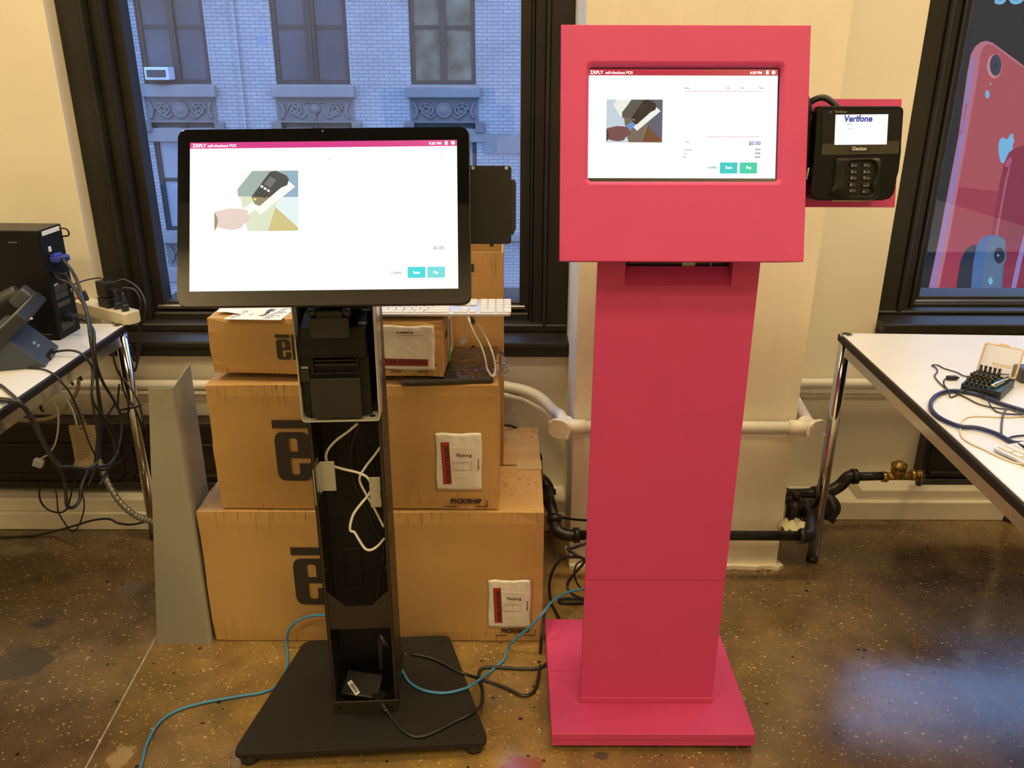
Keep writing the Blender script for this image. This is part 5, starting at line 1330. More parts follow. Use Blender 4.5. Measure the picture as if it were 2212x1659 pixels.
# side plate for the terminal
MP2 = frame(pT(1845, 330, 1.545), 13, 0, 0)
g4 = [onM(MP2, *c) for c in ((1700, 213), (1948, 212), (1934, 446), (1700, 447))]
bm = BM(); prism(bm, [(g4[0].x, g4[3].y), ((g4[2].x+g4[1].x)/2, g4[3].y), ((g4[2].x+g4[1].x)/2, g4[0].y), (g4[0].x, g4[0].y)], .008, MP2, z0=-.008, bev=.0008)
obj('terminal_plate', bm, M_PINK, k2, world=True)

# ================================================================== payment terminal
MT = frame(pT(1852, 331, 1.475), 7.5, 0, 0.4)
def T2(x, y): v = onM(MT, x, y); return (v.x, v.y)
t4 = [T2(*c) for c in ((1770, 229), (1952, 229), (1932, 431), (1750, 431))]
print('TERM', t4)
tx0, tx1 = (t4[0][0]+t4[3][0])/2, (t4[1][0]+t4[2][0])/2; ty0, ty1 = t4[2][1], t4[0][1]
k3 = thing('payment_terminal', 'black card payment terminal with a lit screen and keypad on the pink side plate', 'card terminal', MT)
WT, HT = tx1-tx0, ty1-ty0
def TX(x, y): return T2(x, y)
M_TERM = mat('black_terminal_plastic', (0.003, 0.0028, 0.0026, 1), 0.34, spec=0.2)
M_TERM2 = mat('charcoal_terminal_plastic', (0.008, 0.0075, 0.006, 1), 0.42, spec=.25)
bm = BM()
out = [TX(*c) for c in ((1772, 229), (1944, 229), (1951, 233), (1953, 240), (1946, 330), (1941, 370), (1938, 385), (1930, 398), (1936, 404), (1931, 420), (1922, 430), (1905, 433), (1765, 433), (1755, 430), (1750, 420), (1752, 405), (1756, 380), (1762, 300), (1766, 240))]
prism(bm, out[::-1], .030, z0=-.030, bev=.003)
o2 = [TX(*c) for c in ((1775, 232), (1953, 231), (1960, 238), (1957, 290), (1950, 325), (1942, 400), (1925, 428), (1770, 428), (1760, 400))]
prism(bm, o2[::-1], .022, z0=-.046, bev=.003)
obj('terminal_body', bm, M_TERM, k3)
bm = BM()
sw = [TX(*c) for c in ((1749, 232), (1762, 236), (1757, 330), (1750, 400), (1744, 395), (1747, 330))]
prism(bm, sw[::-1], .018, z0=-.036, bev=.002); obj('card_swipe_rail', bm, M_TERM, k3)
a, b = TX(1773, 306), TX(1944, 236)
bm = BM(); prism(bm, [TX(*c) for c in ((1774, 333), (1941, 331), (1947, 236), (1776, 236))], .0012, z0=0, bev=.0005); obj('glossy_face', bm, mat('black_face_gloss', (0.003, 0.003, 0.003, 1), 0.08, spec=0.3), k3)
bm = BM(); prism(bm, [TX(*c) for c in ((1774, 335), (1940, 332), (1942, 304), (1775, 311))], .0006, z0=.0013); obj('face_band', bm, mat('olive_grey_gloss', (0.045, 0.042, 0.03, 1), 0.15, spec=.3), k3)
sc_ = [TX(*c) for c in ((1801.5, 313), (1914, 312), (1917.5, 247), (1804, 248))]
bm = BM(); prism(bm, sc_, .0006, z0=.0021); tsc = obj('screen', bm, W_, k3)
bl = mat('x', (0, 0, 0, 1)) if False else emis('screen_blue_text', rgb(52, 66, 160), 1.0); gt = emis('screen_green_text', rgb(110, 205, 190), 1.0)
x, y = TX(1821, 263); x2_, _ = TX(1888, 263)
bm = BM(); text(bm, 'Verifone', Matrix.Identity(4), x, y, .0150, z=.0028, bold=.00055, sx=.95, shear=.1); obj('blue_lettering', bm, bl, tsc)
bm = BM()
for k, (q, w_) in enumerate(((268, 8), (271, 12), (279, 9))):
    a = TX(1829, q); 
    for j in range(3): prism(bm, [(a[0]+j*w_*.0003, a[1]), (a[0]+j*w_*.0003+.002, a[1]), (a[0]+j*w_*.0003+.002, a[1]+.0011), (a[0]+j*w_*.0003, a[1]+.0011)], .0002, z0=.0028)
obj('pale_status_text', bm, gt, tsc)
bm = BM(); a = TX(1802, 244); text(bm, 'Verifone', Matrix.Identity(4), a[0], a[1], .0062, z=.0013); obj('brand_lettering', bm, mat('grey_print', (0.3, 0.3, 0.3, 1)), k3)
bm = BM(); a = TX(1793, 244); prism(bm, circ(a[0], a[1]+.0015, .002), .0003, z0=.0013); obj('brand_mark', bm, mat('blue_print', (0.03, 0.1, 0.35, 1)), k3)
bm = BM(); prism(bm, rrect(TX(1834, 322)[0], TX(1875, 322)[0], TX(1834, 327)[1], TX(1834, 317)[1], .001, 3), .0014, z0=.0019); bd = obj('badge', bm, M_BLACK, k3)
bm = BM(); a = TX(1838, 325); text(bm, 'Genius', Matrix.Identity(4), a[0], a[1]+.0002, .0088, z=.0034, bold=.0002, sx=1.05); obj('badge_lettering', bm, mat('silver_print', (0.75, 0.75, 0.7, 1), 0.25, metal=0.6), bd)
# keypad hood: raised surround with a rounded well
bm = BM()
ho = [TX(*c) for c in ((1807, 341), (1897, 340), (1904, 344), (1906, 350), (1900, 420), (1893, 430), (1880, 432), (1815, 432), (1802, 426), (1790, 420), (1798, 400), (1803, 350))]
we = [TX(*c) for c in ((1838, 347), (1877, 345), (1888, 350), (1892, 358), (1891, 378), (1884, 392), (1880, 400), (1884, 418), (1876, 424), (1832, 424), (1826, 410), (1824, 390), (1826, 362), (1830, 352))]
def loop(pts, n, z):
    P_ = [Vector((p[0], p[1], 0)) for p in pts]; L = [0]
    for i in range(len(P_)): L.append(L[-1]+(P_[(i+1) % len(P_)]-P_[i]).length)
    out_ = []
    for k in range(n):
        s = L[-1]*k/n; i = max(j for j in range(len(P_)) if L[j] <= s); f = (s-L[i])/(L[i+1]-L[i]); p = P_[i].lerp(P_[(i+1) % len(P_)], f); out_.append(bm.verts.new((p.x, p.y, z)))
    return out_
cxw, cyw = sum(p[0] for p in we)/len(we), sum(p[1] for p in we)/len(we)
rr0 = [loop(ho, 56, .0), loop([(cxw+(p[0]-cxw)*.97, cyw+(p[1]-cyw)*.97) for p in ho], 56, .006), loop([(cxw+(p[0]-cxw)*1.06, cyw+(p[1]-cyw)*1.04) for p in we], 56, .009), loop(we, 56, .008), loop([(cxw+(p[0]-cxw)*.96, cyw+(p[1]-cyw)*.96) for p in we], 56, .0006)]
for i in range(4):
    for k in range(56): bm.faces.new((rr0[i][k], rr0[i][(k+1) % 56], rr0[i+1][(k+1) % 56], rr0[i+1][k])).smooth = True
bm.faces.new(rr0[-1]); obj('keypad_hood', bm, M_TERM2, k3)
M_KPR = mat('key_print', (0.42, 0.42, 0.40, 1), 0.5)
for i, (xx, yy, wk, lab) in enumerate(((1843, 357, 16, '2'), (1871, 357, 17, '3'), (1842.5, 371, 16, '5'), (1870, 371, 17, '6'), (1841.5, 384.5, 16, '8'), (1869.5, 384.5, 17, '9'), (1840.5, 399, 16, '0'), (1869.5, 400, 17, '\u21b5'), (1840, 412, 17, '<'), (1869, 413.5, 18, 'o'))):
    a, b = TX(xx-wk/2, yy+4.6), TX(xx+wk/2, yy-4.6)
    bm = BM(); prism(bm, rrect(a[0], b[0], a[1], b[1], .001, 3), .0026, z0=.0006, bev=.0005); ky = obj('key', bm, M_BLACK, k3)
    bm = BM()
    if lab == '\u21b5':
        x0_, y0_ = TX(xx-5, yy+2); x1_, y1_ = TX(xx+5, yy-4)
        prism(bm, [(x0_, y0_), (x1_, y0_), (x1_, y0_+.0006), (x0_, y0_+.0006)], .0003, z0=.0033); prism(bm, [(x1_-.0006, y0_), (x1_, y0_), (x1_, y1_), (x1_-.0006, y1_)], .0003, z0=.0033)
        prism(bm, [(x0_-.001, y0_+.0003), (x0_+.0008, y0_-.0008), (x0_+.0008, y0_+.0014)], .0003, z0=.0033)
    else:
        text(bm, lab, Matrix.Identity(4), a[0]+.0018, a[1]+.0018, .0058, z=.0033, bold=.0001)
        if lab in '235689': text(bm, {'2': 'ABC', '3': 'DEF', '5': 'JKL', '6': 'MNO', '8': 'TUV', '9': 'WXYZ'}[lab], Matrix.Identity(4), a[0]+.0066, a[1]+.0019, .0027, z=.0033)
        if lab == '<': prism(bm, [(a[0]+.006, a[1]+.0034), (b[0]-.002, a[1]+.0034), (b[0]-.002, a[1]+.004), (a[0]+.006, a[1]+.004)], .0003, z0=.0033)
    obj('key_print', bm, M_KPR, ky)
a, b = TX(1800, 434), TX(1884, 431)
bm = BM(); box(bm, a[0], b[0], a[1]-.001, a[1]+.0015, -.016, -.003); obj('card_slot', bm, mat('pale_slot_edge', (0.45, 0.42, 0.32, 1), 0.35), k3)
bm = BM(); a = TX(1748, 388); b = TX(1753, 362); cyl(bm, (a[0], a[1], -.014), (b[0], b[1], -.014), .0018, n=10); obj('stylus', bm, mat('pale_stylus', (0.5, 0.46, 0.34, 1), 0.3), k3)
# ================================================================== computer tower on the left table
pn, pf = pZ(130, 736, HL), pZ(172, 712, HL)
tyaw = math.degrees(math.atan2(-(pf.x-pn.x), pf.y-pn.y))
zTop = pY(83.5, 500, pn.y).z
DT = 0.112
print('TOWER', pn, pf, tyaw, zTop)
k4 = thing('computer_tower', 'black computer tower on the left table, its port side facing right', 'computer', stand(Vector((pn.x, pn.y, HL+.0005)), tyaw))
ht = zTop-HL; M_TOW = mat('black_computer_steel', (0.006, 0.0052, 0.0045, 1), 0.5, spec=0.2)
Y1 = DT
bm = BM(); box(bm, -.34, -.001, 0, Y1, 0, ht, .002, 1); obj('case', bm, M_TOW, k4)
bm = BM(); box(bm, -.34, -.002, .002, Y1-.002, ht, ht+.0008); obj('top_panel', bm, mat('black_top_panel', (0.03, 0.028, 0.02, 1), 0.45), k4)
bm = BM(); box(bm, -.001, .0, .003, Y1-.003, .003, ht-.003); bp = obj('rear_panel', bm, mat('black_rear_panel', (0.009, 0.010, 0.012, 1), 0.6, spec=0.15), k4)
for z, h_ in ((.022, .022), (.087, .014), (.110, .018), (.130, .018)):
    bm = BM()
    for i in range(9):
        for j in range(3):
            y = .022+i*.007; zz = z+j*h_/3
            box(bm, 0, .0012, y, y+.0052, zz, zz+.0012)
        box(bm, 0, .0012, .022+i*.007, .0232+i*.007, z, z+h_)
    obj('vent_grille', bm, mat('tarnished_grille', (0.26, 0.24, 0.18, 1), 0.4, metal=0.5), k4)
bm = BM()
for i in range(7):
    for j in range(22): box(bm, 0, .001, .048+i*.008, .048+i*.008+.006, .165+j*.0058, .1685+j*.0058)
obj('fan_holes', bm, mat('dark_perforation', (0.003, 0.003, 0.003, 1), 0.7), k4)
bm = BM(); box(bm, 0, .0014, .014, .100, ht-.016, ht-.004, .0004, 1); obj('serial_sticker', bm, M_PAPER, k4)
bm = BM(); box(bm, 0, .0014, .030, .042, ht-.062, ht-.048); obj('small_sticker', bm, M_PAPER, k4)
bm = BM(); tube(bm, [(0, Y1-.014, ht-.010), (.018, Y1-.012, ht-.012), (.022, Y1-.008, ht-.022), (.018, Y1-.006, ht-.032), (0, Y1-.008, ht-.034)], .0022, 8, 4); obj('lock_ring', bm, M_BLACK, k4)
bm = BM()
for y in (.026, .036): lathe(bm, (0, y, .152), (1, 0, 0), [(0, .0040), (.002, .0040), (.0021, .0018), (.0005, .0016)], 14)
obj('audio_jack', bm, mat('pale_jack', (0.5, 0.5, 0.42, 1), 0.4), k4)
bm = BM()
for z in (.112, .132): lathe(bm, (.001, .092, z+.008), (1, 0, 0), [(0, .006), (.006, .006), (.007, .004)], 14)
obj('thumb_screw', bm, mat('tarnished_screw', (0.25, 0.2, 0.12, 1), 0.35, metal=0.8), k4)
bm = BM()
for (a, z) in ((-.075, ht-.032), (-.03, .016)): box(bm, a-.012, a+.012, -.0012, 0, z, z+.003)
obj('panel_clip', bm, mat('dull_clip', (0.12, 0.10, 0.06, 1), 0.4), k4)
TW = lambda x, y, z: k4.matrix_basis @ Vector((x, y, z))

# ------------------------------------------------------------------ desk phone
q0 = pZ(98, 794, HL); q1 = pZ(127, 751, HL)
pyaw = math.degrees(math.atan2(-(q1.x-q0.x), q1.y-q0.y))
print('PHONE', q0, q1, pyaw)
LP = (Vector(q1)-Vector(q0)).length
k5 = thing('desk_phone', 'dark grey office desk phone on a slanted stand, at the left table edge', 'telephone', stand(q0+Vector((0, 0, .0005)), pyaw))
M_PH = mat('slate_phone_plastic', (0.050, 0.062, 0.080, 1), 0.45, spec=0.35)
M_PH2 = mat('charcoal_phone_plastic', (0.024, 0.024, 0.026, 1), 0.45, spec=.3)
MPX = Matrix(((1, 0, 0, 0), (0, 0, 1, 0), (0, 1, 0, 0), (0, 0, 0, 1)))       # profile (x,z) swept along y
bm = BM()
prism(bm, [(0, 0), (-.001, .006), (-.085, .098), (-.11, .10), (-.215, .0)], LP, MPX, bev=.002)
st_ = obj('stand', bm, M_PH, k5)
bm = BM(); box(bm, -.012, .003, LP*.33, LP*.67, -.0002, .014); obj('cable_notch', bm, M_BLACK, k5)
bm = BM(); cyl(bm, (-.165, .0015, .030), (-.165, -.0015, .030), .017, n=26); obj('cable_hole', bm, M_BLACK, k5)
# logo printed on the slanted face: bars and letters
e_ = Vector((-.084, 0, .092)).normalized(); MLg = Matrix(((0, e_.x, e_.z*1, 0), (1, 0, 0, 0), (0, e_.z, -e_.x, 0), (0, 0, 0, 1)))
MLg = Matrix.Translation(Vector((-.028, LP*.44, .0355))) @ MLg
bm = BM()
for i, hh_ in enumerate((.003, .0055, .0085, .0055, .003, .0055, .0085, .0055, .003)): prism(bm, [(i*.0024-.0012, .010-hh_/2), (i*.0024, .010-hh_/2), (i*.0024, .010+hh_/2), (i*.0024-.0012, .010+hh_/2)], .0006, MLg)
text(bm, 'CISCO', MLg, -.002, -.004, .0075, ext=.0004, bold=.0001)
obj('printed_logo', bm, mat('pale_blue_print', (0.40, 0.55, 0.75, 1), 0.4), k5)
# slanted keypad body on the stand
BX = Matrix.Translation((-.072, 0, .118)) @ Matrix.Rotation(math.radians(42), 4, 'Y')       # local x slopes down to the left
bm = BM(); box(bm, -.128, .040, -.012, LP+.045, -.014, .018, .006, 3, M=Matrix.Translation((-.052, 0, .110)) @ Matrix.Rotation(math.radians(-40), 4, 'Y'))
bd5 = obj('phone_body', bm, M_PH2, k5)
BXm = Matrix.Translation((-.052, 0, .110)) @ Matrix.Rotation(math.radians(-40), 4, 'Y')
bm = BM(); box(bm, -.122, .036, -.0085, LP+.041, .018, .0195, .0005, 1, M=BXm); obj('face_plate', bm, mat('silver_phone_face', (0.40, 0.38, 0.32, 1), 0.35, metal=0.3), bd5)
bm = BM()
for i in range(4):
    for j in range(3): box(bm, -.115+i*.014, -.104+i*.014, .03+j*.02, .045+j*.02, .0195, .022, .001, 1, M=BXm)
obj('phone_keys', bm, M_BLACK, bd5)
bm = BM(); box(bm, -.05, .02, .01, LP-.01, .0195, .021, .001, 1, M=BXm); obj('phone_display', bm, mat('grey_green_lcd', (0.12, 0.16, 0.13, 1), 0.2), bd5)
bm = BM(); pth = [(-.125, .022), (-.11, .032), (-.09, .044), (-.06, .052), (-.02, .050), (.016, .040)]
tube(bm, [BXm @ Vector((a, LP+.012, c+.012)) for a, c in pth], .017, 12, 6, flat=1.0)
for a in (.012,): box(bm, a-.028, a+.026, LP-.012, LP+.038, .016, .052, .008, 3, M=BXm)
obj('handset', bm, mat('charcoal_handset', (0.045, 0.050, 0.058, 1), 0.35), k5)
bm = BM(); c0 = BXm @ Vector((.037, .02, -.002))
prism(bm, [(-.010, -.012), (.008, -.016), (.012, .004), (.006, .018), (-.008, .014)], .0012, Matrix.Translation(c0) @ Matrix.Rotation(math.radians(-40), 4, 'Y') @ Matrix.Rotation(math.radians(90), 4, 'Y') @ Matrix.Rotation(math.radians(90), 4, 'Z'), z0=.001)
obj('torn_sticker', bm, mat('torn_beige_sticker', (0.50, 0.36, 0.26, 1), 0.7), k5)

# ------------------------------------------------------------------ power strip and what is plugged in
A_, B_ = pZ(270, 704, HL), pZ(182, 680, HL)
dS = (B_-A_); syaw = math.degrees(math.atan2(A_.y-B_.y, A_.x-B_.x))
print('STRIP', A_, B_, syaw)
k6 = thing('power_strip', 'beige power strip lying across the far corner of the left table', 'power strip', stand(A_+Vector((0, 0, .0005)), syaw))
bm = BM(); prism(bm, rrect(-.30, .004, 0, .056, .012, 6), .034, bev=.003); obj('strip_body', bm, mat('beige_plastic', (0.66, 0.60, 0.44, 1), 0.4), k6)
bm = BM()
for k in range(6):
    cx_ = -.045-k*.044
    prism(bm, rrect(cx_-.014, cx_+.014, .012, .044, .006, 4), .0008, z0=.034)
obj('socket_faces', bm, mat('ivory_plastic', (0.72, 0.68, 0.55, 1), 0.4), k6)
bm = BM()
for k in range(6):
    cx_ = -.045-k*.044
    for s in (-.006, .006): box(bm, cx_+s-.001, cx_+s+.001, .024, .034, .0345, .0352)
obj('socket_slots', bm, M_BLACK, k6)
bm = BM(); box(bm, -.292, -.268, .014, .040, .034, .038, .001, 1); obj('rocker_switch', bm, mat('red_switch', (0.25, 0.02, 0.02, 1), 0.3), k6)
SW = lambda x, y, z: k6.matrix_basis @ Vector((x, y, z))
# adapter
k7 = thing('power_adapter', 'square black power adapter plugged into the beige power strip', 'power adapter', stand(SW(-.112, .028, .0352), syaw))
bm = BM(); box(bm, -.027, .027, -.018, .020, 0, .030, .003, 2); box(bm, -.026, .026, -.017, .019, .032, .078, .003, 2); obj('adapter_body', bm, M_BLACK, k7)
bm = BM(); box(bm, .026, .046, -.008, .008, .048, .060, .002, 1); obj('cable_plug', bm, M_BLACK, k7)
KW7 = lambda x, y, z: k7.matrix_basis @ Vector((x, y, z))

CAB = []
def cable(label, P, r=.0032, m=None, extra=(), group=None, name='cable', sm=8, n=8, category='cable'):
    P = [Vector(p) for p in P]
    if not extra:
        bm = BM(); tube(bm, P, r, n, sm)
        return solo(name, bm, m or M_CABLE, label, category, group, origin=Vector(P[0]))
    t = thing(name, label, category, Vector(P[0]), group)
    bm = BM(); tube(bm, P, r, n, sm); obj('cord', bm, m or M_CABLE, t, world=True)
    for nm, b_, mm in extra: obj(nm, b_, mm, t, world=True)
    return t
def plug3(base, up, r=.010):
    bm = BM(); up = Vector(up).normalized(); lathe(bm, base, up, [(0, r*1.1), (.018, r*1.1), (.020, r*.75), (.024, r*.75), (.026, r*1.0), (.030, r*.95), (.046, r*.45), (.056, r*.4)], 14)
    return bm
def py(L):   # list of (x, y, Y)
    return [pY(*p) for p in L]
def pz(L): return [pZ(*p) for p in L]
BLUE = mat('blue_network_cable', (0.05, 0.22, 0.42, 1), 0.4); WHT = mat('white_cable', (0.72, 0.71, 0.66, 1), 0.4); GRYC = mat('grey_cable', (0.07, 0.07, 0.068, 1), 0.4)
CABG = mat('dull_grey_cable', (0.030, 0.030, 0.030, 1), 0.45)
NAVY = mat('navy_cable', (0.014, 0.020, 0.085, 1), 0.38); BEI = mat('beige_cable', (0.46, 0.38, 0.24, 1), 0.5)

s1, s2 = SW(-.068, .028, .0352), SW(-.030, .028, .0352)
cable('black power cord from the middle plug on the power strip, looping right and down', [s1+Vector((0, 0, .05)), s1+Vector((.002, 0, .075)), s1+Vector((.03, .01, .085)), s1+Vector((.075, .0, .055)), s1+Vector((.092, -.02, 0)), *py([(300, 720, 2.42), (292, 780, 2.40), (280, 745, 2.38), (272, 790, 2.37), (270, 850, 2.36), (290, 880, 2.33), (310, 930, 2.33)])], .0035,
      extra=(('plug', plug3(s1, (0, 0, 1)), M_BLACK),))
cable('black power cord from the end plug on the power strip, nearest the window', [s2+Vector((0, 0, .05)), s2+Vector((.004, 0, .068)), s2+Vector((.035, .006, .06)), s2+Vector((.050, .0, .02)), *py([(300, 690, 2.41), (303, 740, 2.41), (292, 800, 2.40), (282, 780, 2.41)])], .0035,
      extra=(('plug', plug3(s2, (0, 0, 1)), M_BLACK),))
a7 = KW7(.046, 0, .054)
cable('thin black cord arching from the power adapter back to the computer tower', [a7, a7+Vector((.012, 0, .004)), *py([(241, 622, 2.47), (222, 602, 2.44), (195, 603, 2.43), (165, 612, 2.38), (150, 620, 2.36)])], .0022)
# blue video plug and its cable
vg = TW(.001, .045, ht-.087)
bm = BM(); Mv = stand(vg, tyaw); box(bm, 0, .016, -.018, .018, -.006, .018, .002, 1, M=Mv); box(bm, .014, .040, -.013, .013, -.003, .013, .004, 2, M=Mv); box(bm, 0, .03, -.024, -.016, -.002, .012, .002, 1, M=Mv); box(bm, 0, .03, .016, .024, -.002, .012, .002, 1, M=Mv)
vp = [vg+Vector((.036, 0, .004)), *pH([(137, 561, -1.215), (152, 580, -1.195), (166, 605, -1.18), (175, 633, -1.165), (184, 662, -1.15), (194, 700, -1.135), (200, 745, -1.12), (208, 800, -1.12), (212, 850, -1.12), (216, 900, -1.12), (210, 960, -1.13), (205, 1010, -1.14)])]
cable('thick black video cable with a blue plug hanging from the computer tower', vp, .0045, extra=(('video_plug', bm, mat('blue_video_plug', (0.03, 0.045, 0.35, 1), 0.4)),))
us = TW(.001, .030, .182)
bm = BM(); Mv = stand(us, tyaw); box(bm, 0, .035, -.007, .007, -.004, .004, .002, 1, M=Mv)
cable('black cable with a flat plug in the middle of the computer tower', [us+Vector((.033, 0, 0)), *pH([(148, 603, -1.20), (163, 622, -1.18), (176, 640, -1.16), (187, 668, -1.14), (193, 720, -1.115), (202, 780, -1.11), (214, 850, -1.11), (224, 905, -1.11), (244, 950, -1.10), (248, 992, -1.10), (232, 1012, -1.11), (212, 1014, -1.12), (196, 1008, -1.12)])], .0035, extra=(('plug', bm, M_BLACK),))
us2 = TW(.001, .026, .190)
cable('second black cable out of the computer tower, joining the bundle', [us2, *pH([(128, 603, -1.22), (150, 612, -1.19), (166, 634, -1.165), (179, 655, -1.15), (190, 690, -1.13), (197, 735, -1.108), (203, 800, -1.105), (198, 850, -1.105), (205, 900, -1.105), (212, 960, -1.105), (206, 1010, -1.11), (190, 1050, -1.12)])], .0034)
pw = TW(.001, .046, .058)
bm = BM(); Mv = stand(pw, tyaw) @ Matrix.Rotation(math.radians(12), 4, 'Y'); box(bm, 0, .030, -.014, .014, -.009, .009, .003, 2, M=Mv); box(bm, .028, .048, -.009, .009, -.006, .006, .004, 2, M=Mv)
cable('black mains cable with a moulded plug at the foot of the computer tower', [pw+Vector((.045, 0, -.010)), *pH([(190, 698, -1.155), (202, 714, -1.125), (204, 740, -1.115), (207, 780, -1.112), (222, 825, -1.112), (248, 868, -1.105), (262, 905, -1.10), (258, 960, -1.10), (236, 1010, -1.11), (214, 1050, -1.12)])], .004, extra=(('plug', bm, M_BLACK),))
bm = BM(); c = pY(179, 640, 2.2); box(bm, -.011, .011, -.008, .008, -.014, .014, .003, 2, M=Matrix.Translation(c) @ Matrix.Rotation(math.radians(-15), 4, 'Y')); solo('ferrite_ring', bm, M_BLACK, 'black ferrite block clamped around the cables beside the computer tower', 'cable clamp')
# cables over the table edge and below
cable('black cord leaving the notch of the desk phone and dropping over the table edge', [*pz([(102, 766, HL+.005), (125, 759, HL+.016)]), *pH([(152, 757, -1.16), (172, 762, -1.135), (188, 776, -1.118), (200, 800, -1.11), (198, 850, -1.11), (208, 880, -1.11), (232, 910, -1.10), (250, 940, -1.10), (254, 975, -1.10), (236, 1002, -1.10), (214, 1008, -1.11), (198, 1016, -1.12)])], .0032)
cable('thin black cord from under the desk phone crossing the table edge', [*pz([(60, 795, HL+.003), (88, 797, HL+.003), (103, 801, HL+.004)]), *pH([(120, 811, -1.135), (132, 825, -1.12), (152, 850, -1.12), (170, 890, -1.12), (180, 920, -1.12), (192, 955, -1.12), (206, 985, -1.12), (212, 1010, -1.12)])], .0022)
cable('grey cable coming in over the front of the left table', [*pz([(-170, 800, HL+.005), (-90, 806, HL+.005), (-30, 820, HL+.005), (0, 832, HL+.005), (18, 846, HL+.006)]), *pH([(38, 864, -1.13), (54, 884, -1.118), (70, 915, -1.118), (88, 950, -1.118), (108, 980, -1.118), (130, 1005, -1.118)])], .004, m=CABG)
cable('black cable pair at the left picture edge dropping off the table', [*pz([(-200, 850, HL+.005), (-110, 862, HL+.005), (-40, 862, HL+.005), (0, 866, HL+.005)]), *pH([(24, 870, -1.128), (45, 876, -1.115), (62, 892, -1.11), (80, 920, -1.11), (100, 965, -1.11), (122, 1000, -1.11), (136, 1030, -1.11), (142, 1060, -1.11), (145, 1092, -1.11), (158, 1096, -1.11), (172, 1080, -1.11), (176, 1050, -1.11), (190, 1015, -1.11)])], .0045)
cable('navy cable lying beside the cable pair on the left table edge', [*pz([(-200, 843, HL+.005), (-110, 855, HL+.010), (-40, 858, HL+.012), (0, 861, HL+.014)]), *pH([(24, 864, -1.115), (44, 872, -1.10), (58, 884, -1.097), (74, 910, -1.097), (94, 960, -1.097), (122, 1004, -1.097), (150, 1008, -1.10), (190, 1012, -1.10), (210, 1000, -1.10)])], .004, m=CABG)
cable('black cable looping low over the white ledge under the left table', py([(88, 1045, 2.25), (85, 1070, 2.28), (92, 1090, 2.3), (110, 1104, 2.3), (132, 1107, 2.3), (145, 1098, 2.3), (152, 1075, 2.28), (160, 1040, 2.26), (175, 1020, 2.25)]), .0028)
cable('thin black cord hanging in a point at the floor edge under the left table', py([(118, 1050, 2.3), (123, 1075, 2.33), (126, 1105, 2.35), (140, 1130, 2.36), (155, 1148, 2.37), (167, 1140, 2.37), (178, 1115, 2.35), (182, 1090, 2.33), (178, 1065, 2.3)]), .0022)
cable('blue black patch cable curling under the left table near the leg', py([(250, 870, 2.25), (237, 890, 2.25), (222, 915, 2.25), (217, 950, 2.25), (215, 985, 2.25), (200, 1010, 2.25), (182, 1030, 2.25), (176, 1060, 2.25), (170, 1085, 2.25), (158, 1095, 2.25), (148, 1094, 2.25)]), .0033, m=NAVY)
cable('thin black cord swinging out towards the chrome leg of the left table', py([(275, 880, 2.3), (282, 930, 2.32), (280, 965, 2.32), (268, 990, 2.32), (245, 1003, 2.3), (215, 1010, 2.28), (190, 1012, 2.26)]), .0018)
cable('black cord down along the chrome leg of the left table', py([(240, 735, 2.3), (246, 775, 2.3), (256, 805, 2.3), (272, 825, 2.3), (290, 850, 2.29), (302, 876, 2.28), (308, 905, 2.27), (316, 930, 2.27), (314, 960, 2.3)]), .0032)
cable('black cord looped twice at the cable tie on the left table leg', py([(258, 830, 2.27), (255, 860, 2.27), (256, 885, 2.27), (264, 894, 2.27), (278, 890, 2.27), (276, 865, 2.27), (266, 840, 2.27), (262, 815, 2.27), (256, 800, 2.27)]), .003)
for i, (p0, p1, lab) in enumerate((((118, 802), (138, 826), 'leftmost of three dark cable loops peeking under the left table edge'), ((150, 795), (153, 822), 'middle of three dark cable loops peeking under the left table edge'), ((162, 790), (172, 812), 'rightmost of three dark cable loops peeking under the left table edge'), ((80, 840), (88, 880), 'dark cable loop behind the left table rail, nearest the picture edge'))):
    cable(lab, py([(p0[0]-2, p0[1]-10, 2.1), (p0[0]+3, p0[1], 2.1), ((p0[0]+p1[0])/2+4, (p0[1]+p1[1])/2, 2.1), (p1[0], p1[1], 2.1), (p1[0]+4, p1[1]+8, 2.12)]), .004)
cable('white cord with a white plug hanging under the left table', py([(112, 865, 2.3), (122, 880, 2.3), (126, 900, 2.3), (125, 930, 2.3), (120, 955, 2.3), (114, 968, 2.3), (106, 980, 2.3), (95, 987, 2.3), (88, 991, 2.3)]), .0028, m=WHT,
      extra=(('plug', (lambda b: (box(b, -.014, .014, -.010, .010, -.012, .012, .003, 2, M=Matrix.Translation(pY(83, 1000, 2.3)) @ Matrix.Rotation(.4, 4, 'Y')), b)[1])(BM()), mat('white_plug', (0.62, 0.66, 0.70, 1), 0.4)),))
cable('white cord running down to the cardboard tag under the left table', py([(128, 847, 2.3), (145, 865, 2.3), (158, 890, 2.3), (166, 920, 2.3), (170, 945, 2.3), (176, 965, 2.3), (186, 982, 2.3), (194, 992, 2.3)]), .003, m=WHT)
cable('wide beige cable sagging behind the left table rail', py([(170, 815, 2.4), (168, 840, 2.4), (155, 865, 2.4), (130, 893, 2.4), (100, 905, 2.4), (60, 908, 2.4), (20, 905, 2.4)]), .006, m=BEI)
cable('black cable lying along the white skirting and floor at the lower left', [*pz([(-60, 1161, .004), (0, 1160, .004), (70, 1157, .004)]), *py([(120, 1147, 2.38), (160, 1136, 2.36), (200, 1124, 2.34), (235, 1121, 2.33), (255, 1130, 2.33), (285, 1133, 2.33), (318, 1126, 2.33)])], .0035)
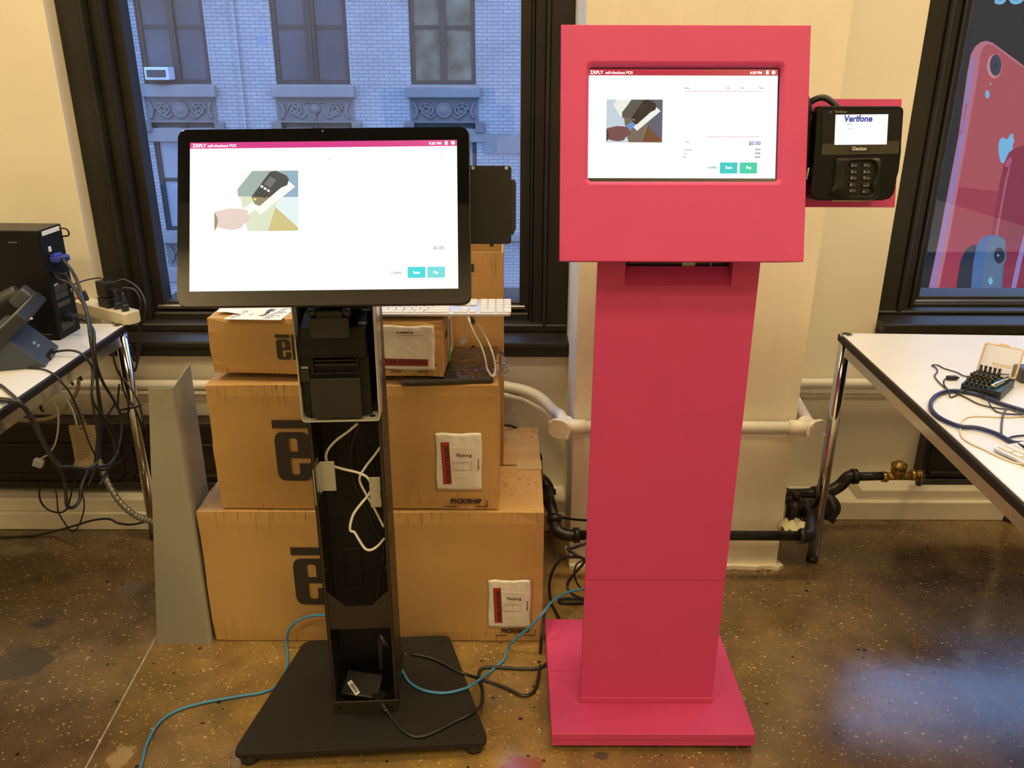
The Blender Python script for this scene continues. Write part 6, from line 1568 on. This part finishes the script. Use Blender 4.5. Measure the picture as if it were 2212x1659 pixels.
# corrugated conduit
bm = BM(); P = smoothpts(py([(155, 868, 2.36), (168, 890, 2.36), (180, 915, 2.36), (192, 945, 2.35), (205, 975, 2.35), (218, 1005, 2.34), (228, 1032, 2.33), (245, 1065, 2.31), (268, 1094, 2.3), (295, 1115, 2.28), (320, 1124, 2.27), (345, 1130, 2.26)]), 12)
tube(bm, P, .0095, 12, 0, rf=lambda t: 1+.14*math.cos(t*2*math.pi*95)); bmesh.ops.remove_doubles(bm, verts=bm.verts[:], dist=1e-6)
solo('flexible_conduit', bm, mat('grey_ribbed_conduit', (0.26, 0.25, 0.20, 1), 0.35, metal=0.5), 'grey ribbed flexible conduit curving down behind the left table leg', 'conduit')
# card tag
c0 = [pY(x, y, 2.29) for x, y in ((150, 918), (204, 920), (206, 945), (205, 975), (220, 1012), (208, 1015), (160, 1006), (166, 990), (157, 950), (148, 925))]
r = thing('cardboard_tag', 'tan cardboard tag with small print hanging among the cables under the left table', 'tag', c0[6])
bm = BM(); vs = [bm.verts.new(p+Vector((0, .012*math.sin(i*.7), 0))) for i, p in enumerate(c0)]; f = bm.faces.new(vs); bmesh.ops.triangulate(bm, faces=[f]); solidify(bm, geom=bm.faces[:], thickness=.0006)
obj('tag_card', bm, mat('manila_card', (0.45, 0.35, 0.18, 1), 0.7), r, world=True)
bm = BM(); p = pY(176, 926, 2.282); cyl(bm, p, p+Vector((0, -.001, 0)), .004, n=14); obj('eyelet', bm, mat('brown_eyelet', (0.22, 0.08, 0.03, 1), 0.5), r, world=True)
bm = BM()
for k in range(11):
    a, b = pY(161+k*.6, 938+k*5.3, 2.275), pY(199, 938.8+k*5.3, 2.275); box(bm, a.x, b.x-(.012 if k % 3 == 2 else 0), a.y, a.y+.0004, a.z, a.z+.0012)
obj('tag_print', bm, mat('brown_print', (0.12, 0.08, 0.04, 1), 0.7), r, world=True)
# cable tie round the leg
bm = BM(); tube(bm, py([(256, 886, 2.30), (270, 884, 2.275), (290, 880, 2.27), (305, 875, 2.30)]), .0045, 8, 6, flat=.4)
solo('cable_tie', bm, M_BLACK, 'black cable tie strapped across the chrome leg of the left table', 'cable tie')
cable('thin black cable lying on top of the computer tower', [TW(-.36, .05, ht+.02), TW(-.30, .06, ht+.028), TW(-.24, .08, ht+.024), TW(-.20, .095, ht+.008)], .0022)

# ================================================================== floor cables in the middle
FZ = .0045
zk = PZ+.0035
cable('light blue network cable running from behind the black kiosk to the lower left', [*pz([(290, 1700, FZ), (305, 1655, FZ), (318, 1605, FZ), (345, 1560, FZ), (385, 1534, FZ), (440, 1518, FZ), (510, 1505, FZ), (565, 1496, FZ), (597, 1482, FZ), (617, 1450, FZ), (621, 1422, FZ), (620, 1403, FZ)]), *py([(619, 1382, 1.815), (626, 1358, 1.815), (645, 1340, 1.815), (670, 1331, 1.81), (700, 1329, 1.80), (740, 1332, 1.78)])], .0036, m=BLUE)
cable('light blue network cable curving from the black kiosk foot to the pink kiosk', [*pz([(850, 1425, zk), (868, 1448, zk), (885, 1474, zk), (915, 1491, zk), (960, 1497, zk), (1005, 1487, zk), (1025, 1476, zk-.006), (1060, 1450, FZ), (1088, 1425, FZ)]), *py([(1097, 1402, 1.81), (1110, 1384, 1.80), (1150, 1350, 1.79), (1175, 1322, 1.80), (1195, 1297, 1.86), (1225, 1280, 1.92), (1262, 1272, 1.95)])], .0036, m=BLUE)
bm = plug3(pZ(838, 1528, PZ+.022), ray(825, 1508)*-1+Vector((0, 0, 0)), .009) if False else BM()
pA, pB = Wk.inverted() @ Vector((xb-.045, yc+.02, PZ+.022)), Wk.inverted() @ Vector((xb-.028, yc-.014, PZ+.016))
box(bm, -.014, .014, -.014, .014, -.010, .010, .003, 2, M=Matrix.Translation(pA) @ Matrix.Rotation(math.radians(-35), 4, 'Z')); lathe(bm, pA, pB-pA, [(0, .009), (.012, .009), (.03, .006), (.036, .0045)], 12)
cable('black mains cable plugged in at the black kiosk foot, looping over its base plate', [pA.lerp(pB, .95), *pz([(835, 1534, zk+.006), (850, 1555, zk), (870, 1578, zk), (900, 1592, zk), (935, 1583, zk), (985, 1558, zk), (1022, 1539, zk), (1040, 1522, FZ+.01), (1042, 1490, FZ), (1034, 1462, FZ), (1040, 1445, FZ), (1065, 1441, FZ), (1110, 1444, FZ), (1160, 1444, FZ), (1185, 1432, FZ)])], .0042, extra=(('plug', bm, M_BLACK),))
cable('black cable leaving the open column and sweeping over the black base plate', [*[Wk.inverted() @ Vector(v) for v in ((xb-.035, yc+.04, .20), (xb-.035, yc+.012, .15))], *[Wk.inverted() @ kY(x, y, yc-.01) for x, y in ((820, 1375), (835, 1395))], *pz([(862, 1412, zk+.01), (900, 1415, zk), (940, 1425, zk), (985, 1448, zk), (1010, 1458, zk-.004), (1040, 1468, FZ), (1090, 1485, FZ), (1130, 1503, FZ), (1155, 1490, FZ), (1165, 1450, FZ)]), *py([(1167, 1420, 1.79), (1170, 1370, 1.80), (1176, 1325, 1.86)])], .0042)
bcol = [(1188, 1050, 2.33)]
cable('black power cable hanging down behind the stacked boxes beside the wall', py([(1090, 918, 2.34), (1112, 923, 2.36), (1135, 943, 2.37), (1155, 965, 2.37), (1168, 985, 2.37), (1170, 1012, 2.38), (1172, 1050, 2.38), (1178, 1092, 2.34), (1195, 1110, 2.28), (1215, 1118, 2.22), (1240, 1122, 2.16), (1270, 1124, 2.08), (1290, 1124, 2.0)]), .0038)
cable('black cable coiled on the floor between the boxes and the pink kiosk', [*py([(1285, 1165, 2.05), (1262, 1175, 2.02), (1240, 1183, 2.02), (1226, 1186, 2.02), (1240, 1196, 2.0), (1262, 1212, 1.98), (1240, 1240, 1.97), (1226, 1262, 1.97), (1232, 1280, 1.96)]), *pz([(1262, 1296, FZ), (1290, 1305, FZ)])], .0042)
cable('long black cable loop rising on the left of the pink kiosk base', [*py([(1285, 1222, 1.95), (1262, 1207, 1.97), (1240, 1203, 1.99), (1215, 1207, 2.0), (1198, 1225, 2.0), (1188, 1252, 2.0), (1187, 1280, 1.99)]), *pz([(1192, 1305, FZ), (1205, 1330, FZ), (1212, 1345, FZ)])], .0042)
cable('folded black cable lying flat on the floor left of the pink kiosk base', pz([(1280, 1301, FZ), (1240, 1303, FZ), (1212, 1302, FZ), (1208, 1297, FZ), (1216, 1293, FZ+.004), (1250, 1292, FZ+.004), (1285, 1290, FZ+.004)]), .0042, sm=6)
cable('thin black cable ring against the column foot, left of the pink kiosk', py([(1280, 1276, 1.97), (1262, 1275, 1.97), (1248, 1262, 1.98), (1241, 1240, 1.98), (1245, 1220, 1.99), (1262, 1208, 2.0)]), .0025)
# inside the open column
def kc(L): return [Wk.inverted() @ kY(x, y, yc+d) for x, y, d in L]
cable('white cord hanging in the open column, from the printer down past the left bracket', kc([(772, 915, .03), (752, 932, .04), (725, 952, .05), (708, 972, .05), (704, 990, .05), (712, 1003, .055), (740, 1013, .06), (770, 1020, .06), (792, 1030, .055), (802, 1048, .05), (798, 1066, .045), (780, 1088, .04), (764, 1110, .035), (757, 1132, .03), (757, 1146, .03), (766, 1150, .03), (775, 1165, .025), (788, 1184, .022), (800, 1188, .022), (815, 1180, .03), (831, 1163, .05)]), .0030, m=WHT)
cable('white cord crossing the open column from its upper right to its lower right', kc([(822, 966, .03), (808, 985, .045), (790, 1008, .055), (778, 1028, .06), (778, 1042, .065), (788, 1062, .065), (803, 1088, .06), (815, 1110, .055), (829, 1138, .05)]), .0028, m=WHT)
cable('black cord hanging down the middle of the open column', kc([(776, 915, .05), (760, 960, .07), (757, 1000, .08), (765, 1040, .08), (785, 1085, .08), (805, 1130, .08), (825, 1170, .08), (830, 1200, .08), (820, 1260, .08), (812, 1320, .06)]), .0035)
cable('second black cord behind the right bracket of the open column', kc([(790, 915, .07), (788, 940, .08), (800, 975, .09), (808, 1015, .09), (812, 1060, .09)]), .003)
# terminal cable
TT = lambda x, y, z: MT @ Vector((*T2(x, y), z))
cable('thick black cables arching between the payment terminal and the pink kiosk head', [TT(1818, 232, -.020), TT(1812, 222, -.022), TT(1800, 211, -.026), TT(1788, 207, -.03), TT(1775, 211, -.035), TT(1765, 218, -.04), TT(1758, 225, -.045)], .0058)
cable('black cord running down between the pink kiosk head and the payment terminal', [TT(1748, 190, -.035), TT(1755, 200, -.035), TT(1758, 215, -.03), TT(1762, 235, -.03), TT(1758, 270, -.034), TT(1755, 330, -.036)], .0045)
cable('thin white cord beside the black one at the payment terminal', [TT(1752, 232, -.022), TT(1747, 238, -.024), TT(1744, 262, -.026), TT(1745, 300, -.026), TT(1748, 312, -.024)], .0012, m=WHT)

# ================================================================== keyboards
M_ALU = mat('silver_aluminium', (0.66, 0.70, 0.76, 1), 0.3, metal=0.5); M_KEY = mat('white_key', (0.66, 0.66, 0.64, 1), 0.45)
def keyboard(label, M, W=.43, D=.114, x_from=-1, x_to=99):
    """origin: front left corner, x right, y away, z up"""
    t = thing('keyboard', label, 'keyboard', M)
    bm = BM(); prism(bm, rrect(0, W, 0, D, .006, 5), .005, bev=.001); obj('keyboard_body', bm, M_ALU, t)
    bm = BM(); prism(bm, [(.003, .003), (W-.003, .003), (W-.003, .010), (.003, .010)], .0003, z0=.005); obj('front_edge', bm, mat('pale_aluminium_strip', (0.75, 0.74, 0.70, 1), 0.35), t)
    u = .0189; zk_ = .0053
    proto = {}
    def key(x, y, w, h=u):
        if x+w*u < x_from or x > x_to: return
        k_ = (round(w, 2), round(h, 4))
        if k_ not in proto:
            bm = BM(); box(bm, 0, w*u-.0026, 0, h-.0026, 0, .0028, .0009, 2); o_ = obj('key', bm, M_KEY, t); proto[k_] = o_.data; o_.location = (x, y, zk_)
        else:
            o_ = bpy.data.objects.new('key', proto[k_]); C.objects.link(o_); o_.parent = t; o_.location = (x, y, zk_)
    x0_ = .005; y0_ = .0085
    rowsk = [[1.5, 1.15, 1.35, 5, 1.35, 1.15, 1.5+1.6], [2.25]+[1]*10+[2.75], [1.75]+[1]*11+[2.25], [1.5]+[1]*12+[1.5], [1]*13+[2]]
    for r_, row in enumerate(rowsk):
        tot = sum(row); sc = 15/tot; x = x0_
        for w in row: key(x, y0_+r_*u*.93, w*sc, u*.93); x += w*sc*u
    for i in range(14): key(x0_+i*15/14*u, y0_+5*u*.93, 15/14, u*.72)
    xa_ = x0_+15.35*u
    for (i, r_) in ((0, 0), (1, 0), (2, 0), (1, 1), (0, 3), (1, 3), (2, 3), (0, 4), (1, 4), (2, 4), (0, 5), (1, 5), (2, 5)): key(xa_+i*u, y0_+r_*u*.93, 1, u*(.93 if r_ < 5 else .72))
    xn = xa_+3.35*u
    for r_ in range(6):
        for i in range(4):
            if r_ == 0 and i == 1: continue
            if i == 3 and r_ == 1: continue
            key(xn+i*u, y0_+r_*u*.93, 2 if (r_ == 0 and i == 0) else 1, u*(.72 if r_ == 5 else .93)*(2 if (i == 3 and r_ == 0) else 1))
    return t
zkb = zm+.0155+hS+.0095
kr, kl = pZ(1103, 683, zkb), pZ(840, 683, zkb)
kyaw = 0.6
print('KEYB', kr, kl)
Mk = stand(Vector((kr.x, kr.y, zkb)), kyaw) @ Matrix.Translation((-.43, 0, 0)) @ Matrix.Rotation(math.radians(2.5), 4, 'X')
keyboard('white wired keyboard lying on the small cardboard box, cord hanging in front', Mk)
cable('white keyboard cord hanging in a long loop over the box front', py([(1003, 650, 1.99), (1008, 668, 1.93), (1012, 686, 1.87), (1022, 715, 1.855), (1038, 745, 1.855), (1047, 770, 1.85), (1052, 795, 1.85), (1060, 810, 1.85), (1067, 812, 1.855), (1070, 795, 1.86), (1066, 770, 1.86), (1056, 742, 1.87), (1042, 715, 1.88), (1028, 692, 1.89), (1022, 684, 1.91)]), .0022, m=WHT)
bm = BM(); p = pY(1001, 737, 1.95); box(bm, -.010, .010, -.005, .005, -.006, .006, .002, 2, M=Matrix.Translation(p) @ Matrix.Rotation(math.radians(-35), 4, 'Y'))
cable('short white cord end with a white plug hanging at the side of the small box', [*py([(1004, 684, 1.95), (1006, 700, 1.95), (1006, 718, 1.95), (1002, 732, 1.95)])], .002, m=WHT, extra=(('plug', bm, mat('white_plug', (0.7, 0.7, 0.66, 1), 0.4)),))

# ================================================================== on the right table
zt3 = HR
fl_, fr_ = pZ(2072, 846, zt3), pZ(2139, 862, zt3); bk_ = pZ(2171, 831, zt3)
vx = (fr_-fl_); WB_ = vx.length; byaw = math.degrees(math.atan2(vx.y, vx.x)); DB = (bk_-fr_).length
print('BIT', fl_, fr_, bk_, WB_, DB, byaw)
BMx = stand(fl_+Vector((0, 0, .0004)), byaw)
WB_ = max(WB_, .085); DB = max(DB*.95, .06)
k8 = thing('bit_case', 'open small tool bit case with a clear lid on the right table', 'tool case', BMx)
hB = .020
bm = BM(); prism(bm, rrect(0, WB_, 0, DB, .006, 4), hB-.004, bev=.001)
obj('case_base', bm, mat('black_case', (0.012, 0.016, 0.02, 1), 0.4), k8)
bm = BM()
for (a, b, c, d) in ((0.001, .004, .001, DB-.001), (WB_-.004, WB_-.001, .001, DB-.001), (.004, WB_-.004, .001, .004), (.004, WB_-.004, DB-.004, DB-.001)): box(bm, a, b, c, d, hB-.005, hB)
obj('case_rim', bm, MATS['black_case'], k8)
bm = BM(); box(bm, .004, WB_*.66, .004, DB-.004, hB-.0045, hB-.001); box(bm, WB_*.66, WB_-.004, .004, DB-.004, hB-.0045, hB-.003); obj('bit_tray', bm, mat('petrol_tray', (0.02, 0.09, 0.13, 1), 0.45), k8)
LIDG = glassmat('clear_amber_plastic', (0.90, 0.87, 0.80, 1), 1.8, .08)
LM = Matrix.Translation((0, DB, hB-.002)) @ Matrix.Rotation(math.radians(69), 4, 'X')
HLid = .073
bm = BM(); prism(bm, rrect(0, WB_, 0, HLid, .008, 5), .0012, LM, z0=-.001); lid = obj('lid', bm, LIDG, k8)
bm = BM(); o_ = rrect(0, WB_, 0, HLid, .008, 5); i_ = rrect(.003, WB_-.003, .003, HLid-.003, .006, 5)
vo = [[bm.verts.new(LM @ Vector((p[0], p[1], z))) for p in pts] for pts, z in ((o_, -.001), (o_, .009), (i_, .009), (i_, -.001))]
for q in range(4):
    a_, b_ = vo[q], vo[(q+1) % 4]
    for k in range(len(a_)): bm.faces.new((a_[k], a_[(k+1) % len(a_)], b_[(k+1) % len(a_)], b_[k]))
box(bm, WB_*.36, WB_*.62, HLid, HLid+.004, 0, .007, .001, 1, M=LM)
obj('lid_rim', bm, mat('translucent_amber_rim', (0.72, 0.55, 0.33, 1), 0.25, alpha=0.75), lid)
bm = BM(); text(bm, 'makita', LM @ Matrix.Translation((WB_*.82, .030, .0006)) @ Matrix.Rotation(math.radians(180), 4, 'Z'), 0, 0, .016, bold=.0003, ext=.0003); obj('lid_lettering', bm, mat('amber_print', (0.60, 0.45, 0.28, 1), 0.5), lid)
M_BIT = mat('dark_steel_bit', (0.10, 0.085, 0.06, 1), 0.22, metal=0.9)
gb = 'screwdriver bits standing in the open case'
first = None
for i in range(5):
    for j in range(5):
        x = .010+i*(WB_*.60-.008)/4.3; y = .009+j*(DB-.018)/4
        lbl = 'steel screwdriver bit in the case, %s column from left, %s row from front' % (('first', 'second', 'third', 'fourth', 'fifth')[i], ('first', 'second', 'third', 'fourth', 'fifth')[j])
        hb_ = .013+.003*((i*3+j*2) % 3)
        if first is None:
            bm = BM(); lathe(bm, (0, 0, 0), (0, 0, 1), [(0, .0036), (.009, .0036), (.0095, .0028), (.013, .0028), (.0145, .0036), (.016, .0034)], 10)
            first = solo('screwdriver_bit', bm, M_BIT, lbl, 'tool bit', gb); first.location = BMx @ Vector((x, y, hB-.0005))
        else:
            c_ = first.copy(); C.objects.link(c_); c_.location = BMx @ Vector((x, y, hB-.0005)); c_.scale = (1, 1, hb_/.015); c_['label'] = lbl
bm = BM(); a = BMx @ Vector((WB_*.72, .016, hB+.004)); b = BMx @ Vector((WB_*.86, DB-.016, hB+.004)); lathe(bm, a, b-a, [(0, .005), (.001, .0058), ((b-a).length-.002, .0058), ((b-a).length, .004)], 20)
solo('bit_holder', bm, mat('polished_steel', (0.75, 0.74, 0.7, 1), 0.12, metal=1.0), 'bright steel bit holder tube lying in the tray of the bit case', 'bit holder')
z3 = HR+.003
cable('thick navy cable curving in a wide loop across the right table', pz([(2560, 985, z3+.003), (2400, 940, z3+.004), (2280, 905, z3+.004), (2212, 887, z3+.003), (2160, 871, z3+.003), (2115, 853, z3+.003), (2075, 845, z3+.003), (2042, 846, z3+.003), (2018, 858, z3+.003), (2010, 876, z3+.003), (2018, 893, z3+.003), (2040, 908, z3+.003), (2075, 921, z3+.003), (2110, 924, z3+.003), (2150, 936, z3+.003), (2190, 957, z3+.003), (2235, 975, z3+.012), (2300, 985, z3+.012), (2480, 990, z3+.003)]), .0048, m=NAVY)
bm = BM(); p = pZ(2057, 816, HR+.006); box(bm, -.014, .012, -.006, .006, -.005, .005, .003, 2, M=stand(p, 2)); box(bm, .010, .016, -.003, .003, -.002, .002, 0, M=stand(p, 2))
cable('thin black cord with a small connector on the right table, left of the bit case', pz([(2046, 816, HR+.005), (2039, 822, z3), (2040, 832, z3), (2050, 845, z3+.008), (2053, 858, z3), (2066, 854, z3), (2088, 842, z3+.009), (2110, 843, z3+.009), (2128, 857, z3+.009), (2145, 883, z3), (2168, 893, z3), (2240, 897, z3)]), .0016, extra=(('connector', bm, M_BLACK),))
cable('thin black cord making a zigzag on the right table behind the bit case', pz([(2180, 809, z3), (2130, 808, z3), (2088, 813, z3), (2066, 804, z3), (2040, 796, z3), (2026, 789, z3), (2013, 789, z3), (2022, 795, z3), (2025, 803, z3), (2019, 811, z3), (2025, 822, z3), (2042, 838, z3), (2060, 847, z3), (2085, 858, z3), (2115, 873, z3), (2150, 881, z3), (2200, 886, z3), (2260, 892, z3)]), .0016)
cable('short grey black cord bend on the right table, below the bit case', pz([(2163, 937, z3), (2164, 915, z3), (2168, 893, z3+.004), (2178, 883, z3+.007), (2192, 889, z3+.007), (2230, 900, z3+.007)]), .0022, m=GRYC)
cable('black cord pair above the white keyboard on the right table', pz([(2235, 940, z3), (2205, 941, z3), (2185, 944, z3), (2180, 948, z3), (2195, 954, z3), (2235, 953, z3)]), .002)
cable('pale white cord looping near the front edge of the right table', pz([(2240, 896, z3-.001), (2180, 901, z3-.001), (2110, 899, z3-.001), (2085, 904, z3-.001), (2075, 918, z3-.001), (2077, 942, z3-.001), (2095, 957, z3-.001), (2130, 973, z3-.001), (2165, 990, z3-.001), (2205, 1002, z3-.001), (2260, 1003, z3-.001)]), .0019, m=mat('cream_cable', (0.66, 0.60, 0.50, 1), 0.4))
bm = BM(); a = pZ(2194, 809, HR+.006); lathe(bm, a, (1, .02, 0), [(0, .003), (.004, .0035), (.0045, .0055), (.008, .0055), (.0085, .0035), (.012, .0035), (.0125, .006), (.016, .006), (.0165, .0045), (.03, .0045)], 12)
r = thing('power_brick', 'grey black power brick at the right picture edge on the right table', 'power brick', pZ(2207, 826, HR+.0005))
obj('strain_relief', bm, M_BLACK, r, world=True)
bm = BM(); p = pZ(2206, 829, HR+.0005); box(bm, 0, .09, 0, .05, 0, .034, .006, 3, M=stand(p, 0)); obj('brick_body', bm, mat('dark_brick_plastic', (0.05, 0.05, 0.05, 1), 0.4), r, world=True)
kp = pZ(2143, 969, HR+.006)
k2e = pZ(2212, 1002, HR+.006)
kyw = math.degrees(math.atan2(k2e.y-kp.y, k2e.x-kp.x))
keyboard('white wired keyboard at the right picture edge on the right table', stand(Vector((kp.x, kp.y, HR+.0035)), kyw), x_to=.43)
cable('black cable strap hanging around the rail under the right table', [pY(2170, 1052, pZ(2170, 1052, HR-.03).y), pY(2164, 1062, pZ(2164, 1062, HR-.04).y), pY(2158, 1080, pZ(2158, 1080, HR-.055).y), pY(2159, 1096, pZ(2159, 1096, HR-.062).y)], .004)
# the foot of a further table leg, seen under the right table
p = pZ(2176, 1122, 0)
bm = BM(); cyl(bm, p, p+Vector((0, 0, .018)), .022, n=24); r = thing('stool_leg', 'chrome post with a black foot on the floor beyond the right table rail', 'post', p); obj('rubber_foot', bm, M_BLACK, r, world=True)
bm = BM(); cyl(bm, p+Vector((0, 0, .018)), p+Vector((0, 0, .60)), .019, n=24); obj('post', bm, M_CHROME, r, world=True)
